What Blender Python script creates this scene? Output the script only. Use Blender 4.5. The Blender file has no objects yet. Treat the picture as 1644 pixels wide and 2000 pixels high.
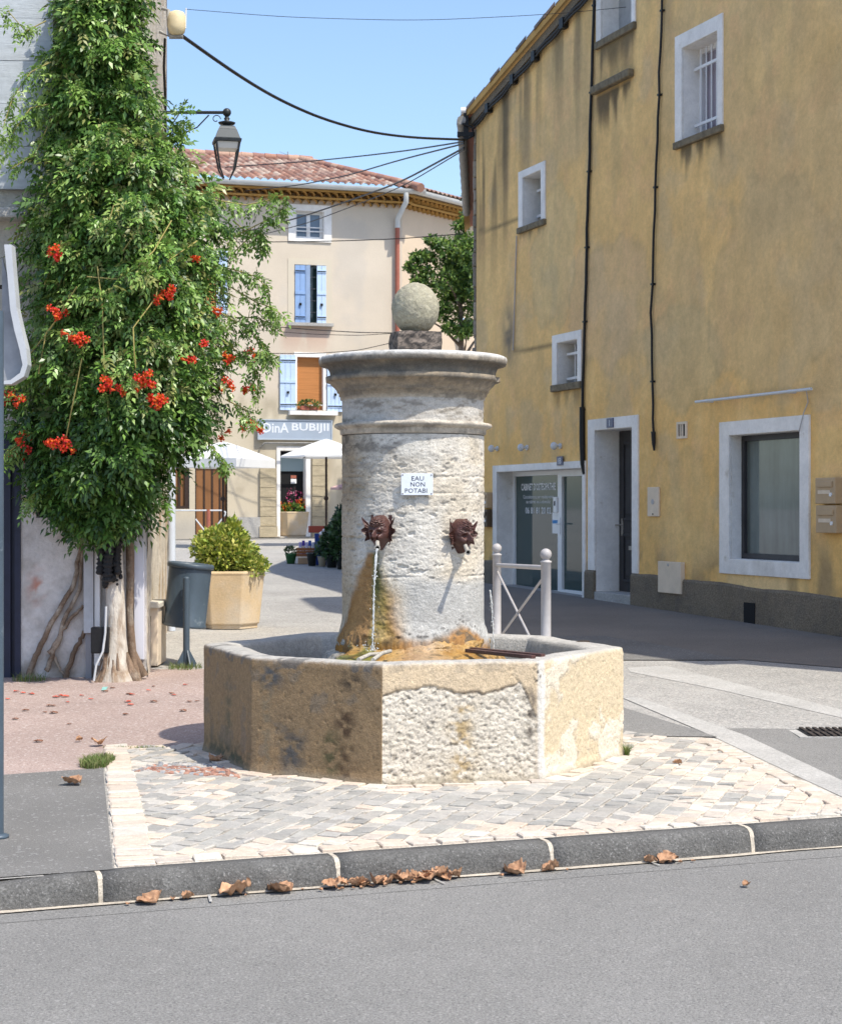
import bpy, bmesh, math, random
import numpy as np
from mathutils import Vector, Matrix

random.seed(7)
RNG = np.random.default_rng(7)
SC = bpy.context.scene
COL = SC.collection

# ------------------------------------------------------------------ camera
CAM_H = 1.52
F_PX, CX, HZ = 3425.0, 822.0, 990.0
cam_d = bpy.data.cameras.new("Camera")
cam = bpy.data.objects.new("Camera", cam_d)
COL.objects.link(cam)
cam.location = (0, 0, CAM_H)
cam.rotation_euler = (math.radians(90), 0, 0)
cam_d.lens = 50
cam_d.sensor_fit = 'HORIZONTAL'
cam_d.sensor_width = 24
cam_d.shift_y = -10 / 1644
cam_d.clip_start = 0.1
cam_d.clip_end = 3000
cam_d.dof.use_dof = True
cam_d.dof.focus_distance = 10.0
cam_d.dof.aperture_fstop = 9
SC.camera = cam

# ------------------------------------------------------------------ light
SUN_AZ, SUN_EL = math.radians(49.5), math.radians(58.5)     # azimuth from the camera side (-Y) towards +X
SDIR = Vector((math.sin(SUN_AZ) * math.cos(SUN_EL), -math.cos(SUN_AZ) * math.cos(SUN_EL), math.sin(SUN_EL)))
w = bpy.data.worlds.new("World")
SC.world = w
w.use_nodes = True
wn = w.node_tree
wn.nodes.clear()
sky = wn.nodes.new('ShaderNodeTexSky')
sky.sky_type = 'NISHITA'
sky.sun_disc = False
sky.sun_elevation = SUN_EL
sky.sun_rotation = math.atan2(SDIR.x, SDIR.y)
sky.altitude = 100
sky.air_density = 1.0
sky.dust_density = 1.5
sky.ozone_density = 3.2
bg = wn.nodes.new('ShaderNodeBackground')
bg.inputs['Strength'].default_value = 0.15
wo = wn.nodes.new('ShaderNodeOutputWorld')
wn.links.new(sky.outputs[0], bg.inputs['Color'])
wn.links.new(bg.outputs[0], wo.inputs['Surface'])
sl = bpy.data.lights.new("Sun", 'SUN')
sl.energy = 3.3
sl.angle = math.radians(0.5)
sl.color = (1.0, 0.94, 0.82)
so = bpy.data.objects.new("Sun", sl)
COL.objects.link(so)
so.location = (10, -5, 20)
so.rotation_euler = SDIR.to_track_quat('Z', 'Y').to_euler()
SC.view_settings.view_transform = 'Standard'
SC.view_settings.look = 'None'
SC.view_settings.gamma = 1
SC.view_settings.exposure = 0.74

# ------------------------------------------------------------------ helpers
def gz(y):
    """height of the ground behind the kerb: flat round the fountain, then gently rising"""
    return 0.0 if y < 11.5 else 0.0186 * (min(y, 50.0) - 11.5)

def at(x, y, Y):
    """a picture point carried to the depth Y"""
    return Vector(((x - CX) / F_PX * Y, Y, CAM_H + (HZ - y) / F_PX * Y))

def on_ground(x, y):
    Y = CAM_H * F_PX / (y - HZ)
    if Y > 11.5:
        Y = (CAM_H + 0.0186 * 11.5) * F_PX / ((y - HZ) + 0.0186 * F_PX)
    return ((x - CX) / F_PX * Y, Y)

def _hash(ix, iy, iz, seed):
    h = (ix.astype(np.uint32) * np.uint32(374761393) + iy.astype(np.uint32) * np.uint32(668265263)
         + iz.astype(np.uint32) * np.uint32(2147483647) + np.uint32(seed) * np.uint32(974634777))
    h = (h ^ (h >> np.uint32(13))) * np.uint32(1274126177)
    h = h ^ (h >> np.uint32(16))
    return (h & np.uint32(0xffffff)).astype(np.float64) / 0xffffff

def vnoise(p, seed=1):
    p = np.asarray(p, dtype=np.float64)
    i = np.floor(p).astype(np.int64)
    f = p - i
    f = f * f * f * (f * (f * 6 - 15) + 10)
    r = 0
    for dx in (0, 1):
        wx = f[:, 0] if dx else 1 - f[:, 0]
        for dy in (0, 1):
            wy = f[:, 1] if dy else 1 - f[:, 1]
            for dz in (0, 1):
                wz = f[:, 2] if dz else 1 - f[:, 2]
                r = r + wx * wy * wz * _hash(i[:, 0] + dx, i[:, 1] + dy, i[:, 2] + dz, seed)
    return r

def fbm(p, octv=4, seed=1, gain=0.5):
    p = np.asarray(p, dtype=np.float64)
    r, a, s = 0, 1.0, 0
    for o in range(octv):
        r = r + a * vnoise(p * (2 ** o) + 17.3 * o, seed + o)
        s += a
        a *= gain
    return r / s

def sstep(a, b, x):
    t = np.clip((x - a) / (b - a), 0, 1)
    return t * t * (3 - 2 * t)

def lerp(a, b, t):
    t = np.asarray(t)
    return np.asarray(a) * (1 - t[..., None]) + np.asarray(b) * t[..., None]

def link(o, parent=None):
    COL.objects.link(o)
    if parent is not None:
        o.parent = parent
    return o

def world_loc(o):
    v = Vector((0, 0, 0))
    while o is not None:
        v += o.location
        o = o.parent
    return v

def tag(o, label=None, cat=None, group=None, kind=None):
    if label: o['label'] = label
    if cat: o['category'] = cat
    if group: o['group'] = group
    if kind: o['kind'] = kind
    return o

def thing(name, loc, label, cat, group=None):
    o = bpy.data.objects.new(name, None)
    o.empty_display_size = 0.1
    o.location = loc
    link(o)
    return tag(o, label, cat, group)

def mesh_np(name, V, Fq, mat, parent=None, col=None, smooth=False, loc=None, attrs=None):
    """one mesh object from numpy arrays given in world coordinates"""
    V = np.asarray(V, dtype=np.float32)
    off = world_loc(parent) if parent is not None else Vector((0, 0, 0))
    if loc is not None:
        off = off + Vector(loc) if parent is not None else Vector(loc)
    V = V - np.array(off, dtype=np.float32)
    me = bpy.data.meshes.new(name)
    Fq = np.asarray(Fq, dtype=np.int32)
    n, k = Fq.shape
    me.vertices.add(len(V)); me.vertices.foreach_set('co', V.ravel())
    me.loops.add(n * k); me.loops.foreach_set('vertex_index', Fq.ravel())
    me.polygons.add(n)
    me.polygons.foreach_set('loop_start', np.arange(0, n * k, k, dtype=np.int32))
    me.polygons.foreach_set('loop_total', np.full(n, k, dtype=np.int32))
    if smooth:
        me.polygons.foreach_set('use_smooth', np.ones(n, dtype=bool))
    me.update(calc_edges=True)
    me.validate()
    if col is not None:
        a = me.color_attributes.new('Col', 'FLOAT_COLOR', 'POINT')
        c = np.ones((len(V), 4), dtype=np.float32); c[:, :3] = col
        a.data.foreach_set('color', c.ravel())
    if mat: me.materials.append(mat)
    o = bpy.data.objects.new(name, me)
    if loc is not None: o.location = loc
    return link(o, parent)

class MB:
    """collects faces in world coordinates and links them as ONE mesh object"""
    def __init__(s):
        s.v, s.f, s.c, s.sm = [], [], [], []
        s.cur = (1, 1, 1)
    def add(s, vs, fs, smooth=False):
        b = len(s.v)
        s.v += [tuple(v) for v in vs]
        s.c += [s.cur] * len(vs)
        for f in fs:
            s.f.append(tuple(b + i for i in f)); s.sm.append(smooth)
    def obox(s, o, a, b, c):
        o, a, b, c = Vector(o), Vector(a), Vector(b), Vector(c)
        vs = [o, o + a, o + a + b, o + b, o + c, o + a + c, o + a + b + c, o + b + c]
        s.add(vs, [(0, 3, 2, 1), (4, 5, 6, 7), (0, 1, 5, 4), (1, 2, 6, 5), (2, 3, 7, 6), (3, 0, 4, 7)])
    def box(s, cx, cy, cz, sx, sy, sz, rz=0):
        c_, s_ = math.cos(rz), math.sin(rz)
        a, b = Vector((c_ * sx, s_ * sx, 0)), Vector((-s_ * sy, c_ * sy, 0))
        s.obox(Vector((cx, cy, cz)) - a / 2 - b / 2 - Vector((0, 0, sz / 2)), a, b, (0, 0, sz))
    def tube(s, path, r, n=8, caps=True, smooth=True):
        path = [Vector(p) for p in path]
        rs = r if isinstance(r, (list, tuple)) else [r] * len(path)
        rings, prev = [], None
        for i, p in enumerate(path):
            t = (path[min(i + 1, len(path) - 1)] - path[max(i - 1, 0)])
            t = t.normalized() if t.length > 1e-9 else Vector((0, 0, 1))
            if prev is None:
                q = Vector((0, 0, 1)) if abs(t.z) < 0.9 else Vector((1, 0, 0))
                x = t.cross(q).normalized()
            else:
                x = (prev - t * prev.dot(t)).normalized()
            prev = x
            y = t.cross(x)
            rings.append([p + (x * math.cos(2 * math.pi * k / n) + y * math.sin(2 * math.pi * k / n)) * rs[i] for k in range(n)])
        vs = [v for rg in rings for v in rg]
        fs = []
        for i in range(len(path) - 1):
            for k in range(n):
                fs.append((i * n + k, i * n + (k + 1) % n, (i + 1) * n + (k + 1) % n, (i + 1) * n + k))
        s.add(vs, fs, smooth)
        if caps:
            s.add(rings[0], [tuple(range(n - 1, -1, -1))]); s.add(rings[-1], [tuple(range(n))])
    def lathe(s, prof, c, n=24, smooth=True, rz=0.0, caps=True, sx=1, sy=1):
        """prof: list of (r, z) from bottom to top, centred on c"""
        vs, fs = [], []
        for (r, z) in prof:
            for k in range(n):
                a = 2 * math.pi * k / n + rz
                vs.append((c[0] + r * sx * math.cos(a), c[1] + r * sy * math.sin(a), c[2] + z))
        for i in range(len(prof) - 1):
            for k in range(n):
                fs.append((i * n + k, i * n + (k + 1) % n, (i + 1) * n + (k + 1) % n, (i + 1) * n + k))
        if caps:
            fs.append(tuple(range(n - 1, -1, -1)))
            fs.append(tuple((len(prof) - 1) * n + k for k in range(n)))
        s.add(vs, fs, smooth)
    def ball(s, c, r, n=16, m=10, sz=1.0):
        prof = [(max(r * math.sin(math.pi * i / m), 1e-4), -r * sz * math.cos(math.pi * i / m)) for i in range(m + 1)]
        s.lathe(prof, c, n)
    def prism(s, poly, z0, z1):
        n = len(poly)
        vs = [(p[0], p[1], z0) for p in poly] + [(p[0], p[1], z1) for p in poly]
        fs = [tuple(range(n - 1, -1, -1)), tuple(range(n, 2 * n))]
        fs += [(k, (k + 1) % n, n + (k + 1) % n, n + k) for k in range(n)]
        s.add(vs, fs)
    def build(s, name, mat, parent=None, bevel=0, loc=None, use_col=False, seg=2):
        off = world_loc(parent) if parent is not None else Vector(loc or (0, 0, 0))
        me = bpy.data.meshes.new(name)
        me.from_pydata([tuple(Vector(v) - off) for v in s.v], [], s.f)
        me.polygons.foreach_set('use_smooth', s.sm)
        if use_col:
            a = me.color_attributes.new('Col', 'FLOAT_COLOR', 'POINT')
            c = np.ones((len(s.v), 4), dtype=np.float32); c[:, :3] = np.array(s.c)
            a.data.foreach_set('color', c.ravel())
        bm = bmesh.new(); bm.from_mesh(me)
        bmesh.ops.recalc_face_normals(bm, faces=bm.faces)
        bm.to_mesh(me); bm.free()
        if mat: me.materials.append(mat)
        o = bpy.data.objects.new(name, me)
        if parent is None and loc is not None: o.location = loc
        link(o, parent)
        if bevel:
            md = o.modifiers.new('Bevel', 'BEVEL'); md.width = bevel; md.segments = seg
            md.limit_method = 'ANGLE'; md.angle_limit = math.radians(35)
        return o

def copy_tree(o, parent=None):
    c = o.copy()
    COL.objects.link(c)
    c.parent = parent
    for ch in list(o.children):
        copy_tree(ch, c)
    return c

# ------------------------------------------------------------------ materials
def mat(name, base=(0.5, 0.5, 0.5), rough=0.85, noise=(), bump=(), attr=False, spec=0.3, metal=0.0,
        transl=0.0, tint=None, speck=None, coat=0.0):
    """noise: (scale, lo, hi, (sx,sy,sz)) multiply the colour; tint: (scale, lo, hi, colour, (sx,sy,sz)) mixes towards colour
    speck: (scale, threshold, colour, amount); bump: (scale, distance)"""
    m = bpy.data.materials.new(name)
    m.use_nodes = True
    nt = m.node_tree
    N, L = nt.nodes, nt.links
    b = N['Principled BSDF']
    tc = N.new('ShaderNodeTexCoord')
    def vec(sc3):
        if sc3 is None: return tc.outputs['Object']
        mp = N.new('ShaderNodeMapping'); mp.inputs['Scale'].default_value = sc3
        L.new(tc.outputs['Object'], mp.inputs['Vector'])
        return mp.outputs[0]
    def nz(scale, detail=5, sc3=None, rough_=0.6):
        n = N.new('ShaderNodeTexNoise'); n.inputs['Scale'].default_value = scale
        n.inputs['Detail'].default_value = detail; n.inputs['Roughness'].default_value = rough_
        L.new(vec(sc3), n.inputs['Vector'])
        return n.outputs['Fac']
    def remap(sock, a, c, lo, hi):
        r = N.new('ShaderNodeMapRange'); r.inputs['From Min'].default_value = a; r.inputs['From Max'].default_value = c
        r.inputs['To Min'].default_value = lo; r.inputs['To Max'].default_value = hi
        L.new(sock, r.inputs['Value'])
        return r.outputs[0]
    if attr:
        at_ = N.new('ShaderNodeAttribute'); at_.attribute_name = 'Col'
        cur = at_.outputs['Color']
    else:
        rgb = N.new('ShaderNodeRGB'); rgb.outputs[0].default_value = (*base, 1)
        cur = rgb.outputs[0]
    for t in (tint or ()):
        sc, lo, hi, c = t[:4]
        f = remap(nz(sc, 5, t[4] if len(t) > 4 else None), lo, hi, 0, t[5] if len(t) > 5 else 1)
        mx = N.new('ShaderNodeMix'); mx.data_type = 'RGBA'
        L.new(f, mx.inputs[0]); L.new(cur, mx.inputs[6]); mx.inputs[7].default_value = (*c, 1)
        cur = mx.outputs[2]
    for t in noise:
        sc, lo, hi = t[:3]
        f = remap(nz(sc, 4, t[3] if len(t) > 3 else None), 0.28, 0.72, lo, hi)
        mx = N.new('ShaderNodeMix'); mx.data_type = 'RGBA'; mx.blend_type = 'MULTIPLY'; mx.inputs[0].default_value = 1
        cb = N.new('ShaderNodeCombineColor')
        for i in range(3): L.new(f, cb.inputs[i])
        L.new(cur, mx.inputs[6]); L.new(cb.outputs[0], mx.inputs[7])
        cur = mx.outputs[2]
    for t in (speck or ()):
        sc, th, c, amt = t
        v = N.new('ShaderNodeTexVoronoi'); v.inputs['Scale'].default_value = sc
        L.new(tc.outputs['Object'], v.inputs['Vector'])
        sp = N.new('ShaderNodeSeparateColor'); L.new(v.outputs['Color'], sp.inputs[0])
        f = remap(sp.outputs[0], th, th + 0.02, 0, amt)
        mx = N.new('ShaderNodeMix'); mx.data_type = 'RGBA'
        L.new(f, mx.inputs[0]); L.new(cur, mx.inputs[6]); mx.inputs[7].default_value = (*c, 1)
        cur = mx.outputs[2]
    L.new(cur, b.inputs['Base Color'])
    b.inputs['Roughness'].default_value = rough
    b.inputs['Specular IOR Level'].default_value = spec
    b.inputs['Metallic'].default_value = metal
    b.inputs['Coat Weight'].default_value = coat
    prev = None
    for t in bump:
        bp = N.new('ShaderNodeBump'); bp.inputs['Strength'].default_value = 1.0
        bp.inputs['Distance'].default_value = t[1]
        L.new(nz(t[0], 6, t[2] if len(t) > 2 else None), bp.inputs['Height'])
        if prev: L.new(prev, bp.inputs['Normal'])
        prev = bp.outputs[0]
    if prev: L.new(prev, b.inputs['Normal'])
    if transl > 0:
        tr = N.new('ShaderNodeBsdfTranslucent'); L.new(cur, tr.inputs['Color'])
        ms = N.new('ShaderNodeMixShader'); ms.inputs[0].default_value = transl
        L.new(b.outputs[0], ms.inputs[1]); L.new(tr.outputs[0], ms.inputs[2])
        L.new(ms.outputs[0], N['Material Output'].inputs['Surface'])
    return m

M = {}
M['asphalt'] = mat('asphalt', (0.218, 0.211, 0.200), 0.9, noise=[(0.5, .88, 1.1), (1.3, .95, 1.05, (1, .25, 1)), (9, .95, 1.05), (100, .62, 1.38), (260, .66, 1.34)],
                   bump=[(130, .006), (5, .01)], speck=[(110, .95, (.36, .35, .33), .5), (150, .93, (.07, .07, .07), .5)])
M['asphalt_dark'] = mat('asphalt_dark', (0.175, 0.168, 0.158), 0.9, noise=[(1.2, .85, 1.12), (120, .65, 1.35), (320, .72, 1.28)],
                        bump=[(110, .007)], speck=[(80, .94, (.36, .35, .34), .6)])
M['street'] = mat('street', (0.365, 0.35, 0.325), 0.92, noise=[(0.5, .85, 1.1), (3, .9, 1.08), (70, .6, 1.35), (220, .8, 1.2)],
                  bump=[(70, .006)], speck=[(60, .9, (.17, .165, .16), .6), (55, .9, (.52, .47, .43), .6)])
M['street_shade'] = mat('street_shaded', (0.195, 0.175, 0.155), 0.92, noise=[(0.6, .85, 1.12), (70, .7, 1.3)], bump=[(70, .005)])  # darker copy of the street, with the house's shade put into its colour
M['pink'] = mat('pink_pavement', (0.355, 0.272, 0.24), 0.92, noise=[(1.1, .86, 1.1), (80, .65, 1.35), (240, .8, 1.2)],
                bump=[(90, .005)], speck=[(70, .92, (.55, .48, .45), .6), (80, .93, (.2, .13, .12), .6)])
M['concrete'] = mat('concrete', (0.42, 0.405, 0.38), 0.9, noise=[(2, .85, 1.1), (40, .75, 1.2), (160, .8, 1.2)], bump=[(60, .006)])
M['mortar'] = mat('mortar', (0.55, 0.505, 0.44), 0.95, noise=[(30, .75, 1.2), (120, .8, 1.2)], bump=[(70, .006)], tint=[(5, .52, .68, (.17, .14, .11), None, .8), (40, .55, .7, (.20, .17, .13), None, .5)])
M['kerb'] = mat('kerb_stone', (0.122, 0.118, 0.112), 0.9, tint=[(5, .55, .75, (.21, .205, .195), None, .6)], noise=[(3, .82, 1.15), (90, .62, 1.38), (300, .7, 1.3)], bump=[(75, .008), (220, .003)],
                speck=[(170, .95, (.36, .35, .34), .4)])
M['sand'] = mat('gutter_sand', (0.50, 0.44, 0.36), 0.95, noise=[(14, .7, 1.2), (120, .7, 1.3)], bump=[(90, .004)])
M['sett'] = mat('sett', rough=0.8, attr=True, noise=[(25, .86, 1.12), (130, .86, 1.14)], bump=[(45, .006), (160, .002)])
M['stone'] = mat('fountain_stone', rough=0.92, attr=True, noise=[(35, .84, 1.14), (140, .84, 1.16)], bump=[(60, .006), (180, .003)])
M['wet'] = mat('wet_deposit', rough=0.28, attr=True, noise=[(50, .75, 1.2)], bump=[(70, .008)], spec=0.5)
M['iron'] = mat('rusty_iron', (0.070, 0.027, 0.021), 0.40, noise=[(40, .7, 1.3)], bump=[(120, .0015)], spec=0.45, tint=[(25, .5, .75, (.12, .06, .05))])
M['pale_metal'] = mat('limescale_metal', (0.42, 0.39, 0.34), 0.6, noise=[(60, .6, 1.2)], bump=[(90, .002)])
M['white'] = mat('white_paint', (0.87, 0.84, 0.80), 0.7, noise=[(3, .86, 1.06), (14, .93, 1.05), (50, .95, 1.04)], bump=[(9, .004), (50, .002)], tint=[(1.7, .52, .80, (.50, .45, .36), (1, 1, .35), .55), (7, .62, .76, (.42, .36, .28), None, .6)])
M['pvc'] = mat('white_pvc', (0.8, 0.8, 0.8), 0.35, noise=[(8, .95, 1.03)])
M['render_wall'] = mat('ochre_render', rough=0.95, attr=True, noise=[(1.6, .9, 1.08), (5, .92, 1.07), (18, .91, 1.08), (90, .9, 1.09)], bump=[(3, .014), (9, .008), (45, .005)])
M['plinth'] = mat('roughcast_plinth', (0.22, 0.18, 0.13), 0.97, noise=[(2, .75, 1.15), (60, .55, 1.4)], bump=[(55, .014)], tint=[(4, .5, .75, (.13, .11, .09))])
M['cream'] = mat('cream_render', rough=0.95, attr=True, noise=[(1, .94, 1.05), (60, .95, 1.05)], bump=[(30, .004)])
M['white_wall'] = mat('white_render', rough=0.95, attr=True, noise=[(5, .85, 1.08), (30, .88, 1.08)], bump=[(16, .014), (70, .004)])
M['blue_shutter'] = mat('blue_shutter', (0.50, 0.63, 0.82), 0.6, noise=[(4, .93, 1.05)])
M['blue_shutter_dark'] = mat('blue_shutter_edge', (0.25, 0.38, 0.62), 0.6, noise=[(4, .9, 1.05)])
M['board'] = mat('grey_board', (0.50, 0.53, 0.55), 0.75, noise=[(2, .85, 1.06, (1, 1, 12)), (20, .9, 1.06)], bump=[(14, .003, (1, 1, 8))])
M['navy'] = mat('navy_paint', (0.018, 0.022, 0.045), 0.45, noise=[(10, .8, 1.2)])
M['black'] = mat('black_rubber', (0.012, 0.012, 0.013), 0.5, noise=[(20, .7, 1.4)])
M['lamp_black'] = mat('lamp_black', (0.03, 0.035, 0.04), 0.4, noise=[(20, .8, 1.3)], metal=.2)
M['glass'] = mat('window_glass', (0.045, 0.075, 0.07), 0.04, spec=0.6)
M['glass_grey'] = mat('shop_glass', (0.13, 0.155, 0.145), 0.04, spec=0.6, noise=[(2.2, .45, 1.5, (1, 1, .12)), (1.5, .8, 1.2)])  # vertical bands in the colour stand for reflections and the room behind
M['dark'] = mat('dark_room', (0.012, 0.012, 0.013), 0.9)
M['door'] = mat('dark_door', (0.045, 0.043, 0.046), 0.5, noise=[(6, .8, 1.15)])
M['beige_plastic'] = mat('beige_box', (0.74, 0.61, 0.46), 0.6, noise=[(5, .9, 1.06), (50, .95, 1.04)])
M['tan_metal'] = mat('tan_mailbox', (0.48, 0.34, 0.2), 0.55, noise=[(8, .9, 1.06)])
M['grey_post'] = mat('grey_post', (0.42, 0.40, 0.40), 0.5, noise=[(12, .88, 1.06)], spec=.4)
M['slate'] = mat('slate_paint', (0.062, 0.088, 0.115), 0.42, noise=[(5, .85, 1.12), (60, .92, 1.06)], tint=[(9, .62, .8, (.25, .29, .32))], spec=.4)
M['planter'] = mat('planter_concrete', (0.60, 0.455, 0.285), 0.88, noise=[(3, .88, 1.08), (50, .9, 1.08)], bump=[(60, .003)],
                   tint=[(2, .45, .7, (.58, .50, .40))])
M['soil'] = mat('soil', (0.05, 0.035, 0.025), 0.95, noise=[(40, .6, 1.4)], bump=[(30, .02)])
M['leaf'] = mat('leaf', rough=0.38, attr=True, transl=0.24, spec=.5)
M['flower'] = mat('flower', rough=0.55, attr=True, transl=0.25)
M['bark'] = mat('bark', (0.21, 0.145, 0.10), 0.95, noise=[(12, .6, 1.3, (1, 1, .25)), (60, .75, 1.2)], bump=[(26, .02, (1, 1, .25))], tint=[(6, .5, .7, (.42, .36, .29))])
M['bark_white'] = mat('whitewashed_bark', (0.60, 0.55, 0.48), 0.95, noise=[(14, .75, 1.1, (1, 1, .4))], bump=[(24, .02, (1, 1, .35))], tint=[(7, .46, .66, (.27, .18, .11), (1, 1, .3)), (18, .55, .7, (.2, .13, .08), (1, 1, .3), .7)])
M['char'] = mat('charred_bark', (0.010, 0.010, 0.012), 0.6, bump=[(40, .02)], spec=.5)
M['roof'] = mat('roof_tile', rough=0.9, attr=True, noise=[(20, .85, 1.12)], bump=[(30, .006)])
M['genoise'] = mat('ochre_cornice', (0.52, 0.31, 0.10), 0.9, noise=[(4, .85, 1.1)])
M['zinc'] = mat('zinc_gutter', (0.62, 0.62, 0.60), 0.5, noise=[(4, .88, 1.05)])
M['old_zinc'] = mat('old_zinc', (0.30, 0.29, 0.27), 0.6, noise=[(14, .6, 1.2)])
M['terracotta'] = mat('terracotta_pipe', (0.36, 0.12, 0.08), 0.6, noise=[(5, .85, 1.1)])
M['blind'] = mat('orange_blind', (0.50, 0.21, 0.07), 0.8, noise=[(60, .75, 1.15, (0.02, 0.02, 1))])
M['brown_door'] = mat('brown_wood', (0.25, 0.115, 0.045), 0.6, noise=[(5, .8, 1.15, (1, 1, .2))])
M['brown_dark'] = mat('brown_frame', (0.04, 0.024, 0.018), 0.6)
M['canvas'] = mat('white_canvas', (0.82, 0.82, 0.81), 0.85, noise=[(2, .95, 1.03)], transl=0.25)
M['sign_blue'] = mat('sign_grey_blue', (0.36, 0.42, 0.50), 0.5, noise=[(3, .94, 1.05)])
M['letter_white'] = mat('letter_white', (0.72, 0.75, 0.80), 0.6)
M['white_letter'] = mat('window_letter', (0.78, 0.78, 0.78), 0.6)
M['letter_dark'] = mat('letter_dark', (0.03, 0.035, 0.06), 0.6)
M['enamel'] = mat('white_enamel', (0.70, 0.74, 0.80), 0.25, noise=[(12, .92, 1.04)], spec=.5, coat=.3)
M['enamel_blue'] = mat('blue_enamel', (0.012, 0.018, 0.10), 0.3, spec=.5)
M['galv'] = mat('white_steel', (0.62, 0.65, 0.68), 0.45, noise=[(10, .9, 1.05)])
M['quoin'] = mat('old_stone_wall', rough=0.95, attr=True, noise=[(8, .8, 1.15), (50, .85, 1.1)], bump=[(14, .025), (60, .006)])
M['dry_leaf'] = mat('dry_leaf', rough=0.75, attr=True, noise=[(40, .8, 1.2)], bump=[(60, .003)])
M['cast'] = mat('cast_iron_grate', (0.05, 0.04, 0.035), 0.7, noise=[(30, .7, 1.3)])
M['cream_plastic'] = mat('cream_plastic', (0.66, 0.56, 0.36), 0.6, noise=[(9, .85, 1.06)])
M['grass'] = mat('grass', rough=0.6, attr=True, transl=.3)
wm = bpy.data.materials.new('water'); wm.use_nodes = True
_b = wm.node_tree.nodes['Principled BSDF']
_b.inputs['Base Color'].default_value = (.85, .87, .87, 1); _b.inputs['Roughness'].default_value = 0.08
_b.inputs['Transmission Weight'].default_value = 0.5; _b.inputs['IOR'].default_value = 1.33
M['water'] = wm
M['pool'] = mat('basin_water', (0.02, 0.035, 0.03), 0.04, bump=[(14, .004)], spec=.5)

def text_mesh(body, name, origin, right, up, mt, parent, height=None, width=None, off=0.003, thick=0.0015, bold=0.0, align='CENTER'):
    """lettering: origin is the centre of the text box"""
    cu = bpy.data.curves.new(name, 'FONT'); cu.body = body; cu.align_x = 'CENTER'; cu.align_y = 'CENTER'
    cu.size = 1; cu.offset = bold; cu.resolution_u = 2
    t = bpy.data.objects.new(name, cu); COL.objects.link(t)
    me = bpy.data.meshes.new_from_object(t.evaluated_get(bpy.context.evaluated_depsgraph_get()))
    bpy.data.objects.remove(t)
    n = len(me.vertices); co = np.zeros(n * 3); me.vertices.foreach_get('co', co); co = co.reshape(-1, 3)
    x0, x1, y0, y1 = co[:, 0].min(), co[:, 0].max(), co[:, 1].min(), co[:, 1].max()
    sx = (width / (x1 - x0)) if width else height / (y1 - y0)
    sy = (height / (y1 - y0)) if height else sx
    right, up = Vector(right).normalized(), Vector(up).normalized()
    nrm = right.cross(up)
    o3 = np.array(Vector(origin) + nrm * off)
    P = o3 + (co[:, 0:1] - (x0 + x1) / 2) * sx * np.array(right) + (co[:, 1:2] - (y0 + y1) / 2) * sy * np.array(up)
    P = P - np.array(world_loc(parent) if parent else Vector((0, 0, 0)))
    me.vertices.foreach_set('co', P.ravel()); me.update()
    me.materials.clear(); me.materials.append(mt)
    o = bpy.data.objects.new(name, me)
    return link(o, parent)

class Face2:
    """a vertical wall plane: u along it, z up, offset outwards"""
    def __init__(s, A, d, flip=1):
        s.A = Vector((A[0], A[1], 0)); s.d = Vector((d[0], d[1], 0)).normalized()
        s.n = Vector((s.d.y, -s.d.x, 0)) * flip
    def pt(s, u, z, o=0.0):
        return s.A + s.d * u + s.n * o + Vector((0, 0, z))
    def uz(s, x, y):
        """wall coordinates of what is seen at a picture point"""
        k = (x - CX) / F_PX
        # A.x + d.x*u = k (A.y + d.y*u)
        u = (k * s.A.y - s.A.x) / (s.d.x - k * s.d.y)
        Y = s.A.y + s.d.y * u
        return u, CAM_H + (HZ - y) / F_PX * Y
    def box(s, mb, u0, u1, z0, z1, o0, o1):
        mb.obox(s.pt(u0, z0, o0), s.d * (u1 - u0), s.n * (o1 - o0), (0, 0, z1 - z0))
    def rect(s, xl, xr, ytl, ytr, ybl, ybr):
        u0, za = s.uz(xl, ytl); u1, zb = s.uz(xr, ytr)
        _, zc = s.uz(xl, ybl); _, zd = s.uz(xr, ybr)
        return u0, u1, (zc + zd) / 2, (za + zb) / 2
    def ring(s, mb, u0, u1, z0, z1, iu0, iu1, iz0, iz1, o0, o1, bottom=True):
        """a frame: outer rectangle minus inner rectangle, butted"""
        s.box(mb, u0, iu0, z0, z1, o0, o1); s.box(mb, iu1, u1, z0, z1, o0, o1)
        s.box(mb, iu0, iu1, iz1, z1, o0, o1)
        if bottom: s.box(mb, iu0, iu1, z0, iz0, o0, o1)

def wall_grid(F, us, zs, holes, prof=None, o=0.0):
    """front sheet of a wall with openings; returns V, quads, U, Z"""
    us, zs = np.array(sorted(set(np.round(us, 4)))), np.array(sorted(set(np.round(zs, 4))))
    U, Z = np.meshgrid(us, zs, indexing='ij')
    if prof is not None:
        Z = np.minimum(Z, prof(U))
    nz_ = len(zs)
    uc = (us[:-1] + us[1:]) / 2; zc = (zs[:-1] + zs[1:]) / 2
    keep = np.ones((len(uc), len(zc)), bool)
    for (a, b, c, e) in holes:
        keep &= ~((uc[:, None] > a) & (uc[:, None] < b) & (zc[None] > c) & (zc[None] < e))
    if prof is not None:
        keep &= ~((Z[:-1, 1:] - Z[:-1, :-1] < 1e-5) & (Z[1:, 1:] - Z[1:, :-1] < 1e-5))
    i, j = np.nonzero(keep)
    Q = np.stack([i * nz_ + j, (i + 1) * nz_ + j, (i + 1) * nz_ + j + 1, i * nz_ + j + 1], 1)
    A, d, n = np.array(F.A), np.array(F.d), np.array(F.n)
    P = A + U.reshape(-1, 1) * d + o * n
    P[:, 2] = Z.ravel()
    return P, Q, U.ravel(), Z.ravel()
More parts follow.
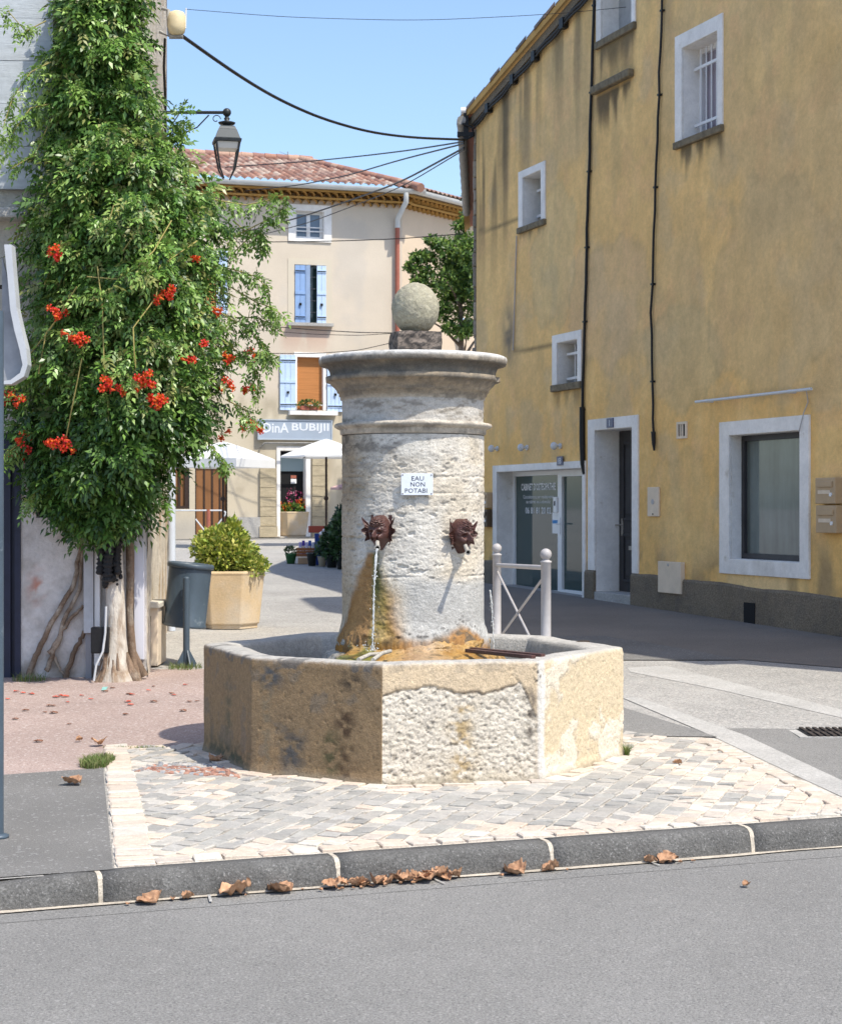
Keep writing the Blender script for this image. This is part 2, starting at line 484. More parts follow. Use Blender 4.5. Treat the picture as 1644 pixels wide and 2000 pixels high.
# ================================================================== SETTING: ground
def sheet(name, poly, mt, dz=0.0, kind='structure', hz_flat=None, label=None):
    bm = bmesh.new()
    bm.faces.new([bm.verts.new((p[0], p[1], 0)) for p in poly])
    for yy in (11.5, 50.0):
        bmesh.ops.bisect_plane(bm, geom=bm.verts[:] + bm.edges[:] + bm.faces[:], plane_co=(0, yy, 0), plane_no=(0, 1, 0))
    bmesh.ops.triangulate(bm, faces=bm.faces[:])
    for v in bm.verts:
        v.co.z = (gz(v.co.y) if hz_flat is None else hz_flat) + dz
    bmesh.ops.recalc_face_normals(bm, faces=bm.faces)
    if sum(f.normal.z for f in bm.faces) < 0:
        bmesh.ops.reverse_faces(bm, faces=bm.faces)
    me = bpy.data.meshes.new(name); bm.to_mesh(me); bm.free()
    me.materials.append(mt)
    o = bpy.data.objects.new(name, me); link(o)
    if kind: o['kind'] = kind
    return o

KS, K0 = 0.365, 7.70                       # foot of the kerb: Y = K0 + KS*X
def ky(x): return K0 + KS * x
KD = Vector((1, KS, 0)).normalized(); KN = Vector((-KD.y, KD.x, 0))     # along and behind the kerb

sheet('street', [(-60, ky(-60) + .1), (60, ky(60) + .1), (400, 120), (400, 800), (-400, 800), (-400, 100)], M['street'], -0.004)
sheet('road', [(-60, ky(-60) + .06), (-60, -60), (60, -60), (60, ky(60) + .06)], M['asphalt'], -0.12, hz_flat=0)
sheet('gutter', [(-20, ky(-20) + .05), (-20, ky(-20) - .20), (20, ky(20) - .20), (20, ky(20) + .05)], M['asphalt'], -0.1185, hz_flat=0)
# sandy dirt line along the foot of the kerb
gl = []
xs = np.linspace(-3.2, 4, 120)
wdt = 0.018 + 0.030 * vnoise(np.stack([xs * 2.2, xs * 0, xs * 0], 1), 5)
sand_poly = [(x, ky(x) + .01) for x in xs] + [(x, ky(x) - w_) for x, w_ in zip(xs[::-1], wdt[::-1])]
sheet('gutter_dirt', sand_poly, M['sand'], -0.1125, hz_flat=0)

G = on_ground
pink = [(-5.6, 15.6), (-1.2, 15.6), (-1.0, 12.0), (-1.25, 11.15), (-1.98, 11.12), G(203, 1500), G(0, 1514), (-5, 9.4)]
sheet('pink_pavement', pink, M['pink'], 0.0)
sheet('asphalt_pavement', [G(203, 1500), (-1.80, 9.95), (-1.29, ky(-1.29) + .12), (-9, ky(-9) + .12), (-9, 9.6), (-5, 9.4), G(0, 1514)], M['asphalt_dark'], 0.0005)
sheet('asphalt_repair', [G(1392, 1432), G(1300, 1421), G(1644, 1424), (4.4, 11.6), (4.4, 9.2), (2.4, 9.3), (2.32, 9.5), ], M['asphalt'], -0.0015)
sheet('shaded_street_sheet', [(11.2 - .371 * 9, 9.5 + 3), (6.6, 13.2), (2.3, 17.0), (.6, 17.6), (-.4, 24.5), (.2, 30), (.8, 28.6), (4.55, 18.7)], M['street_shade'], 0.002)  # lies inside the ochre house's shadow; that shade is painted into it
sheet('dark_asphalt_patch', [G(1150, 1290), G(1448, 1290), G(1300, 1262), G(1180, 1243), G(1000, 1245), G(1000, 1290)], M['asphalt_dark'], 0.005)
sheet('asphalt_behind_fountain', [(1.95, 11.55), (1.44, 13.2), (-.7, 12.6), (-.9, 11.6), (1.3, 11.6)], M['asphalt'], 0.004)
# concrete gutter strips
sheet('concrete_strip', [(2.26, 8.72), (2.52, 8.72), (2.33, 9.8), (2.16, 11.6), (1.70, 13.6), (1.56, 13.6), (1.93, 11.6), (2.13, 9.8)], M['concrete'], 0.001)
sheet('concrete_channel', [G(1225, 1304), G(1300, 1300), G(1420, 1330), G(1644, 1386), (5, 12.1), (5, 11.6), G(1644, 1402), G(1400, 1346), G(1230, 1312)], M['concrete'], -0.0012)

# joints drawn by white crumbling chalk marks on the road
def chalk(p, q, wd, nm):
    a, b = Vector((*p, 0)), Vector((*q, 0)); d = (b - a).normalized(); s_ = Vector((-d.y, d.x, 0)) * wd
    sheet(nm, [(a - s_)[:2], (b - s_)[:2], (b + s_)[:2], (a + s_)[:2]], M['concrete'], -0.1105, hz_flat=0)
def RG(x, y):
    Y = (CAM_H + .12) * F_PX / (y - HZ); return ((x - CX) / F_PX * Y, Y)
chalk(RG(1255, 1683), RG(1288, 1694), .005, 'road_mark')
chalk(RG(842, 1718), RG(868, 1730), .004, 'road_mark')
chalk(RG(408, 1752), RG(412, 1766), .006, 'road_mark')

# ------------------------------------------------------------------ kerb
mb = MB(); mm = MB()
edges = [-9, -7.9, -6.8, -5.7, -4.5, -3.4, -2.33, -1.315, -.352, .598, 1.573, 2.55, 3.55, 4.6, 5.7, 6.8, 8, 9]
def kerb_sec(x, drop):
    b = Vector((x, ky(x), 0))
    h = -drop
    pts = [(0.0, -0.16), (0.004, -0.09), (0.014, h - 0.040), (0.024, h - 0.018), (0.042, h - 0.005), (0.07, h), (0.135, h), (0.135, -0.16)]
    return [b + KN * p + Vector((0, 0, z)) for p, z in pts]
def kdrop(x):
    return 0.0 + 0.045 * float(sstep(-1.35, -2.3, np.array(x)))
for a, b in zip(edges[:-1], edges[1:]):
    a2, b2 = a + .008, b - .008
    xs = np.linspace(a2, b2, 12)
    secs = []
    for i, x in enumerate(xs):
        s_ = kerb_sec(x, kdrop(x))
        e = 0.006 if i in (0, len(xs) - 1) else 0
        jit = 0.004 * (random.random() - .5)
        secs.append([p + KN * (e + jit) - Vector((0, 0, e * .6 if 2 <= k_ <= 6 else 0)) for k_, p in enumerate(s_)])
    n = len(secs[0]); vs = [p for s_ in secs for p in s_]
    fs = [(i * n + k, (i + 1) * n + k, (i + 1) * n + k + 1, i * n + k + 1) for i in range(len(xs) - 1) for k in range(n - 1)]
    fs += [tuple(range(n)), tuple(range((len(xs) - 1) * n + n - 1, (len(xs) - 1) * n - 1, -1))]
    mb.add(vs, fs, True)
    j = [kerb_sec(b - .010, kdrop(b)), kerb_sec(b + .010, kdrop(b))]
    vs = [p + KN * .006 - Vector((0, 0, .002 if k_ > 1 else 0)) for s_ in j for k_, p in enumerate(s_)]
    mm.add(vs, [(k, n + k, n + k + 1, k + 1) for k in range(n - 1)])
kerb = mb.build('kerb', M['kerb']); kerb['kind'] = 'structure'
kj = mm.build('kerb_joint', M['sand'], kerb)

# ------------------------------------------------------------------ sett paving round the fountain
BAS = [(-1.355, 10.93), (-.97, 10.0), (-.21, 9.54), (.67, 9.74), (1.235, 10.70)]
FC = (-.06, 10.82)
BAS += [(2 * FC[0] - p[0], 2 * FC[1] - p[1]) for p in BAS[1:4]]
def in_poly(p, poly):
    c = False
    for i in range(len(poly)):
        a, b = poly[i], poly[i - 1]
        if (a[1] > p[1]) != (b[1] > p[1]) and p[0] < (b[0] - a[0]) * (p[1] - a[1]) / (b[1] - a[1]) + a[0]:
            c = not c
    return c
def dseg(p, a, b):
    a, b, p = Vector(a), Vector(b), Vector(p)
    t = max(0, min(1, (p - a).dot(b - a) / (b - a).length_squared)); return (p - a - (b - a) * t).length
def kb(x): return (x, ky(x) + .148)
PAV = [(-2.02, 11.13), (-1.80, 10.0), (-1.29, kb(-1.29)[1]), kb(0), kb(1), kb(2.26), (2.13, 9.8), (1.94, 11.5), (1.30, 11.9), (-1.3, 11.45)]
o = sheet('paving_bed', PAV, M['mortar'], -0.0015)
mb = MB()
def sett(cx, cy, ax, ay, la, lb, c, z=0.0, skew=0.0):
    ax, ay = Vector((*ax, 0)), Vector((*ay, 0))
    tilt = Vector((random.gauss(0, .0055), random.gauss(0, .0055)))
    jx = [random.uniform(-.0055, .0055) for _ in range(8)]
    vs_t, vs_m, vs_b = [], [], []; hj = random.gauss(0, .0018)
    for k, (p, q) in enumerate(((-1, -1), (1, -1), (1, 1), (-1, 1))):
        ct = Vector((cx, cy, z)) + ax * (p * la / 2 + jx[k]) + ay * (q * lb / 2 + jx[k + 4])
        dz = p * tilt.x * 0.5 + q * tilt.y * .5
        ce = Vector((cx, cy, z))
        vs_b.append(ct + Vector((0, 0, -.03)))
        vs_m.append(ct + (ct - ce) * -.02 + Vector((0, 0, .003 + dz * .7 + hj)))
        vs_t.append(ct + (ct - ce) * -.12 + Vector((0, 0, .0065 + dz + hj)))
    mb.cur = c
    vs = vs_b + vs_m + vs_t
    fs = [(8, 9, 10, 11)]
    for r in (0, 4):
        fs += [(r + k, r + (k + 1) % 4, r + 4 + (k + 1) % 4, r + 4 + k) for k in range(4)]
    mb.add(vs, fs)
TAN = [(.56, .475, .385), (.59, .51, .43), (.53, .45, .37), (.57, .52, .45), (.58, .475, .385), (.52, .455, .39)]
GREY = [(.35, .335, .305), (.39, .37, .34), (.325, .31, .285), (.44, .41, .365), (.375, .35, .315)]
def sett_col(x, y, force=None):
    d_b = min(dseg((x, y), BAS[i], BAS[(i + 1) % 8]) for i in range(8))
    d_k = (y - kb(x)[1]) * KD.x
    g = float(fbm(np.array([[x * 1.6, y * 1.6, 3]]), 3, 9)[0])
    pg = float(sstep(.10, .20, np.array(d_b)) * sstep(.20, .42, np.array(d_k))) * 1.05
    if x > 1.3: pg *= .62 if g > .45 else .35
    if x < -1.0: pg *= .7
    if x > 1.75: pg *= .5
    pg *= (.62 + .9 * max(0, g - .12))
    c = random.choice(GREY) if (random.random() < pg and force != 'tan') else random.choice(TAN)
    f = random.uniform(.9, 1.07)
    return tuple(v * f for v in c)
# border rows: along the left edge, along the kerb
def row(p, q, la, lb, force, inset):
    a, b = Vector((*p, 0)), Vector((*q, 0)); d = (b - a).normalized(); nrm = Vector((-d.y, d.x, 0)); L_ = (b - a).length
    s_ = 0
    while s_ < L_ - la * .5:
        l2 = la * random.uniform(.85, 1.12)
        c = a + d * (s_ + l2 / 2) + nrm * inset
        sett(c.x, c.y, d[:2], nrm[:2], l2 - .010, lb - .008, sett_col(c.x, c.y, force), z=.004)
        s_ += l2
row((-1.29, kb(-1.29)[1]), (-1.81, 10.02), .105, .17, 'tan', -.09)
row((-1.80, 10.0), (-2.02, 11.13), .12, .15, 'tan', -.08)
row((-1.12, kb(-1.12)[1]), kb(2.2), .15, .085, 'tan', .05)
row(kb(2.2), (2.08, 9.8), .13, .11, 'tan', .05)
row((2.08, 9.8), (1.90, 11.4), .13, .11, 'tan', .05)
for i in (1, 2, 3, 4):
    A_, B_ = BAS[i], BAS[(i + 1) % 8] if i < 7 else BAS[0]
    row(BAS[i], BAS[i + 1] if i < 7 else BAS[0], .16, .09, 'tan', -.052)
row(BAS[0], BAS[1], .16, .09, 'tan', -.052)
INN = [(-1.90, 11.1), (-1.63, 10.0), (-1.12, kb(-1.12)[1] + .105), kb(0) and (0, kb(0)[1] + .105), (1, kb(1)[1] + .105), (2.12, kb(2.1)[1] + .105), (2.0, 9.8), (1.84, 11.4), (1.3, 11.8), (-1.2, 11.3)]
GR = [(-1.66, 10.08), (-1.02, 9.82), (-1.10, 10.28), (-1.75, 10.48)]    # fine brick-like panel by the basin
av, bv = Vector((.33, .944)), Vector((.944, -.33))
for i in range(-40, 90):
    off = random.uniform(0, .06)
    for j in range(-60, 60):
        sh = .058 if i % 2 else 0
        c = Vector((0, 9)) + bv * ((i - 10) * .106) + av * ((j) * .116 + sh + off * .3)
        p = (c.x, c.y)
        if not in_poly(p, INN) or in_poly(p, GR): continue
        if in_poly(p, BAS) or min(dseg(p, BAS[k], BAS[(k + 1) % 8]) for k in range(8)) < .115: continue
        sett(c.x, c.y, bv, av, .094, .111, sett_col(*p))
# small-unit panel
gu = (Vector(GR[1]) - Vector(GR[0])).normalized(); gv = Vector((-gu.y, gu.x))
for i in range(0, 30):
    for j in range(0, 16):
        c = Vector(GR[0]) + gu * (i * .032 + (.016 if j % 2 else 0)) + gv * (j * .032 + .01)
        if in_poly((c.x, c.y), GR):
            mixr = random.random() < (0.25 + .6 * (c.x + 1.7) / .7)
            base = random.choice([(.42, .24, .18), (.38, .20, .15)]) if mixr and j < 9 else random.choice([(.40, .38, .36), (.3, .3, .31), (.46, .43, .40)])
            sett(c.x, c.y, gu, gv, .027, .027, base, z=-.001)
sp = mb.build('sett_paving', M['sett'], use_col=True); sp['kind'] = 'structure'

sheet('shaded_drain_strip', [(-9, 46.15), (-.75, 48.6), (-.55, 48.0), (-9, 45.4)], M['asphalt_dark'], 0.004)  # drain strip at the cream house foot, its shade painted dark
# drain grate on the right
g0 = G(1572, 1434)
t = thing('drain_grate', (g0[0] + .35, g0[1] + .02, 0), 'black iron drain grate set in the light paving at the right edge', 'drain grate')
m1 = MB(); m1.box(g0[0] + .36, g0[1] + .06, .0, .86, .46, .012); m1.build('surround', M['concrete'], t)
m2 = MB()
for i in range(2):
    for k in range(16):
        m2.box(g0[0] + .03 + k * .045, g0[1] - .055 + i * .24, .011, .024, .19, .012)
m2.build('bars', M['cast'], t)
m3 = MB(); m3.box(g0[0] + .36, g0[1] + .06, .0065, .74, .40, .001); m3.build('recess', M['dark'], t)

# grass tuft at the pavement corner and weeds
def grass_patch(nm, cx, cy, rx, ry, n, h, label=None, z=0, cols=((.10, .17, .035), (.16, .22, .06), (.22, .22, .09))):
    a = RNG.random(n) * 2 * np.pi; r = np.sqrt(RNG.random(n))
    bx = cx + rx * r * np.cos(a); by = cy + ry * r * np.sin(a)
    zz = np.array([gz(y) for y in by]) + z
    th = RNG.random(n) * 2 * np.pi; ln = h * (.4 + .8 * RNG.random(n)); le = .25 + .9 * RNG.random(n)
    base = np.stack([bx, by, zz], 1)
    w_ = np.stack([np.cos(th + 1.57), np.sin(th + 1.57), 0 * th], 1) * .0022
    tip = base + np.stack([np.cos(th) * ln * le, np.sin(th) * ln * le, ln], 1)
    mid = base + np.stack([np.cos(th) * ln * le * .3, np.sin(th) * ln * le * .3, ln * .6], 1)
    V = np.concatenate([base - w_, base + w_, mid + w_ * .8, tip, mid - w_ * .8], 0)
    k = np.arange(n)
    Q = np.concatenate([np.stack([k, k + n, k + 2 * n, k + 4 * n], 1), np.stack([k + 4 * n, k + 2 * n, k + 3 * n, k + 3 * n], 1)], 0)
    Q = Q[:n]
    c = np.array(cols)[RNG.integers(0, len(cols), n)] * (.7 + .6 * RNG.random((n, 1)))
    C_ = np.tile(c, (5, 1))
    T = np.concatenate([np.stack([k, k + n, k + 2 * n], 1), np.stack([k, k + 2 * n, k + 4 * n], 1), np.stack([k + 4 * n, k + 2 * n, k + 3 * n], 1)], 0)
    o = mesh_np(nm, V, T, M['grass'], col=C_)
    o['kind'] = 'stuff'
    if label: tag(o, label, 'grass')
    return o
c = G(190, 1492); grass_patch('grass', c[0], c[1], .095, .22, 1300, .045, 'small green grass tuft at the corner between pink and grey paving')
c = G(250, 1462); grass_patch('grass', c[0] + .05, c[1], .22, .03, 130, .02, 'thin line of grass along the top edge of the sett paving')
c = G(360, 1306); grass_patch('weeds', c[0], c[1], .16, .16, 240, .06, 'dry weeds growing at the foot of the slate bin post')
c = G(60, 1330); grass_patch('weeds', c[0], c[1], .16, .1, 200, .07, 'weeds at the foot of the white wall beside the navy door')
c = G(1221, 1478); grass_patch('weeds', c[0] + .012, c[1] + .03, .012, .03, 120, .075, 'green weed sprouting at the right foot of the stone basin')
# ================================================================== FOUNTAIN
FX, FY = FC
CXc, CYc = -.05, 10.80            # axis of the column
fountain = thing('stone_fountain', (CXc, CYc, 0), 'round stone column fountain with ball finial standing in an octagonal basin', 'fountain')

# ---- basin: eight faces, each a dense displaced sheet from foot to inner rim
RIM = .665
def basin_profile():
    # (inward offset, height) from the foot up, over the rim, and down inside
    out = [(-.012 + .012 * min(1, z / .06), z) for z in np.linspace(-.02, RIM - .035, 100)]
    out += [(.001, RIM - .020), (.003, RIM - .010), (.010, RIM - .003), (.03, RIM), (.07, RIM + .003), (.12, RIM + .002), (.165, RIM - .004), (.18, RIM - .012), (.188, RIM - .03)]
    out += [(.19 + .01 * k, RIM - .03 - .05 * k) for k in range(1, 6)]
    return out
def offset_poly(poly, d):
    n = len(poly); res = []
    for i in range(n):
        p0, p1, p2 = Vector(poly[i - 1]), Vector(poly[i]), Vector(poly[(i + 1) % n])
        d1 = (p1 - p0).normalized(); d2 = (p2 - p1).normalized()
        n1, n2 = Vector((-d1.y, d1.x)), Vector((-d2.y, d2.x))
        # polygon order here: left, front, right, back = counter-clockwise seen from above -> inward is left of travel
        m_ = (n1 + n2).normalized(); k = d / max(.3, m_.dot(n1))
        res.append(p1 + m_ * k)
    return res
prof = basin_profile()
NS = 150
Vs, Cs, nf = [], [], len(prof)
rings = [offset_poly(BAS, o_) for o_, z in prof]
P = np.zeros((8, NS, nf, 3)); FI = np.zeros((8, NS, nf)); SP = np.zeros((8, NS, nf)); NR = np.zeros((8, 2))
for i in range(8):
    a, b = Vector(BAS[i]), Vector(BAS[(i + 1) % 8]); d = (b - a).normalized(); NR[i] = (d.y, -d.x)
    for k, (o_, z) in enumerate(prof):
        A_, B_ = rings[k][i], rings[k][(i + 1) % 8]
        tt = np.linspace(0, 1, NS)
        P[i, :, k, 0] = A_.x + (B_.x - A_.x) * tt; P[i, :, k, 1] = A_.y + (B_.y - A_.y) * tt; P[i, :, k, 2] = z
    FI[i] = i; SP[i] = np.linspace(0, 1, NS)[:, None]
P = P.reshape(8 * NS, nf, 3); FI = FI.reshape(-1, nf); SP = SP.reshape(-1, nf)
# round the corners a little: smooth along the perimeter
Pc = P.copy()
for _ in range(5):
    Pc = (np.roll(Pc, 1, 0) + 2 * Pc + np.roll(Pc, -1, 0)) / 4
P = Pc
flat = P.reshape(-1, 3); fi = FI.ravel(); sp_ = SP.ravel(); z = flat[:, 2]
depth_k = np.tile(np.arange(nf), 8 * NS)
outer = depth_k < 101
rim = (depth_k >= 98) & (depth_k < 110)
big = fbm(flat * 2.3, 4, 21); mid_n = fbm(flat * 9, 4, 22); fine = fbm(flat * 45, 3, 23, .65); gra = fbm(flat * 75, 3, 24, .8)
vert = fbm(flat * np.array([7, 7, .9]), 4, 25)
# --- colours
base = lerp((.55, .43, .285), (.48, .385, .275), mid_n)
base = base * (.82 + .36 * fine)[:, None]
# front left face and its left neighbour: darker overall, then stained
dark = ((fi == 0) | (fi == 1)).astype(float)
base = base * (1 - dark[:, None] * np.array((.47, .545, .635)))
st = sstep(.52, .66, vert) * dark * sstep(.75, .2, z / .66) * .8
base = lerp(base, (.14, .11, .075), st * .6)
blot = sstep(.60, .70, fbm(flat * 7, 4, 31)) * dark
base = lerp(base, (.17, .15, .125), blot * .45)
# dark run near the right end of face 1, and at the left of it
def run(face, s0, w_, z0, z1, col, amt, seed):
    global base
    m_ = (fi == face) * np.exp(-((sp_ - s0 + .05 * (fbm(flat * 6, 3, seed) - .5)) / w_) ** 2) * sstep(z0 - .06, z0 + .05, z) * sstep(z1 + .06, z1 - .06, z)
    m_ = m_ * sstep(.35, .6, fbm(flat * 22, 4, seed + 1))
    base = lerp(base, col, np.clip(m_ * amt, 0, 1))
run(1, .73, .075, .0, .40, (.085, .052, .03), 1.1, 40)
run(1, .62, .22, .02, .30, (.24, .165, .09), .8, 41)
run(1, .62, .05, .05, .26, (.09, .08, .04), 1.2, 43)
run(1, .33, .10, .04, .25, (.09, .085, .08), 1.0, 46)
run(1, .12, .04, .05, .62, (.19, .16, .11), .7, 49)
run(1, .16, .08, .50, .63, (.1, .1, .1), 1.1, 52)
run(1, .78, .10, .53, .58, (.02, .02, .02), 1.3, 55)
run(0, .55, .06, .1, .5, (.16, .13, .08), 1.0, 58)
run(0, .6, .6, .0, .10, (.06, .07, .045), .9, 59)
# rough pale face (front): bare render below a broken plaster edge
edge = .51 + .05 * (fbm(np.stack([sp_ * 5, fi, 0 * z], 1), 4, 61, .6) - .5) * 2 + .018 * np.sin(sp_ * 9) + .02 * (fbm(flat * 20, 3, 63) - .5) - .18 * sstep(.86, .98, sp_) - .02 * sstep(.1, .0, sp_)
f2 = (fi == 2)
bare = f2 * sstep(.008, -.008, z - edge) * sstep(.99, .95, sp_)
base = lerp(base, lerp((.60, .545, .465), (.50, .445, .365), mid_n) * (.80 + .40 * gra)[:, None], bare)
line = f2 * np.exp(-((z - edge) / .008) ** 2) * sstep(.99, .9, sp_)
base = lerp(base, (.16, .12, .085), line * .75 * sstep(.40, .56, fbm(flat * 14, 3, 62)))
run(2, .50, .07, .0, .46, (.36, .26, .13), .95, 64)
run(2, .93, .035, .22, .50, (.13, .11, .09), 1.0, 66)
run(2, .30, .03, .33, .45, (.16, .15, .14), .9, 68)
run(2, .5, .6, .0, .05, (.30, .25, .17), .8, 69)
pt2 = sstep(.60, .72, fbm(flat * 42, 3, 65, .6)) * bare
base = lerp(base, (.22, .19, .15), pt2 * .7)
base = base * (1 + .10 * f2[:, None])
# right face: cream with white patches of new plaster
f3 = (fi == 3) | (fi == 4)
c3 = lerp((.62, .505, .335), (.56, .465, .325), mid_n)
base = lerp(base, c3 * (.88 + .24 * fine)[:, None], f3 * .9)
pn = fbm(flat * np.array([4.2, 4.2, 4.2]) + 5, 4, 71) - .12 * sp_ + .16 * sstep(.34, .06, z)
patch = ((fi == 3) * sstep(.47, .56, pn + .10 * sstep(.25, .0, sp_) * 1.0))
base = lerp(base, (.68, .61, .50), patch * .8)
pl = (fi == 3) * np.exp(-((pn - .515) / .006) ** 2)
base = lerp(base, (.25, .2, .15), pl * .6)
joint = (fi == 3) * sstep(.05, .02, sp_) + (fi == 2) * sstep(.965, .985, sp_)
base = lerp(base, (.68, .65, .6), np.clip(joint, 0, 1) * .85)
blk = ((fi == 2) * sstep(.93, .97, sp_) + (fi == 3) * sstep(.04, .0, sp_)) * sstep(.52, .56, z) * sstep(.67, .63, z) * sstep(.55, .7, fbm(flat * 45, 3, 75))
base = lerp(base, (.04, .04, .04), blk * .9)
# rim and the inside: grey cement
inside = sstep(99.5, 103, depth_k + 2.5 * (fine - .5))
base = lerp(base, lerp((.47, .445, .405), (.36, .345, .32), mid_n) * (.85 + .3 * gra)[:, None], inside)
lich = sstep(.54, .66, fbm(flat * np.array([14, 14, 14]), 4, 81)) * ((depth_k > 95) & (depth_k < 106)) * np.where(fi < 2, 1.0, np.where(fi == 2, .4, 0))
base = lerp(base, (.13, .125, .12), np.clip(lich, 0, 1) * .75)
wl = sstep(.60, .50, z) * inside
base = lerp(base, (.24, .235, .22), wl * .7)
# lower wet band / dirt at the foot
base = lerp(base, (.28, .24, .18), outer * sstep(.05, .0, z + .03 * (mid_n - .5)) * .6)
# --- relief
rough_amt = .0030 + .010 * bare + .003 * f3 - .0015 * dark
disp = (fine - .5) * 2 * rough_amt * .55 + (gra - .5) * 2 * (.0010 + .0068 * bare) + (mid_n - .5) * .004 + (big - .5) * .014
disp -= .006 * bare + .006 * line + .003 * pl + .005 * pt2
disp += .004 * patch
disp *= np.where(inside > .5, .6, 1.0)
pits = sstep(.72, .80, fbm(flat * 34, 3, 77)) * outer * .6
disp -= .008 * pits * (1 - bare)
# pit direction: outward face normal (horizontal), upwards on the rim
nx = NR[fi.astype(int)][:, 0]; ny = NR[fi.astype(int)][:, 1]
up = (depth_k >= 101) & (depth_k <= 107)
sgn = np.where(depth_k > 107, -1, 1)
flat = flat + np.stack([np.where(up, 0, nx * disp * sgn), np.where(up, 0, ny * disp * sgn), np.where(up, disp, 0)], 1)
flat[:, 2] += np.where(up | (depth_k > 96), .014 * (fbm(flat * 3, 2, 90) - .5), 0)
n_p = 8 * NS
i, k = np.meshgrid(np.arange(n_p), np.arange(nf - 1), indexing='ij')
Q = np.stack([i * nf + k, ((i + 1) % n_p) * nf + k, ((i + 1) % n_p) * nf + k + 1, i * nf + k + 1], -1).reshape(-1, 4)
basin = mesh_np('basin', flat, Q, M['stone'], fountain, col=np.clip(base, .01, .9), smooth=True)
# overflow notch stained dark on the back right inside
mb = MB()
q = Vector((*offset_poly(BAS, .212)[4], 0)); 
mb.box(1.02, 11.10, .61, .07, .14, .12, math.radians(-20)); mb.build('overflow_notch', M['soil'], fountain, bevel=.01)

# ---- column shaft and cornice: one lathe with relief
cz = lambda y: CAM_H + (HZ - y) / 317.1
prof_sil = [(.445, .40), (.445, .66), (.440, .72)]
shaft_top = cz(851)
prof_sil += [(.437, z) for z in np.linspace(.74, shaft_top - .004, 210)]
prof_mold = [(.437, shaft_top), (.449, cz(849)), (.449, cz(841)), (.452, cz(840)), (.468, cz(838)), (.482, cz(835)), (.485, cz(832)), (.478, cz(829)), (.455, cz(827.5)), (.436, cz(827))]
prof_mold += [(.434, z) for z in np.linspace(cz(826), cz(784), 24)]
prof_mold += [(.434, cz(783)), (.444, cz(782)), (.446, cz(776)), (.456, cz(775)), (.458, cz(769)), (.470, cz(768)), (.473, cz(764)), (.484, cz(760)), (.500, cz(756)), (.516, cz(751)), (.532, cz(748)),
              (.546, cz(747.5)), (.550, cz(747)), (.550, cz(738)), (.528, cz(737.5)), (.520, cz(736)), (.521, cz(730)), (.527, cz(725)), (.540, cz(720)), (.556, cz(717)), (.560, cz(716)),
              (.592, cz(715.5)), (.597, cz(713)), (.600, cz(708)), (.600, cz(703)), (.594, cz(700)), (.575, cz(698))]
prof_top = [(.5, cz(698) + .004), (.4, cz(698) + .008), (.3, cz(698) + .011), (.2, cz(698) + .013), (.02, cz(698) + .014)]
prof_mold = [(.434 + (r_ - .434) * .87 if z_ > 2.19 else r_, z_) for r_, z_ in prof_mold]
def lathe_relief(name, prof, mt, colf, dispf, n=520, parent=fountain, smooth=True):
    prof = np.array(prof); m = len(prof)
    ang = np.linspace(0, 2 * np.pi, n, endpoint=False)
    A_, I = np.meshgrid(ang, np.arange(m), indexing='ij')
    R_, Z_ = prof[I, 0].ravel(), prof[I, 1].ravel(); a = A_.ravel()
    P3 = np.stack([R_ * np.cos(a), R_ * np.sin(a), Z_], 1)
    # th: angle to the right of the camera-facing direction, degrees
    th = np.degrees(np.arctan2(np.cos(a), -np.sin(a)))
    d = dispf(P3, th, Z_, R_)
    c = colf(P3, th, Z_, R_)
    R2 = R_ + d
    V = np.stack([CXc + R2 * np.cos(a), CYc + R2 * np.sin(a), Z_], 1)
    i, k = np.meshgrid(np.arange(n), np.arange(m - 1), indexing='ij')
    Q = np.stack([i * m + k, ((i + 1) % n) * m + k, ((i + 1) % n) * m + k + 1, i * m + k + 1], -1).reshape(-1, 4)
    return mesh_np(name, V, Q, mt, parent, col=np.clip(c, .008, .9), smooth=smooth)

def shaft_disp(P3, th, Z, R):
    q = P3 * 1.0
    grain = fbm(q * np.array([16, 16, 55]), 5, 101, .62)                 # horizontal tooling of the soft limestone
    rough = fbm(q * np.array([70, 70, 95]), 3, 102, .7)
    rz = sstep(.95, 1.15, Z) * sstep(1.95, 1.75, Z)
    d = (grain - .5) * (.0028 + .0048 * rz) + (rough - .5) * (.0018 + .0045 * rz)
    d += (fbm(q * 3, 2, 103) - .5) * .006
    for zc in (1.105, 1.335, 1.60, 1.70):                         # bed joints
        d -= .006 * np.exp(-((Z - zc - .01 * (fbm(q * 5, 2, 105) - .5)) / .006) ** 2) * sstep(.35, .6, fbm(q * 5, 3, int(zc * 100)))
    d -= .010 * sstep(.66, .74, fbm(q * np.array([16, 16, 30]), 3, 107)) * rz
    # limescale building up below the spouts, and the flare at the foot
    s_l = np.exp(-((th + 24 - 8 * (1.2 - Z)) / (5 + 16 * sstep(1.25, .7, Z) ** 1.5)) ** 2) * sstep(1.27, 1.12, Z)
    d += s_l * (.010 + .022 * sstep(1.0, .7, Z)) * (.4 + 1.2 * fbm(q * 34, 4, 108, .65))
    foot = sstep(.84, .70, Z)
    d += foot * .028 * (.4 + 1.2 * fbm(q * 30, 4, 109, .6))
    return d
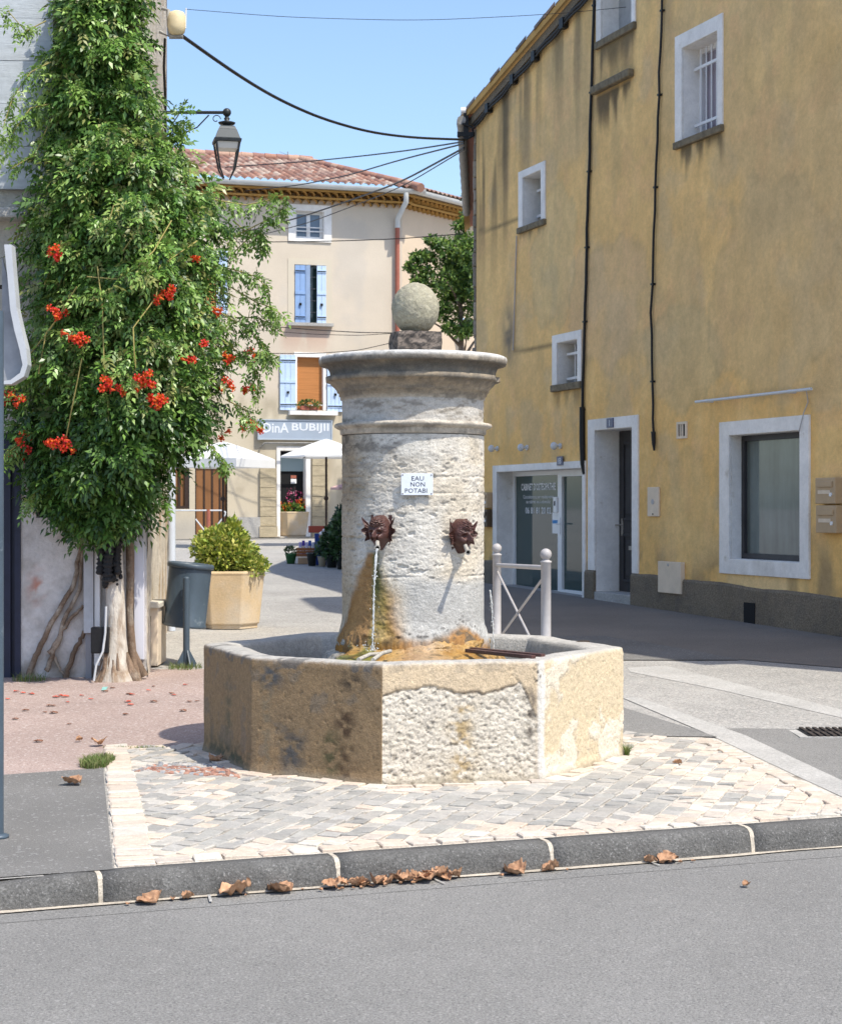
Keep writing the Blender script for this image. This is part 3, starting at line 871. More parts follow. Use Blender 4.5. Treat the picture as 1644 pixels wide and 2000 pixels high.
def shaft_col(P3, th, Z, R):
    q = P3
    n1 = fbm(q * np.array([6, 6, 16]), 5, 111); n2 = fbm(q * np.array([30, 30, 50]), 3, 112); n3 = fbm(q * 3, 3, 113)
    c = lerp((.595, .56, .50), (.555, .49, .395), sstep(.4, .7, n3))
    c = c * (.80 + .40 * n1)[:, None] * (.89 + .22 * n2)[:, None]
    c = lerp(c, (.62, .585, .53), sstep(.5, .66, fbm(q * np.array([5, 5, 7]), 4, 114)) * .5)
    pk = sstep(.62, .74, fbm(q * np.array([38, 38, 70]), 3, 124, .6)) * sstep(.85, 1.0, Z)
    c = lerp(c, (.20, .17, .14), pk * .55)
    # grey cement repair at the lower right
    grey = sstep(1.13, 1.04, Z + .04 * (n3 - .5)) * sstep(-12, 2, th)
    c = lerp(c, np.array((.42, .415, .40)) * (.85 + .3 * n2)[:, None], grey * .85)
    # pale wash on the left
    wash = np.exp(-((th + 50 + 12 * (Z - 1)) / 9) ** 2) * sstep(1.25, .8, Z)
    c = lerp(c, (.50, .50, .49), wash * .5)
    # darker and mottled towards the top and the left
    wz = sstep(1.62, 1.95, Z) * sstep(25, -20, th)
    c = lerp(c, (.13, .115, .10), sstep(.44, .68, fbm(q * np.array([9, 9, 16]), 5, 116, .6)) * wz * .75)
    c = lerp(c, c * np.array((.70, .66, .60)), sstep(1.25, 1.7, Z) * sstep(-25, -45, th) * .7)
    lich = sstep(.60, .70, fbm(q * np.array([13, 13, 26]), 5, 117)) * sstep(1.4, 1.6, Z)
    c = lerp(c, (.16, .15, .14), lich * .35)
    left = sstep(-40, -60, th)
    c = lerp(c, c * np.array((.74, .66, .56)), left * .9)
    # bed joints
    # mineral stains
    wob = 10 * (fbm(q * 7, 3, 118) - .5)
    wob = wob * .7 + 16 * (fbm(q * np.array([12, 12, 2.2]), 4, 121) - .5)
    le = np.interp(Z, [.70, .80, 1.08, 1.252], [-84, -72, -50, -37]) + wob
    re_ = np.interp(Z, [.70, .80, 1.08, 1.252], [-2, -9, -17, -23]) + wob
    cen = (le + re_) / 2; wdl = (re_ - le) / 2
    tl = th - cen
    band = sstep(le - 3, le + 5, th) * sstep(re_ + 7, re_ - 9, th) * sstep(1.275, 1.23, Z)
    rightside = sstep(-35, -31, th)
    sn = fbm(q * np.array([22, 22, 22]), 4, 119)
    och = lerp((.37, .22, .055), (.47, .335, .15), sn)
    brn = lerp((.20, .095, .025), (.33, .165, .045), sn)
    side = sstep(.45, .98, np.abs(tl) / wdl) * sstep(1.2, .85, Z)
    och = lerp(lerp((.30, .15, .045), (.39, .225, .085), fbm(q * np.array([18, 18, 2]), 3, 122)), lerp((.22, .165, .035), (.44, .31, .12), sstep(.35, .62, sn)), rightside)
    sc_ = lerp(och, brn, side)
    grn = lerp((.03, .035, .008), (.12, .12, .02), sn)
    gm = np.exp(-((th + 29 + .3 * wob) / (3.0 + 4 * sstep(1.2, .9, Z))) ** 2) * sstep(.85, 1.08, Z) * (.55 + .9 * sn)
    sc_ = lerp(sc_, grn, np.clip(gm * 1.15, 0, 1))
    c = lerp(c, sc_, band * .95)
    # second stain at the lower right and orange along the foot
    h2 = .695 + .115 * np.exp(-((th - 42) / 20) ** 2) + .035 * sstep(40, 0, np.abs(th + 5)) + .06 * (sn - .5) + .05 * (fbm(q * np.array([14, 14, 3]), 4, 123) - .5)
    b2 = sstep(.03, -.03, Z - h2)
    c = lerp(c, lerp((.33, .15, .025), (.12, .075, .035), sstep(.42, .62, sn)), b2 * .9)
    h3 = h2 + .035
    rim_ = np.exp(-((Z - h3) / .02) ** 2) * sstep(.5, .65, fbm(q * 60, 2, 120)) * (np.abs(th) < 70)
    c = lerp(c, (.06, .055, .05), rim_ * .7)
    return c
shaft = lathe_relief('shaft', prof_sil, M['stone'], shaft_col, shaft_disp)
def mold_disp(P3, th, Z, R):
    q = P3
    d = (fbm(q * np.array([30, 30, 55]), 4, 131, .65) - .5) * .008 + (fbm(q * 6, 3, 132) - .5) * .006
    d -= .020 * sstep(.68, .76, fbm(q * 9, 3, 133)) * (R > .515)
    return d
def mold_col(P3, th, Z, R):
    q = P3
    n1 = fbm(q * np.array([7, 7, 20]), 5, 134); n2 = fbm(q * 34, 3, 135)
    c = lerp((.55, .50, .43), (.45, .385, .30), n1) * (.8 + .4 * n2)[:, None]
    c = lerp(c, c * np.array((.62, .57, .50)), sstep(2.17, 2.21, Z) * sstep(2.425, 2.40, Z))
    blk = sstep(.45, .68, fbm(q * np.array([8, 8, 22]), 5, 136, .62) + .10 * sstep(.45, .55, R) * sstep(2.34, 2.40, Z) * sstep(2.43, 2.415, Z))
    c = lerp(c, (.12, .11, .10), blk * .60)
    cav_shade = sstep(2.315, 2.335, Z) * sstep(2.405, 2.385, Z)
    c = lerp(c, (.09, .085, .08), cav_shade * sstep(.36, .58, fbm(q * np.array([5, 5, 30]), 4, 139)) * .7)  # shade in the cavetto hollow painted dark, broken up by noise
    drip = sstep(.46, .6, fbm(q * np.array([16, 16, 2]), 4, 137)) * (R > .5) * (Z < 2.43)
    c = lerp(c, (.14, .125, .105), drip * .6)
    fr = (R < .44) * (Z > 1.95)
    c = lerp(c, lerp((.44, .44, .44), (.5, .47, .42), n1), fr * .6 * (1 - blk))
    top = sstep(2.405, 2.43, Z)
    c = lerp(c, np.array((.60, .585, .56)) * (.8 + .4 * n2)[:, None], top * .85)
    c = lerp(c, (.2, .19, .17), top * sstep(.55, .68, fbm(q * 15, 4, 138)) * .7)
    return c
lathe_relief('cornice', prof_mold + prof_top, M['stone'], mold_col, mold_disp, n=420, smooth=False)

# ---- pedestal block and ball
def block_relief(name, c, s3, rz, colf, amp, seed, parent):
    n = 26; Vs, Qs = [], []
    us = np.linspace(-.5, .5, n)
    faces = [((1, 0, 0), (0, 1, 0), (0, 0, 1)), ((1, 0, 0), (0, 0, 1), (0, -1, 0)), ((1, 0, 0), (0, 0, 1), (0, 1, 0)), ((0, 1, 0), (0, 0, 1), (1, 0, 0)), ((0, 1, 0), (0, 0, 1), (-1, 0, 0))]
    for a, b, nn in faces:
        U, W_ = np.meshgrid(us, us, indexing='ij')
        p = np.outer(U.ravel(), a) + np.outer(W_.ravel(), b) + np.array(nn) * .5
        p = p * np.array(s3)
        b0 = sum(len(v) for v in Vs); Vs.append(p)
        i, k = np.meshgrid(np.arange(n - 1), np.arange(n - 1), indexing='ij')
        Qs.append(b0 + np.stack([i * n + k, (i + 1) * n + k, (i + 1) * n + k + 1, i * n + k + 1], -1).reshape(-1, 4))
    V = np.concatenate(Vs); Q = np.concatenate(Qs)
    L_ = np.linalg.norm(V / np.array(s3), axis=1, keepdims=True)
    V = V * (1 - .05 * sstep(.72, .87, L_))
    dd = (fbm(V * 30, 4, seed)[:, None] - .5) * amp
    V = V + V / np.linalg.norm(V, axis=1, keepdims=True) * dd
    col = colf(V)
    cs, sn = math.cos(rz), math.sin(rz)
    V = np.stack([V[:, 0] * cs - V[:, 1] * sn, V[:, 0] * sn + V[:, 1] * cs, V[:, 2]], 1) + np.array(c)
    return mesh_np(name, V, Q, M['stone'], parent, col=np.clip(col, .01, .9))
def ped_col(V):
    n1 = fbm(V * 40, 5, 141, .65)
    return lerp((.22, .18, .15), (.05, .045, .042), sstep(.34, .62, n1))
px_ = at(811, 672, 10.8)
block_relief('finial_block', (px_.x, CYc, 2.510), (.275, .275, .165), math.radians(12), ped_col, .02, 140, fountain)
n = 96; m = 60
a, b = np.meshgrid(np.linspace(0, 2 * np.pi, n, endpoint=False), np.linspace(.02, np.pi - .02, m), indexing='ij')
S = np.stack([np.sin(b) * np.cos(a), np.sin(b) * np.sin(a), np.cos(b)], -1).reshape(-1, 3)
dd = 1 + (fbm(S * 5, 4, 151) - .5) * .05 + (fbm(S * 18, 4, 152) - .5) * .075 + (fbm(S * 45, 2, 154) - .5) * .02
V = S * dd[:, None] * np.array((.146, .146, .160)) + np.array((px_.x, CYc, 2.740))
i, k = np.meshgrid(np.arange(n), np.arange(m - 1), indexing='ij')
Q = np.stack([i * m + k, i * m + k + 1, ((i + 1) % n) * m + k + 1, ((i + 1) % n) * m + k], -1).reshape(-1, 4)
nb = fbm(S * 7, 4, 153)
cb = lerp((.31, .285, .20), (.385, .355, .27), nb) * (.8 + .4 * fbm(S * 30, 3, 155))[:, None]
cb = lerp(cb, (.26, .24, .19), sstep(.55, .7, fbm(S * 4, 4, 156)) * .5)
mesh_np('ball', V, Q, M['stone'], fountain, col=cb, smooth=True)

# ---- limescale mound round the foot of the column
prof_l = [(.78, .42), (.74, .52), (.70, .585), (.665, .625), (.62, .640), (.57, .652), (.53, .664), (.50, .680), (.475, .700), (.45, .73)]
pl2 = []
for (r0, z0), (r1, z1) in zip(prof_l[:-1], prof_l[1:]):
    for t_ in np.linspace(0, 1, 6, endpoint=False): pl2.append((r0 + (r1 - r0) * t_, z0 + (z1 - z0) * t_))
def mo_d(P3, th, Z, R):
    d = (fbm(P3 * 14, 4, 161) - .5) * .05 + (fbm(P3 * 40, 3, 162, .7) - .5) * .025
    left = sstep(-58, -40, th) * sstep(65, 40, th)
    return d - .14 * (1 - left) * sstep(.45, .6, R)
def mo_c(P3, th, Z, R):
    sn = fbm(P3 * 14, 4, 163); s2 = fbm(P3 * 40, 3, 164)
    c = lerp((.46, .25, .06), (.50, .33, .14), sn)
    c = lerp(c, (.34, .17, .04), sstep(.5, .65, fbm(P3 * 9, 4, 165)) * .8)
    c = lerp(c, (.46, .33, .23), sstep(-15, 5, th) * sstep(25, 10, th) * .6)
    c = lerp(c, (.14, .17, .03), sstep(.55, .68, fbm(P3 * 8 + 4, 4, 166)) * sstep(10, -20, th) * .8)
    c = lerp(c, (.36, .36, .34), sstep(-50, -62, th) * .9)
    c = lerp(c, (.05, .05, .03), sstep(.6, .7, s2) * sstep(.62, .55, Z) * .8)
    c = lerp(c, (.06, .05, .03), sstep(.58, .70, fbm(P3 * 20, 4, 167)) * .6)
    return c * (.62 + .42 * s2)[:, None]
lathe_relief('limescale_mound', pl2, M['wet'], mo_c, mo_d, n=300)

# ---- bucket rest bars across the basin
mb = MB()
p0, p1 = at(905, 1262, 10.30), at(1042, 1281, 9.85)
for off in (0, .10):
    q0 = p0 + Vector((.02 + off * .3, off, 0)); q1 = p1 + Vector((off * .6, off * .9, 0))
    q0.z = .665; q1.z = .664
    d = (q1 - q0).normalized(); s_ = Vector((-d.y, d.x, 0))
    mb.obox(q0 - s_ * .017, d * ((q1 - q0).length), s_ * .034, (0, 0, .022))
br = mb.build('bucket_rest', M['iron'], fountain, bevel=.003)
mb = MB()
for (xa, ya, Ya, xb, yb, Yb) in ((742, 1279, 10.1, 700, 1287, 9.78), (762, 1272, 10.15, 728, 1287, 9.75)):
    q0, q1 = at(xa, ya, Ya), at(xb, yb, Yb); q0.z = max(q0.z, .672); q1.z = .668
    mb.tube([q0, (q0 + q1) / 2 + Vector((0, 0, .012)), q1], .012, 8)
mb.build('bucket_rest', M['pale_metal'], fountain)
# water surface
wp = offset_poly(BAS, .19)
pool = MB(); pool.add([(p.x, p.y, .50) for p in wp], [tuple(range(8))])
pw = pool.build('water', M['pool']); pw['kind'] = 'structure'
fl = MB(); fl.prism([(p[0], p[1]) for p in offset_poly(BAS, .15)], -.015, .38); fl.build('basin_floor', M['mortar'], fountain)

# ---- mask spouts
def mask_mesh():
    nu, nv = 64, 80
    u, v = np.meshgrid(np.linspace(-1, 1, nu), np.linspace(-1, 1, nv), indexing='ij')
    g = lambda x0, y0, sx, sy: np.exp(-((u - x0) / sx) ** 2 - ((v - y0) / sy) ** 2)
    wid = np.where(v > -.1, 1.0, 1 - .30 * sstep(-.1, -1, v))
    r2 = np.clip(1 - (u / wid) ** 2 * .98 - np.where(v > 0, v * v * .96, v * v * .92), 0, 1)
    h = .86 * r2 ** .5
    h += .10 * (g(-.36, .18, .26, .09) + g(.36, .18, .26, .09))           # brows
    h -= .20 * (g(-.34, .00, .17, .10) + g(.34, .00, .17, .10))           # sockets
    h += .06 * (g(-.34, .0, .09, .05) + g(.34, .0, .09, .05))             # lids
    h += .34 * g(0, -.10, .11, .22) + .14 * g(0, -.26, .19, .08)          # nose
    h += .17 * (g(-.42, -.28, .20, .18) + g(.42, -.28, .20, .18))         # cheeks
    h -= .14 * (g(-.24, -.34, .06, .12) + g(.24, -.34, .06, .12))
    h += .20 * g(0, -.52, .26, .11) - .16 * g(0, -.50, .12, .05) + .10 * g(0, -.66, .22, .07)   # lips
    h += .15 * g(0, -.86, .25, .13)                                       # chin
    hair = sstep(.30, .42, v + .08 * np.cos(u * 6))
    curl = np.zeros_like(u)
    rr = np.random.default_rng(3)
    for cx_, cy_ in ((0, .46), (-.32, .44), (.32, .46), (-.6, .36), (.6, .38), (-.15, .66), (.2, .70), (-.45, .66), (.5, .66), (0, .86), (-.26, .86), (.3, .86), (-.72, .16), (.74, .18)):
        d = np.sqrt((u - cx_) ** 2 + (v - cy_) ** 2); an = np.arctan2(v - cy_, u - cx_)
        curl += np.exp(-(d / .19) ** 2) * (.16 + .08 * np.cos(d * 42 - an))
    h += curl * (.4 + .6 * hair) * sstep(0, .12, r2)
    h = np.clip(h, 0, None) * sstep(0, .05, r2)
    x = u * wid * .070; zz = v * .104; y = h * .105
    return x.ravel(), y.ravel(), zz.ravel(), nu, nv
def make_mask():
    root = bpy.data.objects.new('mask', None)
    x, y, zz, nu, nv = mask_mesh()
    V = np.stack([x, -y, zz], 1)
    i, k = np.meshgrid(np.arange(nu - 1), np.arange(nv - 1), indexing='ij')
    Q = np.stack([i * nv + k, (i + 1) * nv + k, (i + 1) * nv + k + 1, i * nv + k + 1], -1).reshape(-1, 4)
    o = mesh_np('mask', V, Q, M['iron'], None, smooth=True)
    # ears: pointed, ribbed fans
    for s_ in (-1, 1):
        mb = MB(); n = 17; vs = []
        root_, tips = [], []
        for t_ in np.linspace(0, 1, n):
            root_.append(Vector((s_ * (.056 - .004 * t_), -.030, .030 - .065 * t_)))
            L_ = .074 * (1 - .50 * t_) * (.80 + .24 * math.cos(t_ * 2 * math.pi * 2.0)) + .003
            an = math.radians(50 - 75 * t_)
            tips.append(root_[-1] + Vector((s_ * L_ * math.cos(an), -.010 - .008 * (1 - t_), L_ * math.sin(an))))
        mids = [(a_ + b_) / 2 + Vector((0, .006 + .007 * (k_ % 2), 0)) for k_, (a_, b_) in enumerate(zip(root_, tips))]
        for th_ in (0, .007):
            vs += [p + Vector((0, th_, 0)) for p in root_] + [p + Vector((0, th_, 0)) for p in mids] + [p + Vector((0, th_ * .4, 0)) for p in tips]
        fs = []
        for b0 in (0, 3 * n):
            for r in (0, n):
                fs += [(b0 + r + k_, b0 + r + k_ + 1, b0 + r + n + k_ + 1, b0 + r + n + k_) for k_ in range(n - 1)]
        fs += [(2 * n + k_, 2 * n + k_ + 1, 5 * n + k_ + 1, 5 * n + k_) for k_ in range(n - 1)]
        fs += [(0, n, 4 * n, 3 * n), (n, 2 * n, 5 * n, 4 * n), (n - 1, 2 * n - 1, 5 * n - 1, 4 * n - 1), (2 * n - 1, 3 * n - 1, 6 * n - 1, 5 * n - 1)]
        mb.add(vs, fs)
        mb.build('ear', M['iron'], o)
    return o
mk = make_mask()
def place_mask(o, x, y, tip_x, tip_y, tipY):
    """o sits on the shaft where picture point x,y meets it; the pipe in its mouth ends at the tip"""
    X = (x - CX) / F_PX
    # intersection with the shaft circle
    A_ = 1 + X * X; B_ = -2 * (CXc * X + CYc); C_ = CXc ** 2 + CYc ** 2 - .440 ** 2
    Y = (-B_ - math.sqrt(B_ * B_ - 4 * A_ * C_)) / (2 * A_)
    p = Vector((X * Y, Y, CAM_H + (HZ - y) / F_PX * Y))
    th = math.atan2(p.x - CXc, -(p.y - CYc))
    o.location = p - world_loc(fountain) + Vector((-math.sin(th), math.cos(th), 0)) * .006
    o.rotation_euler = (0, 0, th)
    o.parent = fountain
    # pipe (sub-part), written in the mask's own coordinates
    tip = at(tip_x, tip_y, tipY)
    R_ = Matrix.Rotation(-th, 4, 'Z')
    tl_ = R_ @ (tip - (world_loc(fountain) + o.location))
    st_ = Vector((0, -.055, -.050))
    mb = MB(); d = (tl_ - st_).normalized()
    pts = [st_, st_.lerp(tl_, .5), tl_ - d * .03, tl_ - d * .012, tl_]
    n = 14
    mb.tube(pts, [.0125, .0125, .0125, .017, .017], n, caps=False)
    inner = [tl_, tl_ - d * .03]
    mb.tube(inner, [.0105, .0105], n, caps=False)
    # mouth ring
    q_ = Vector((0, 0, 1)); xx = d.cross(q_).normalized(); yy = d.cross(xx)
    vs = [tl_ + (xx * math.cos(2 * math.pi * k / n) + yy * math.sin(2 * math.pi * k / n)) * r for r in (.017, .0105) for k in range(n)]
    mb.add(vs, [(k, (k + 1) % n, n + (k + 1) % n, n + k) for k in range(n)])
    me_o = mb.build('spout', M['pale_metal'], None)
    me_o.parent = o
    pl_ = MB(); c_ = tl_ - d * .025; pl_.add([c_ + (xx * math.cos(2 * math.pi * k / n) + yy * math.sin(2 * math.pi * k / n)) * .0104 for k in range(n)], [tuple(range(n))])
    h_ = pl_.build('spout_bore', M['dark'], None); h_.parent = o
    return tip
m2_ = copy_tree(mk)
m3_ = copy_tree(mk)
tipL = place_mask(mk, 744, 1040, 737, 1070, 10.16)
tipR = place_mask(m2_, 897, 1047, 914, 1079, 10.25)
# third mask round the back on the right, out of sight but for its jet
m3_.location = (.30, .315, 1.36); m3_.rotation_euler = (0, 0, math.radians(136)); m3_.parent = fountain
for o_, lb in ((mk, 'running horned mask with a wet spout'), (m2_, 'dry mask turned towards the right')):
    o_['label'] = lb

# ---- jets of water
def jet(name, p0, vx, vy, z1, r0, label, seed):
    pts, rs = [], []
    rr = random.Random(seed)
    n = 70
    H = p0.z - z1
    for i in range(n + 1):
        t_ = math.sqrt(i / n) if i else 0
        dz = -H * t_ * t_
        wob = .0014 * t_ + .0004
        pts.append(p0 + Vector((vx * t_ + rr.gauss(0, wob), vy * t_ + rr.gauss(0, wob), dz)))
        rs.append(max(.002, r0 * (1 - .38 * t_) * (1 + .30 * math.sin(i * .9 + 3 * math.sin(i * .37)) + rr.gauss(0, .10))))
    mb = MB(); mb.tube(pts, rs, 9)
    # droplets
    for i in range(46):
        t_ = rr.uniform(.3, 1)
        c_ = p0 + Vector((vx * t_ + rr.gauss(0, .014 * t_), vy * t_ + rr.gauss(0, .014 * t_), -H * t_ * t_))
        mb.ball(c_, rr.uniform(.0012, .003), 6, 5, 1.6)
    for i in range(60):
        a_ = rr.uniform(0, 6.28); d_ = abs(rr.gauss(0, .035)); h_ = max(0, rr.gauss(.012, .016))
        mb.ball(p0 + Vector((vx + d_ * math.cos(a_), vy + d_ * math.sin(a_), -H + h_)), rr.uniform(.0015, .004), 6, 5)
    o = mb.build(name, M['water'], None, loc=p0)
    return tag(o, label, 'water jet')
jet('water_jet', tipL + Vector((0, .004, -.006)), -.028, -.03, .69, .0068, 'thin water jet falling from the left mask spout', 1)
jet('water_jet', Vector((.428, 10.95, 1.00)), .03, -.02, .52, .005, 'thin water jet showing at the right side of the column', 2)

# ---- enamel plate screwed to the shaft
pc = at(814, 946, 10.36)
thp = math.atan2(pc.x - CXc, -(pc.y - CYc))
pr, pu = Vector((math.cos(thp), math.sin(thp), 0)), Vector((0, 0, 1)); pn = Vector((math.sin(thp), -math.cos(thp), 0))
pc = Vector((CXc, CYc, pc.z)) + pn * .452
pl = thing('enamel_sign', pc, 'small white enamel plate with three lines of text fixed to the fountain column', 'sign')
W_, H_ = .188, .128
mb = MB(); mb.obox(pc - pr * W_ / 2 - pu * H_ / 2, pr * W_, pn * .006, pu * H_); mb.build('plate', M['enamel'], pl, bevel=.002)
for tx, dz_, ww in (('EAU', .035, .072), ('NON', 0, .085), ('POTABI', -.037, .130)):
    text_mesh(tx, 'lettering', pc + pn * .006 + pu * dz_ + pr * (-.006 if tx == 'POTABI' else .004), pr, pu, M['letter_dark'], pl, height=.026, width=ww, off=.001)
for sx_ in (-1, 1):
    for sz_ in (-1, 1):
        mb = MB(); mb.ball(pc + pr * sx_ * .085 + pu * sz_ * .055 + pn * .006, .004, 8, 6); mb.build('screw', M['iron'], pl)
# ================================================================== OCHRE HOUSE on the right
YA = Vector((.895, 28.4, 0)); YD = Vector((.371, -1, 0)).normalized()
Y = Face2(YA, YD, flip=1)            # normal = (d.y,-d.x) -> points left towards the street
yh = thing('ochre_house', (YA.x, YA.y, .25), 'tall ochre rendered house with streaked gable wall and white framed openings', 'house')
SD = Vector((.035, 1, 0)).normalized()           # side wall, running straight away
SLOPE = .226
U1, U2, U3, U4 = 0, 9.4, 12.2, 16.6
ZE = 7.85
def yprof(u):
    u = np.asarray(u, float)
    a = ZE + SLOPE * u
    b = np.where(u < U2, a, np.where(u < U3, 12.4 + .43 * (u - U2), 13.6 - 1.05 * (u - U3)))  # right end: unseen taller neighbour block, shaped to cast the street shadow
    return b
R_ = Y.rect
def hole(xl, xr, ytl, ytr, ybl, ybr): return R_(xl, xr, ytl, ytr, ybl, ybr)
WIN = {}
# name: outer frame rect, inner opening rect
WIN['upper'] = (R_(1320, 1413, 76, 20, 284, 252), R_(1333, 1403, 97, 56, 279, 250))
WIN['top'] = (R_(1166, 1242, -62, -98, 84, 50), R_(1175, 1235, -40, -66, 80, 52))
WIN['mid'] = (R_(1014, 1066, 337, 312, 449, 433), R_(1022, 1058, 348, 330, 446, 434))
WIN['small'] = (R_(1080, 1137, 656, 643, 758, 748), R_(1089, 1129, 672, 660, 755, 747))
WIN['door'] = (R_(1150, 1248, 819.5, 810.5, 1179, 1183), R_(1163, 1236, 840, 835, 1158, 1160))
WIN['shop'] = (R_(964, 1145, 910, 899, 1154, 1176), R_(972, 1139, 922, 914, 1152, 1170))
WIN['show'] = (R_(1408, 1583, 825, 809.5, 1120, 1131), R_(1427, 1565, 849, 842, 1093, 1098))
holes = [v[1] for v in WIN.values()]
vent_u, vent_z = Y.uz(1470, 1199)
us = list(np.linspace(0, 10.75, 190)) + [9.399] + list(np.linspace(10.75, 16.6, 14)) + [h[0] for h in holes] + [h[1] for h in holes]
zs = list(np.linspace(-.3, 10.4, 190)) + [11, 12, 13, 13.7] + [h[2] for h in holes] + [h[3] for h in holes]
V, Q, U, Z = wall_grid(Y, us, zs, holes, yprof)
q = np.stack([U, Z, 0 * U], 1)
n1 = fbm(q * np.array([.9, .35, 1]), 4, 201); n2 = fbm(q * np.array([2.4, .9, 1]), 5, 202, .6); n3 = fbm(q * 3.2, 4, 203); n4 = fbm(q * .55, 3, 204)
low = sstep(4.6, 1.6, Z + 1.6 * (n1 - .5))
c = lerp((.88, .545, .18), (.86, .50, .13), low)
c = lerp(c, (.72, .49, .215), sstep(.45, .62, n4) * sstep(2.5, 4.5, Z) * .75)
c = lerp(c, (.92, .60, .21), sstep(.55, .68, n2) * .55)
c = lerp(c, (.85, .49, .20), sstep(.56, .7, n3) * .4)
c = lerp(c, (.64, .43, .17), sstep(.52, .72, fbm(q * np.array([3.2, 1.1, 1]) + 9, 5, 206, .6)) * .45)
c = lerp(c, (.66, .47, .23), sstep(.58, .70, fbm(q * 1.4 + 3, 5, 207)) * .55)
def dirt(u0, u1, ztop, zlen, amt, colr, seed, fx=7, soft=.08):
    """run-off streaks below a sill or a roof edge"""
    global c
    m_ = sstep(u0 - soft, u0 + soft, U) * sstep(u1 + soft, u1 - soft, U) * sstep(ztop + .03, ztop - .01, Z)
    s_ = fbm(np.stack([U * fx, Z * .55, 0 * U + seed], 1), 4, seed)
    ln = zlen * np.clip((s_ - .30) * 3.0, 0, 1.6)
    m_ = m_ * sstep(ln + .05, ln * .3 - .02, ztop - Z)
    c = lerp(c, colr, np.clip(m_ * amt, 0, 1))
DK = (.085, .068, .038)
for nm, zl, am in (('upper', .55, .85), ('top', .6, .8), ('mid', .22, .7), ('small', .35, .5)):
    o_ = WIN[nm][0]; dirt(o_[0] + .02, o_[1] - .02, o_[2], zl, am, DK, 210 + len(nm))
lu0, lz0 = Y.uz(1164, 172); lu1, lz1 = Y.uz(1238, 137); LZ = (lz0 + lz1) / 2
dirt(lu0, lu1, LZ - .1, .55, .85, (.06, .05, .035), 221)
# under the roof edge: long grey-black runs
pz = yprof(U) - Z
s_ = fbm(np.stack([U * 2.6, Z * .18, 0 * U], 1), 5, 223)
c = lerp(c, (.19, .15, .085), sstep(.46, .60, s_) * sstep(2.6 * np.clip((s_ - .3) * 3, .2, 1.2), .0, pz) * (U < 10.6) * .8)
s_ = fbm(np.stack([U * 4.2, Z * .22, 0 * U + 7], 1), 4, 224)
c = lerp(c, (.11, .09, .055), sstep(.50, .62, s_) * sstep(3.4, .8, pz) * sstep(1.8, 1.0, U) * .8)
# grey patch on the left, worn band below the mid window
gu_, gz_ = Y.uz(993, 655)
c = lerp(c, (.17, .15, .12), np.exp(-(((U - gu_) / .22) ** 2 + ((Z - gz_) / .42) ** 2)) * sstep(.35, .6, n3 + .12) * 1.0)
# pale dry patches low down and damp shading near the ground
c = lerp(c, (.93, .63, .22), sstep(.55, .72, fbm(q * 1.9 + 6, 4, 227)) * sstep(2.6, 1.4, Z) * .5)
# rising line of dark mould above the plinth
c = lerp(c, (.22, .17, .10), sstep(1.15, .75, Z + .25 * (n2 - .5)) * sstep(.45, .62, n3) * .5)
pu0, pz0_ = Y.uz(1478, 1140); c = lerp(c, (.90, .64, .30), sstep(1.0, .8, np.abs(U - pu0) / .75 + .25 * (n3 - .5)) * sstep(.20, .12, np.abs(Z - pz0_) + .1 * (n3 - .5)) * .7)
for (xa, ya, wu, wz, cc) in ((1180, 590, 1.3, .9, (.74, .50, .26)), (1330, 700, 1.0, .7, (.66, .50, .24)), (1500, 560, 1.4, 1.2, (.66, .47, .22)), (1080, 500, .8, 1.1, (.70, .53, .25)), (1330, 1010, .9, .8, (.82, .53, .19))):
    ua_, za_ = Y.uz(xa, ya); rr_ = np.hypot((U - ua_) / wu, (Z - za_) / wz) + .7 * (fbm(q * 2.1 + xa, 4, 230) - .5)
    c = lerp(c, cc, sstep(1.0, .86, rr_) * .45)
    c = lerp(c, np.array(cc) * .72, np.exp(-((rr_ - .95) / .035) ** 2) * .35)
# hairline cracks
def crack(pts, wdt, seed):
    global c
    for (a_, b_) in zip(pts[:-1], pts[1:]):
        (ua, za), (ub, zb) = Y.uz(*a_), Y.uz(*b_)
        du, dz = ub - ua, zb - za; L2 = du * du + dz * dz
        t_ = np.clip(((U - ua) * du + (Z - za) * dz) / L2, 0, 1)
        ds = np.hypot(U - ua - t_ * du, Z - za - t_ * dz)
        c = lerp(c, (.16, .12, .06), sstep(wdt, wdt * .3, ds) * .65)
crack([(936, 452), (975, 440), (1012, 425)], .045, 1)
crack([(1003, 685), (1040, 680), (1082, 671)], .045, 2)
c = lerp(c, np.repeat((c @ np.array((.35, .5, .15)))[:, None], 3, 1) * np.array((1.12, .98, .78)), np.full(len(c), .16))
wall = mesh_np('wall', V, Q, M['render_wall'], yh, col=np.clip(c, .01, .9))
# the rest of the shell: side wall, far end and back, so that it shades the street
mb = MB()
P0, P1, P2, P3_ = Y.pt(0, 0), Y.pt(10.75, 0), Y.pt(12.2, 0), Y.pt(16.6, 0)
dz0 = -.3
def up(p, z): return (p.x, p.y, z)
FAR = P0 + SD * 11
BACK = Vector((14, FAR.y, 0)); BR = P3_ + Vector((9, 3.4, 0))
mb.add([up(P0, dz0), up(FAR, dz0), up(FAR, ZE), up(P0, ZE)], [(0, 1, 2, 3)]); mb.build('side_wall', M['plinth'], yh); mb = MB()
mb.add([up(FAR, dz0), up(BACK, dz0), up(BACK, 8), up(FAR, ZE)], [(0, 1, 2, 3)]); mb.build('rear_wall', M['plinth'], yh); mb = MB()
mb.add([up(P3_, dz0), up(BR, dz0), up(BR, 8.9), up(P3_, 8.9)], [(0, 1, 2, 3)]); mb.build('end_wall', M['plinth'], yh); mb = MB()
q1, q2 = Y.pt(9.41, 0, -.05), Y.pt(9.41, 0, -8)
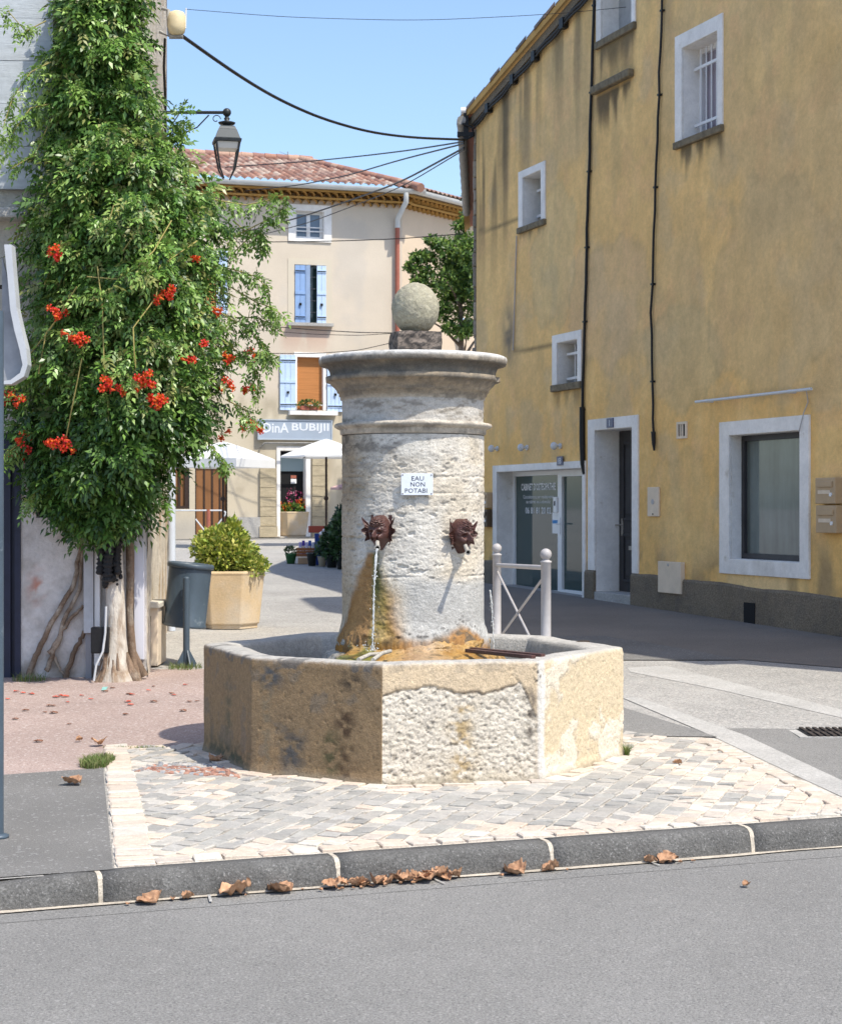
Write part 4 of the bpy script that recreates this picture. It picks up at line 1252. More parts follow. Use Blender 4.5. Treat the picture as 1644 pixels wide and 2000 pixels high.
mb.add([up(q1, 9.9), up(q2, 9.9), up(q2, 13), up(q1, 13)], [(0, 1, 2, 3)])  # flank of the unseen taller block added for its shadow
sw = mb.build('side_wall', M['plinth'], yh)
# roofs
rb = MB()
def roofstrip(u0, u1, z0, z1, depth, th, over=.14):
    a0, a1 = Y.pt(u0, z0, over), Y.pt(u1, z1, over)
    rb.obox(a0, a1 - a0, (SD if u0 < 5 else Vector((.94, .34, 0))) * depth, (0, 0, th))
roofstrip(-.45, 9.4, ZE - .45 * SLOPE + .03, ZE + 9.4 * SLOPE + .03, 11.2, .10)
roofstrip(9.3, 12.2, 12.36, 13.62, 8, .12); roofstrip(12.2, 16.9, 13.62, 8.75, 8, .12)  # roof of the unseen taller block added for its shadow
roof = rb.build('roof', M['genoise'], yh)
# verge tiles seen edge-on along the gable
vt = MB()
u = -.50
rr = random.Random(4)
while u < 4.6:
    zc = ZE + u * SLOPE + .13
    p = Y.pt(u, zc, .10 + rr.uniform(-.02, .03))
    ax = (Y.d + Vector((0, 0, SLOPE))).normalized()
    n_ = 7; L_ = .40; vs = []
    for e in (0, L_):
        cc = p + ax * e + Vector((0, 0, .02 if e else 0))
        r0 = .085 if e else .10
        for k in range(n_):
            a_ = math.pi * k / (n_ - 1)
            vs.append(cc + SD * (-math.cos(a_) * r0) + Vector((0, 0, math.sin(a_) * r0 * .8)))
    vt.cur = rr.choice([(.22, .17, .14), (.30, .2, .15), (.18, .15, .13), (.26, .22, .19)])
    vt.add(vs, [(k, k + 1, n_ + k + 1, n_ + k) for k in range(n_ - 1)] + [tuple(range(n_)), tuple(range(2 * n_ - 1, n_ - 1, -1))])
    u += .34
vt.build('verge_tiles', M['roof'], yh, use_col=True)
# mortar under the verge
vm = MB(); a0 = Y.pt(-.35, ZE - .35 * SLOPE - .10, .0); a1 = Y.pt(5, ZE + 5 * SLOPE - .10, .0)
vm.obox(a0, a1 - a0, Y.n * .06, (0, 0, .13)); vm.build('verge_mortar', M['plinth'], yh)
# eave corner: gutter running away along the side wall, with its soffit of tiles
gt = MB()
g_s = YA + Vector((-.20, .2, 0)) ; 
pts = []
for k in range(26):
    p = YA + SD * (k * .36) + Vector((-.24, 0, 0)); pts.append((p.x, p.y, ZE - .06 + (.012 if k % 2 else 0)))
gt.tube(pts, [.085 if k % 2 else .074 for k in range(26)], 10)
gt.build('gutter', M['old_zinc'], yh)
sf = MB(); sf.obox(YA + Vector((-.20, .1, ZE + .00)), SD * 11, (.20, 0, 0), (0, 0, .06)); sf.build('eave', M['terracotta'], yh)
# rough stone quoin showing along the far edge
qs = MB(); rr = random.Random(11)
z = -.2
while z < ZE - .3:
    h = rr.uniform(.16, .34); w_ = rr.uniform(.05, .13)
    qs.cur = rr.choice([(.26, .23, .19), (.34, .30, .25), (.2, .18, .16), (.38, .33, .26)])
    qs.obox(YA + Vector((-w_ * .55, .02, z)), Vector((w_ * .55 + .02, .0, 0)), SD * rr.uniform(.3, .5), (0, 0, h - .012))
    z += h
qs.build('corner_stones', M['quoin'], yh, bevel=.02, use_col=True)
# plinth
pb = MB()
def plz(u): return float(np.interp(u, [0, 4.2, 6.2, 10.6, 16.6], [.66, .64, .63, .55, .5]))
def plinth(u0, u1):
    n_ = max(2, int((u1 - u0) / .12)); vs = []
    for i in range(n_ + 1):
        u_ = u0 + (u1 - u0) * i / n_
        zt = plz(u_) + .03 * (float(fbm(np.array([[u_ * 2.2, 0, 0]]), 3, 5)[0]) - .5) * 2
        j = .008 * random.random()
        vs += [Y.pt(u_, -.3, .045 + j), Y.pt(u_, zt - .03, .035 + j), Y.pt(u_, zt, .02), Y.pt(u_, zt, -.02)]
    fs = [(i * 4 + k, (i + 1) * 4 + k, (i + 1) * 4 + k + 1, i * 4 + k + 1) for i in range(n_) for k in range(3)]
    fs += [(0, 1, 2, 3), (n_ * 4 + 3, n_ * 4 + 2, n_ * 4 + 1, n_ * 4)]
    pb.add(vs, fs)
sh, dr = WIN['shop'], WIN['door']
plinth(-.02, sh[0][0]); plinth(sh[0][1], dr[1][0]); plinth(dr[1][1], 16.6)
plinth_o = pb.build('plinth', M['plinth'], yh)
# vent hole in the plinth
vb = MB(); Y.box(vb, vent_u - .12, vent_u + .12, vent_z - .13, vent_z + .13, .03, .052); vb.build('vent_hole', M['dark'], plinth_o)

def window_unit(nm, depth=.28, frame_o=.022, bottom=True, label=None, reveal=None, part='window'):
    o_, i_ = WIN[nm]
    mb = MB()
    Y.ring(mb, *o_, *i_, -.005, frame_o, bottom=bottom)
    fr = mb.build(part, M['white'], yh, bevel=.006)
    if label: fr['label'] = label
    rv = MB()
    e = .004
    Y.box(rv, i_[0] - .02, i_[0] + e, i_[2], i_[3], -depth, -.006)
    Y.box(rv, i_[1] - e, i_[1] + .02, i_[2], i_[3], -depth, -.006)
    Y.box(rv, i_[0] + e, i_[1] - e, i_[3] - e, i_[3] + .02, -depth, -.006)
    Y.box(rv, i_[0] + e, i_[1] - e, i_[2] - .02, i_[2] + e, -depth, -.006)
    rv.build('reveal', reveal or M['white'], fr)
    return fr, o_, i_
def bx(mbx, *a): Y.box(mbx, *a)
def part(fn, name, mt, parent, bevel=0):
    m_ = MB(); fn(m_); return m_.build(name, mt, parent, bevel=bevel)
def back(i_, d, fr, mt=None):
    part(lambda m_: Y.box(m_, i_[0] - .02, i_[1] + .02, i_[2] - .02, i_[3] + .02, -d - .05, -d - .045), 'dark_room', mt or M['dark'], fr)
def sill(nm, o_, z, th, dep, mt, fr):
    part(lambda m_: Y.box(m_, o_[0] - .01, o_[1] + .01, z - th, z, -.2, dep), 'sill', mt, fr, bevel=.012)
M['sill'] = mat('old_sill', (.20, .165, .11), .95, noise=[(14, .6, 1.3)], bump=[(30, .01)])
M['curtain'] = mat('violet_curtain', (.35, .30, .36), .9, noise=[(30, .75, 1.2, (1, 1, .05))])
def bars(i_, fr, xs, zsb, d, mt=M['pvc'], r=.011):
    m_ = MB()
    for u_ in xs: m_.tube([Y.pt(u_, i_[2] + .03, -d), Y.pt(u_, i_[3] - .03, -d)], r, 6)
    for z_ in zsb: Y.box(m_, i_[0] + .02, i_[1] - .005, z_ - .018, z_ + .018, -d - .012, -d + .012)
    m_.build('bars', mt, fr)
# upper barred window
fr, o_, i_ = window_unit('upper', bottom=False, label='barred upper window with white surround and dirty sill')
sill('upper', o_, i_[2] + .03, .09, .05, M['sill'], fr)
part(lambda m_: Y.box(m_, i_[0], i_[1], i_[2], i_[3], -.30, -.285), 'curtain', M['curtain'], fr)
m_ = MB(); Y.ring(m_, i_[0], i_[1], i_[2], i_[3], i_[0] + .07, i_[1] - .07, i_[2] + .07, i_[3] - .07, -.28, -.23); m_.build('sash', M['pvc'], fr)
part(lambda m_: Y.box(m_, i_[0] + .07, i_[1] - .07, i_[2] + .07, i_[3] - .07, -.282, -.276), 'pane', mat('clear_pane', (.30, .26, .31), .08, spec=.5, noise=[(20, .6, 1.3, (1, 1, .03))]), fr)
h_ = i_[3] - i_[2]
bars(i_, fr, np.linspace(i_[0] + .18, i_[1] - .06, 6), [i_[2] + .18 * h_, i_[2] + .78 * h_], .16)
# top window, cut by the picture edge
fr, o_, i_ = window_unit('top', bottom=False, label='top floor window with closed pale shutter')
sill('top', o_, i_[2] + .03, .10, .05, M['sill'], fr)
part(lambda m_: Y.box(m_, i_[0], i_[1], i_[2], i_[3], -.30, -.26), 'shutter', mat('pale_shutter', (.42, .42, .42), .7, noise=[(9, .8, 1.1)]), fr)
part(lambda m_: Y.box(m_, lu0, lu1, LZ - .09, LZ + .02, 0, .10), 'ledge', M['sill'], yh, bevel=.02)
# mid window
fr, o_, i_ = window_unit('mid', bottom=False, depth=.34, label='small upper window with white surround near the corner')
sill('mid', o_, i_[2] + .03, .09, .05, M['sill'], fr)
part(lambda m_: Y.box(m_, i_[0], i_[1], i_[2], i_[3], -.36, -.34), 'pane', M['glass'], fr)
bars(i_, fr, np.linspace(i_[0] + .3, i_[1] - .08, 3), [i_[2] + .25 * (i_[3] - i_[2]), i_[2] + .75 * (i_[3] - i_[2])], .22)
# small window with flowers
fr, o_, i_ = window_unit('small', bottom=False, depth=.30, label='small barred window with an orchid on the sill')
sill('small', o_, i_[2] + .02, .10, .05, M['sill'], fr)
part(lambda m_: Y.box(m_, i_[0], i_[1], i_[2], i_[3], -.33, -.30), 'pane', M['glass'], fr)
h_ = i_[3] - i_[2]
bars(i_, fr, np.linspace(i_[0] + .30, i_[1] - .1, 3), [i_[2] + .17 * h_, i_[2] + .74 * h_], .14)
oc = Y.pt(i_[0] + .42, i_[2] + .01, -.20)
orc = thing('orchid', oc, 'pink orchid in a pot on the sill behind the small window bars', 'flower')
m_ = MB(); m_.lathe([(.04, 0), (.055, .09)], oc, 12); m_.build('pot', M['terracotta'], orc)
m_ = MB(); m_.tube([oc + Vector((0, 0, .08)), oc + Vector((.0, -.02, .3)), oc + Vector((-.02, .06, .48))], .006, 6)
m_.tube([oc + Vector((0, 0, .08)), oc + Vector((.0, -.12, .25)), oc + Vector((-.02, -.22, .36))], .006, 6)
for a_ in range(6):
    an = a_ * 1.05; d_ = Vector((math.cos(an), math.sin(an), .35)) * .13
    m_.add([oc + Vector((0, 0, .09)), oc + d_ * .5 + Vector((-d_.y * .25, d_.x * .25, .13)), oc + d_ + Vector((0, 0, .08)), oc + d_ * .5 + Vector((d_.y * .25, -d_.x * .25, .13))], [(0, 1, 2, 3)])
m_.build('stem', mat('orchid_green', (.05, .11, .03), .5), orc)
M['orchid_pink'] = mat('orchid_pink', (.55, .22, .50), .6, transl=.2)
for (dy, dz) in ((.06, .48), (.03, .42), (-.22, .36), (-.17, .31)):
    cc = oc + Vector((-.03, dy, dz)); m_ = MB()
    for k in range(5):
        an = k * 1.2566; e1 = Vector((-.2, math.cos(an), math.sin(an))) * .055; e2 = Vector((0, -math.sin(an), math.cos(an))) * .03
        m_.add([cc, cc + e1 * .6 + e2, cc + e1, cc + e1 * .6 - e2], [(0, 1, 2, 3)])
    m_.build('bloom', M['orchid_pink'], orc)
# street door
o_, i_ = WIN['door']
m_ = MB(); Y.ring(m_, o_[0], o_[1], plz(4.3) , o_[3], i_[0], i_[1], plz(4.3), i_[3], -.005, .024, bottom=False)
# battered frame: legs splay a little
fr = m_.build('door_surround', M['white'], yh, bevel=.006)
DD = .36
m_ = MB(); e = .004
Y.box(m_, i_[0] - .03, i_[0] + e, i_[2] - .3, i_[3], -DD, -.006); Y.box(m_, i_[1] - e, i_[1] + .03, i_[2] - .3, i_[3], -DD, -.006)
Y.box(m_, i_[0] + e, i_[1] - e, i_[3] - e, i_[3] + .02, -DD, -.006)
m_.build('reveal', M['white'], fr)
part(lambda m_: Y.box(m_, i_[0] + .005, i_[1] - .005, -.2, i_[2], -DD, .03), 'step', M['concrete'], fr, bevel=.01)
dl = MB(); Y.box(dl, i_[0], i_[1], i_[2], i_[3], -DD - .06, -DD)
door = dl.build('door', M['door'], yh)
wd_ = i_[1] - i_[0]; hd_ = i_[3] - i_[2]
m_ = MB()
for (a_, b_, c_, d_) in ((.12, .46, .06, .36), (.54, .88, .06, .36), (.12, .46, .44, .93), (.54, .88, .44, .93)):
    u0_, u1_, z0_, z1_ = i_[0] + wd_ * a_, i_[0] + wd_ * b_, i_[2] + hd_ * c_, i_[2] + hd_ * d_
    Y.ring(m_, u0_, u1_, z0_, z1_, u0_ + .04, u1_ - .04, z0_ + .04, z1_ - .04, -DD - .004, -DD + .022)
    Y.box(m_, u0_ + .09, u1_ - .09, z0_ + .09, z1_ - .09, -DD - .004, -DD + .014)
m_.build('panel', M['door'], door, bevel=.006)
m_ = MB(); zc = i_[2] + hd_ * .40; uc = i_[0] + wd_ * .10
Y.box(m_, uc - .02, uc + .02, zc - .12, zc + .12, -DD, -DD + .012); m_.tube([Y.pt(uc, zc + .03, -DD + .012), Y.pt(uc, zc + .03, -DD + .06), Y.pt(uc - .10, zc + .03, -DD + .06)], .010, 8)
m_.build('handle', M['pale_metal'], door)
m_ = MB(); m_.ball(Y.pt(i_[0] + wd_ * .5, zc - .02, -DD + .04), .035, 12, 8); m_.build('knob', M['pvc'], door)
part(lambda m_: Y.box(m_, i_[0] + wd_ * .30, i_[0] + wd_ * .45, i_[2] + hd_ * .26, i_[2] + hd_ * .285, -DD, -DD + .025), 'letter_flap', M['pale_metal'], door)
# osteopath's shop front
o_, i_ = WIN['shop']
m_ = MB(); Y.ring(m_, o_[0], o_[1], -.1, o_[3], i_[0], i_[1], -.1, i_[3], -.005, .024, bottom=False)
fr = m_.build('shop_surround', M['white'], yh, bevel=.006)
DS = .285
m_ = MB(); Y.box(m_, i_[0] - .03, i_[0] + e, i_[2] - .1, i_[3], -DS, -.006); Y.box(m_, i_[1] - e, i_[1] + .03, i_[2] - .1, i_[3], -DS, -.006); Y.box(m_, i_[0] + e, i_[1] - e, i_[3] - e, i_[3] + .02, -DS, -.006)
m_.build('reveal', M['white'], fr)
part(lambda m_: Y.box(m_, i_[0] + .005, i_[1] - .005, -.2, i_[2] - .02, -DS, .02), 'threshold', M['concrete'], fr)
S2 = Face2(Y.pt(0, 0, -DS), YD)      # the glazing plane
uA, _ = S2.uz(1007, 1000); uB, _ = S2.uz(1096, 1000); uC = i_[1]
zt_, zb_ = i_[3], i_[2] - .02
sf = MB()
def vring(m_, u0, u1, z0, z1, t, o0, o1): S2.ring(m_, u0, u1, z0, z1, u0 + t, u1 - t, z0 + t, z1 - t, o0, o1)
shopf = MB(); vring(shopf, i_[0], uB, zb_, zt_, .07, -.03, .03)
sfo = shopf.build('shop_window', M['pvc'], yh, bevel=.004)
pane_o = part(lambda m_: S2.box(m_, i_[0] + .07, uB - .07, zb_ + .07, zt_ - .07, -.012, .0), 'pane', M['glass'], sfo)
sd = MB(); vring(sd, uB + .004, uC, zb_, zt_, .10, -.03, .045)
sdo = sd.build('glass_door', M['pvc'], yh, bevel=.004)
part(lambda m_: S2.box(m_, uB + .10, uC - .1, zb_ + .1, zt_ - .1, -.01, .002), 'pane', M['glass'], sdo)
m_ = MB(); S2.box(m_, uB + .03, uB + .07, 1.12, 1.36, .045, .055); m_.tube([S2.pt(uB + .05, 1.27, .05), S2.pt(uB + .05, 1.27, .10), S2.pt(uB + .17, 1.27, .10)], .011, 8); m_.build('handle', M['pvc'], sdo)
_, zx = S2.uz(1050, 949); cu = S2.uz(1051, 949)[0]
text_mesh("CABINET D'OSTÉOPATHIE", 'lettering', S2.pt(cu, zx, .002), YD, (0, 0, 1), M['white_letter'], sfo, height=.135, width=S2.uz(1085, 949)[0] - S2.uz(1018, 949)[0], bold=.022, off=.002)
_, z_ = S2.uz(1051, 970); text_mesh("Consultations sur rendez-vous", 'lettering', S2.pt(cu, z_, .002), YD, (0, 0, 1), M['white_letter'], sfo, height=.055, width=(S2.uz(1081, 970)[0] - S2.uz(1022, 970)[0]), off=.002)
_, z_ = S2.uz(1051, 979.5); text_mesh("au cabinet ou à domicile", 'lettering', S2.pt(cu, z_, .002), YD, (0, 0, 1), M['white_letter'], sfo, height=.055, width=(S2.uz(1075, 980)[0] - S2.uz(1028, 980)[0]), off=.002)
_, z_ = S2.uz(1051, 997); text_mesh("06 81 81 20 02", 'lettering', S2.pt(cu, z_, .002), YD, (0, 0, 1), M['white_letter'], sfo, height=.10, width=(S2.uz(1076, 997)[0] - S2.uz(1026, 997)[0]), bold=.01, off=.002)
pu = S2.uz(1085, 1022)[0]; pz1, pz0 = S2.uz(1085, 1001)[1], S2.uz(1085, 1042)[1]
pst = thing('notice', S2.pt(pu, pz0, .004), 'white paper notice with a blue stripe stuck on the glazed shop front', 'notice')
part(lambda m_: S2.box(m_, pu - .11, pu + .11, pz0, pz1, .002, .006), 'sheet', M['pvc'], pst)
part(lambda m_: S2.box(m_, pu - .10, pu + .10, pz0 + .15, pz0 + .20, .006, .008), 'blue_stripe', mat('notice_blue', (.05, .25, .55), .6), pst)
kb_u, kb_z = S2.uz(1090, 985)
kbx = thing('entry_keypad', S2.pt(kb_u, kb_z - .1, .03), 'white entry keypad on the frame between shop window and glass door', 'keypad')
part(lambda m_: S2.box(m_, kb_u - .06, kb_u + .06, kb_z - .12, kb_z + .11, .03, .06), 'case', M['pvc'], kbx, bevel=.006)
part(lambda m_: S2.box(m_, kb_u - .02, kb_u + .02, kb_z - .02, kb_z + .05, .06, .064), 'screen', M['dark'], kbx)
# large show window
o_, i_ = WIN['show']
fr, o_, i_ = window_unit('show', depth=.20, frame_o=.03, label='large ground floor window with a thick white surround')
m_ = MB(); Y.ring(m_, i_[0], i_[1], i_[2], i_[3], i_[0] + .07, i_[1] - .07, i_[2] + .07, i_[3] - .07, -.20, -.14); m_.build('frame', M['door'], fr)
part(lambda m_: Y.box(m_, i_[0] + .06, i_[1] - .06, i_[2] + .06, i_[3] - .06, -.19, -.18), 'pane', M['glass_grey'], fr)
# ---- things fixed on the wall
def wall_thing(name, x, y, label, cat, group=None, o=0.0):
    u_, z_ = Y.uz(x, y); return thing(name, Y.pt(u_, z_, o), label, cat, group), u_, z_
def number_plate(x, y, txt, label, off):
    t, u_, z_ = wall_thing('number_plate', x, y, label, 'number plate', o=off)
    part(lambda m_: Y.box(m_, u_ - .10, u_ + .10, z_ - .065, z_ + .065, off, off + .012), 'plate', M['enamel_blue'], t, bevel=.003)
    text_mesh(txt, 'lettering', Y.pt(u_, z_, off + .012), YD, (0, 0, 1), M['letter_white'], t, height=.085, off=.002, bold=.01)
number_plate(1195, 826, '1', 'blue number plate reading 1 above the dark street door', .026)
number_plate(1097, 900, '1B', 'blue number plate above the osteopath shop front', .026)
# three round wall lamps
l0 = None
for (x, y, lb) in ((972, 876, 'round metal wall lamp nearest the fountain column'), (1030, 874, 'round metal wall lamp in the middle above the shop front'), (1095, 871, 'round metal wall lamp directly above the shop number plate')):
    u_, z_ = Y.uz(x, y)
    if l0 is None:
        l0 = thing('wall_lamp', Y.pt(u_, z_), lb, 'wall lamp', 'wall lamps over the shop front')
        p = Y.pt(u_, z_)
        m_ = MB(); m_.tube([p, p + Y.n * .02], .04, 16); m_.tube([p + Y.n * .02, p + Y.n * .09], .02, 10); m_.build('bracket', M['galv'], l0)
        m_ = MB(); m_.ball(p + Y.n * .11, .052, 16, 10, 1.1); m_.build('shade', M['galv'], l0)
    else:
        l = copy_tree(l0); l.location = Y.pt(u_, z_); l['label'] = lb
# black cables on the wall
def wall_cable(pts, r, label, ends=None, clips=True):
    P_ = []
    for (x, y) in pts:
        u_, z_ = Y.uz(x, y); P_.append(Y.pt(u_, z_, .03))
    t = thing('wall_cable', P_[-1], label, 'cable')
    dense = []
    for a_, b_ in zip(P_[:-1], P_[1:]):
        n_ = max(2, int((b_ - a_).length / .25))
        for k in range(n_): dense.append(a_.lerp(b_, k / n_) + Y.d * random.gauss(0, .008))
    dense.append(P_[-1])
    m_ = MB(); m_.tube(dense, r, 8); m_.build('cable', M['black'], t)
    for k in range(1, len(dense), 4):
        m_ = MB()
        p = dense[k]; m_.obox(p - Y.d * (r + .012) - Y.n * .03 - Vector((0, 0, .012)), Y.d * (2 * r + .024), Y.n * (.03 + r + .004), (0, 0, .024))
        m_.build('clip', M['black'], t)
    if ends:
        Q_ = [Y.pt(*Y.uz(x, y), .035) for x, y in ends[0]]
        m_ = MB(); m_.tube(Q_, ends[1], 10); m_.build('sheath', M['black'], t)
    return t
wall_cable([(1165, -40), (1162, 60), (1156, 260), (1148, 520), (1143, 700), (1141, 800)], .021, 'black cable down the ochre wall ending in a thick sheath beside the dark door', (((1141, 795), (1141, 860), (1142, 905), (1144, 926)), [.04, .042, .036, .018]))
wall_cable([(1298, -20), (1292, 140), (1286, 320), (1279, 500), (1275, 610), (1277, 700), (1279, 790), (1280, 845)], .016, 'black cable down the ochre wall ending above and left of the shop window', (((1280, 843), (1281, 866), (1282, 880)), [.03, .026, .012]))
# bundle of cables following the roof edge
eb = []
for k in range(24):
    u_ = .05 + k * .2; eb.append(Y.pt(u_, ZE + SLOPE * u_ - .16 - .02 * math.sin(k * 1.3), .06))
t = thing('roof_cable', eb[0], 'bundle of black cables clipped along the sloping roof edge', 'cable')
m_ = MB(); m_.tube(eb, .028, 8); m_.tube([p + Vector((0, 0, -.06)) + Y.n * .012 for p in eb], .018, 7); m_.build('cable', M['black'], t)
for k in (3, 8, 12, 17):
    m_ = MB(); m_.obox(eb[k] - Y.d * .06 - Y.n * .05 - Vector((0, 0, .09)), Y.d * .12, Y.n * .09, (0, 0, .15))
    m_.build('clip', M['black'], t)
# thin white conduit on the left
P_ = [Y.pt(*Y.uz(x, y), .02) for x, y in ((1011, 460), (1008, 560), (1004, 684))]
m_ = MB(); m_.tube(P_, .010, 6); tag(m_.build('conduit', M['grey_post'], None, loc=P_[-1]), 'thin grey conduit below the small upper window', 'conduit')
# unlit fluorescent batten over the show window
a_, b_ = Y.pt(*Y.uz(1371, 784), .09), Y.pt(*Y.uz(1598, 761), .09); zz = (a_.z + b_.z) / 2
t = thing('light_batten', a_, 'long white light batten mounted above the large show window', 'light batten')
m_ = MB(); m_.tube([Vector((a_.x, a_.y, zz)), Vector((b_.x, b_.y, zz))], .017, 10); m_.build('tube', M['galv'], t)
m_ = MB()
for f in (.1, .82): p = Vector((a_.x, a_.y, zz)).lerp(Vector((b_.x, b_.y, zz)), f); m_.obox(p - Y.n * .09 - Y.d * .02 - Vector((0, 0, .02)), Y.d * .04, Y.n * .09, (0, 0, .04))
m_.build('bracket', M['galv'], t)
q_ = Y.pt(*Y.uz(1579, 770), .03)
m_ = MB(); m_.tube([Vector((q_.x, q_.y, zz)), Y.pt(*Y.uz(1580, 785), .015), Y.pt(*Y.uz(1576, 806), .045), Y.pt(*Y.uz(1567, 842), .045)], .006, 6); m_.build('wire', M['grey_post'], t)
# vent grille
t, u_, z_ = wall_thing('vent_grille', 1333, 840, 'small beige vent grille with two slots between door and show window', 'vent')
m_ = MB(); Y.ring(m_, u_ - .13, u_ + .13, z_ - .105, z_ + .105, u_ - .09, u_ + .09, z_ - .075, z_ + .075, -.002, .02); m_.build('frame', M['beige_plastic'], t)
m_ = MB(); Y.box(m_, u_ - .09, u_ + .09, z_ - .075, z_ + .075, .001, .006); m_.build('backing', M['soil'], t)
m_ = MB(); Y.box(m_, u_ - .05, u_ - .03, z_ - .075, z_ + .075, .006, .018); Y.box(m_, u_ + .0, u_ + .03, z_ - .075, z_ + .075, .006, .018); m_.build('slat', M['beige_plastic'], t)
# meter covers
t, u_, z_ = wall_thing('meter_box', 1278, 980, 'beige meter cover at chest height beside the street door', 'meter box')
part(lambda m_: Y.box(m_, u_ - .155, u_ + .155, z_ - .19, z_ + .19, .0, .025), 'cover', M['beige_plastic'], t, bevel=.006)
m_ = MB(); m_.tube([Y.pt(u_, z_, .024), Y.pt(u_, z_, .032)], .035, 14); m_.build('dial', M['grey_post'], t)
m_ = MB(); m_.tube([Y.pt(u_, z_ - .16, .024), Y.pt(u_, z_ - .16, .03)], .012, 10); m_.build('lock', M['dark'], t)
t, u_, z_ = wall_thing('meter_box', 1315, 1128, 'square beige meter cover set low into the plinth', 'meter box')
part(lambda m_: Y.box(m_, u_ - .30, u_ + .30, z_ - .20, z_ + .20, .0, .065), 'cover', M['beige_plastic'], t, bevel=.008)
m_ = MB(); m_.tube([Y.pt(u_ - .02, z_ + .16, .064), Y.pt(u_ - .02, z_ + .16, .072)], .018, 10); m_.build('lock', M['grey_post'], t)
# mailboxes
def mailbox(xl, xr, yt, yb, label, mt, dep=.10):
    u0_, z1_ = Y.uz(xl, yt); u1_, _ = Y.uz(xr, yt); z0_ = Y.uz((xl + xr) / 2, yb)[1]; z1_ = Y.uz((xl + xr) / 2, yt)[1]
    t = thing('mailbox', Y.pt((u0_ + u1_) / 2, z0_), label, 'mailbox')
    part(lambda m_: Y.box(m_, u0_, u1_, z0_, z1_, 0, dep), 'case', mt, t, bevel=.008)
    h = z1_ - z0_; w_ = u1_ - u0_
    part(lambda m_: Y.box(m_, u0_ + w_ * .12, u1_ - w_ * .12, z1_ - h * .36, z1_ - h * .14, dep, dep + .014), 'flap', mt, t, bevel=.004)
    part(lambda m_: Y.box(m_, u0_ + w_ * .15, u0_ + w_ * .75, z1_ - h * .62, z1_ - h * .48, dep - .002, dep + .006), 'name_plate', M['beige_plastic'], t)
    m_ = MB(); p = Y.pt(u0_ + w_ * .8, z0_ + h * .35, dep); m_.tube([p, p + Y.n * .012], .022, 12); m_.build('lock', M['pvc'], t)
mailbox(1607, 1646, 933, 984, 'upper tan mailbox at the right edge of the photo', M['tan_metal'])
mailbox(1608, 1648, 987, 1041, 'lower tan mailbox at the right edge with a white lock', M['tan_metal'])
mailbox(947, 962, 962, 992, 'tan mailbox with grey top beside the shop front and fountain column', M['tan_metal'])
mailbox(948, 962, 995, 1029, 'dark brown mailbox under the tan one by the shop front', mat('dark_mailbox', (.09, .06, .035), .5))
# white camera-like floodlight and bracket at the roof corner
p = Y.pt(-.1, ZE - .02, .12)
t = thing('cable_bracket', p, 'black cable bracket with white lamp housing under the roof corner', 'bracket')
m_ = MB(); m_.tube([p + Vector((-.1, 0, .12)), p + Vector((-.02, 0, .12))], .06, 12); m_.build('housing', M['pvc'], t)
m_ = MB(); m_.obox(p + Vector((-.06, -.04, -.34)), (.08, 0, 0), (0, .08, 0), (0, 0, .42)); m_.obox(p + Vector((-.16, -.05, -.30)), (.28, 0, 0), (0, .1, 0), (0, 0, .07)); 
m_.tube([p + Vector((-.08, -.06, -.1)), p + Vector((.08, -.08, -.16)), p + Vector((.1, -.08, -.3)), p + Vector((-.02, -.06, -.36))], .018, 8)
m_.build('arm', M['black'], t)
# ================================================================== CREAM HOUSE across the square
BP = Vector((-3.67, 48.0, 0)); BD = Vector((1, .30, 0)).normalized()
B = Face2(BP, BD, flip=1)           # normal (d.y,-d.x): towards the camera
uL, _ = B.uz(200, 700); uR, _ = B.uz(785, 700)
gB = gz(48)
cor = B.pt(uR, 0)
bh = thing('cream_house', (cor.x, cor.y, gB), 'cream rendered house with red tiled roof and blue shutters across the square', 'house')
EZ = B.uz(600, 396)[1]              # top of the wall under the cornice
RW = Face2(cor, (.694, 1), flip=1)  # right flank
win = {'b1': B.rect(577, 632, 412, 412, 466, 466), 'b2': B.rect(575, 636, 517, 517, 632, 632), 'b3': B.rect(580, 631, 697, 697, 801, 801),
       'bl': B.rect(358, 424, 497, 497, 607, 607), 'door': B.rect(547, 597, 880, 880, 1048, 1048), 'gate': B.rect(381, 444, 905, 905, 1044, 1044), 'win0': B.rect(332, 370, 905, 905, 994, 994)}
us = list(np.linspace(uL, uR, 130)) + [v for w_ in win.values() for v in w_[:2]]
zs = list(np.linspace(gB - .3, EZ + .5, 130)) + [v for w_ in win.values() for v in w_[2:]]
V, Q, U, Z = wall_grid(B, us, zs, list(win.values()))
def cream_col(U, Z, s):
    q = np.stack([U, Z, 0 * U + s], 1)
    c = lerp((.63, .545, .445), (.59, .51, .405), fbm(q * np.array([.6, .25, 1]), 4, 301))
    c = lerp(c, (.52, .47, .41), sstep(.55, .7, fbm(q * 1.1, 4, 302)) * .5)
    lowz = sstep(gB + 4.2, gB + 3.6, Z)
    c = lerp(c, (.54, .47, .345), lowz * .8)
    c = lerp(c, (.40, .34, .25), lowz * sstep(.5, .68, fbm(q * np.array([2.5, 1.2, 1]), 4, 303)) * .7)
    c = lerp(c, (.44, .41, .36), sstep(gB + .9, gB + .2, Z) * .8)
    return c
c = cream_col(U, Z, 0)
w_ = win['b2']
st = sstep(w_[0] - .5, w_[0] - .2, U) * sstep(w_[1] + .3, w_[1] + .0, U) * sstep(w_[2] - .02, w_[2] - .10, Z) * sstep(w_[2] - 1.2, w_[2] - .2, Z)
c = lerp(c, (.50, .31, .23), st * .6 * sstep(.35, .6, fbm(np.stack([U * 4, Z, 0 * U], 1), 4, 305) + .1))
mesh_np('wall', V, Q, M['cream'], bh, col=c)
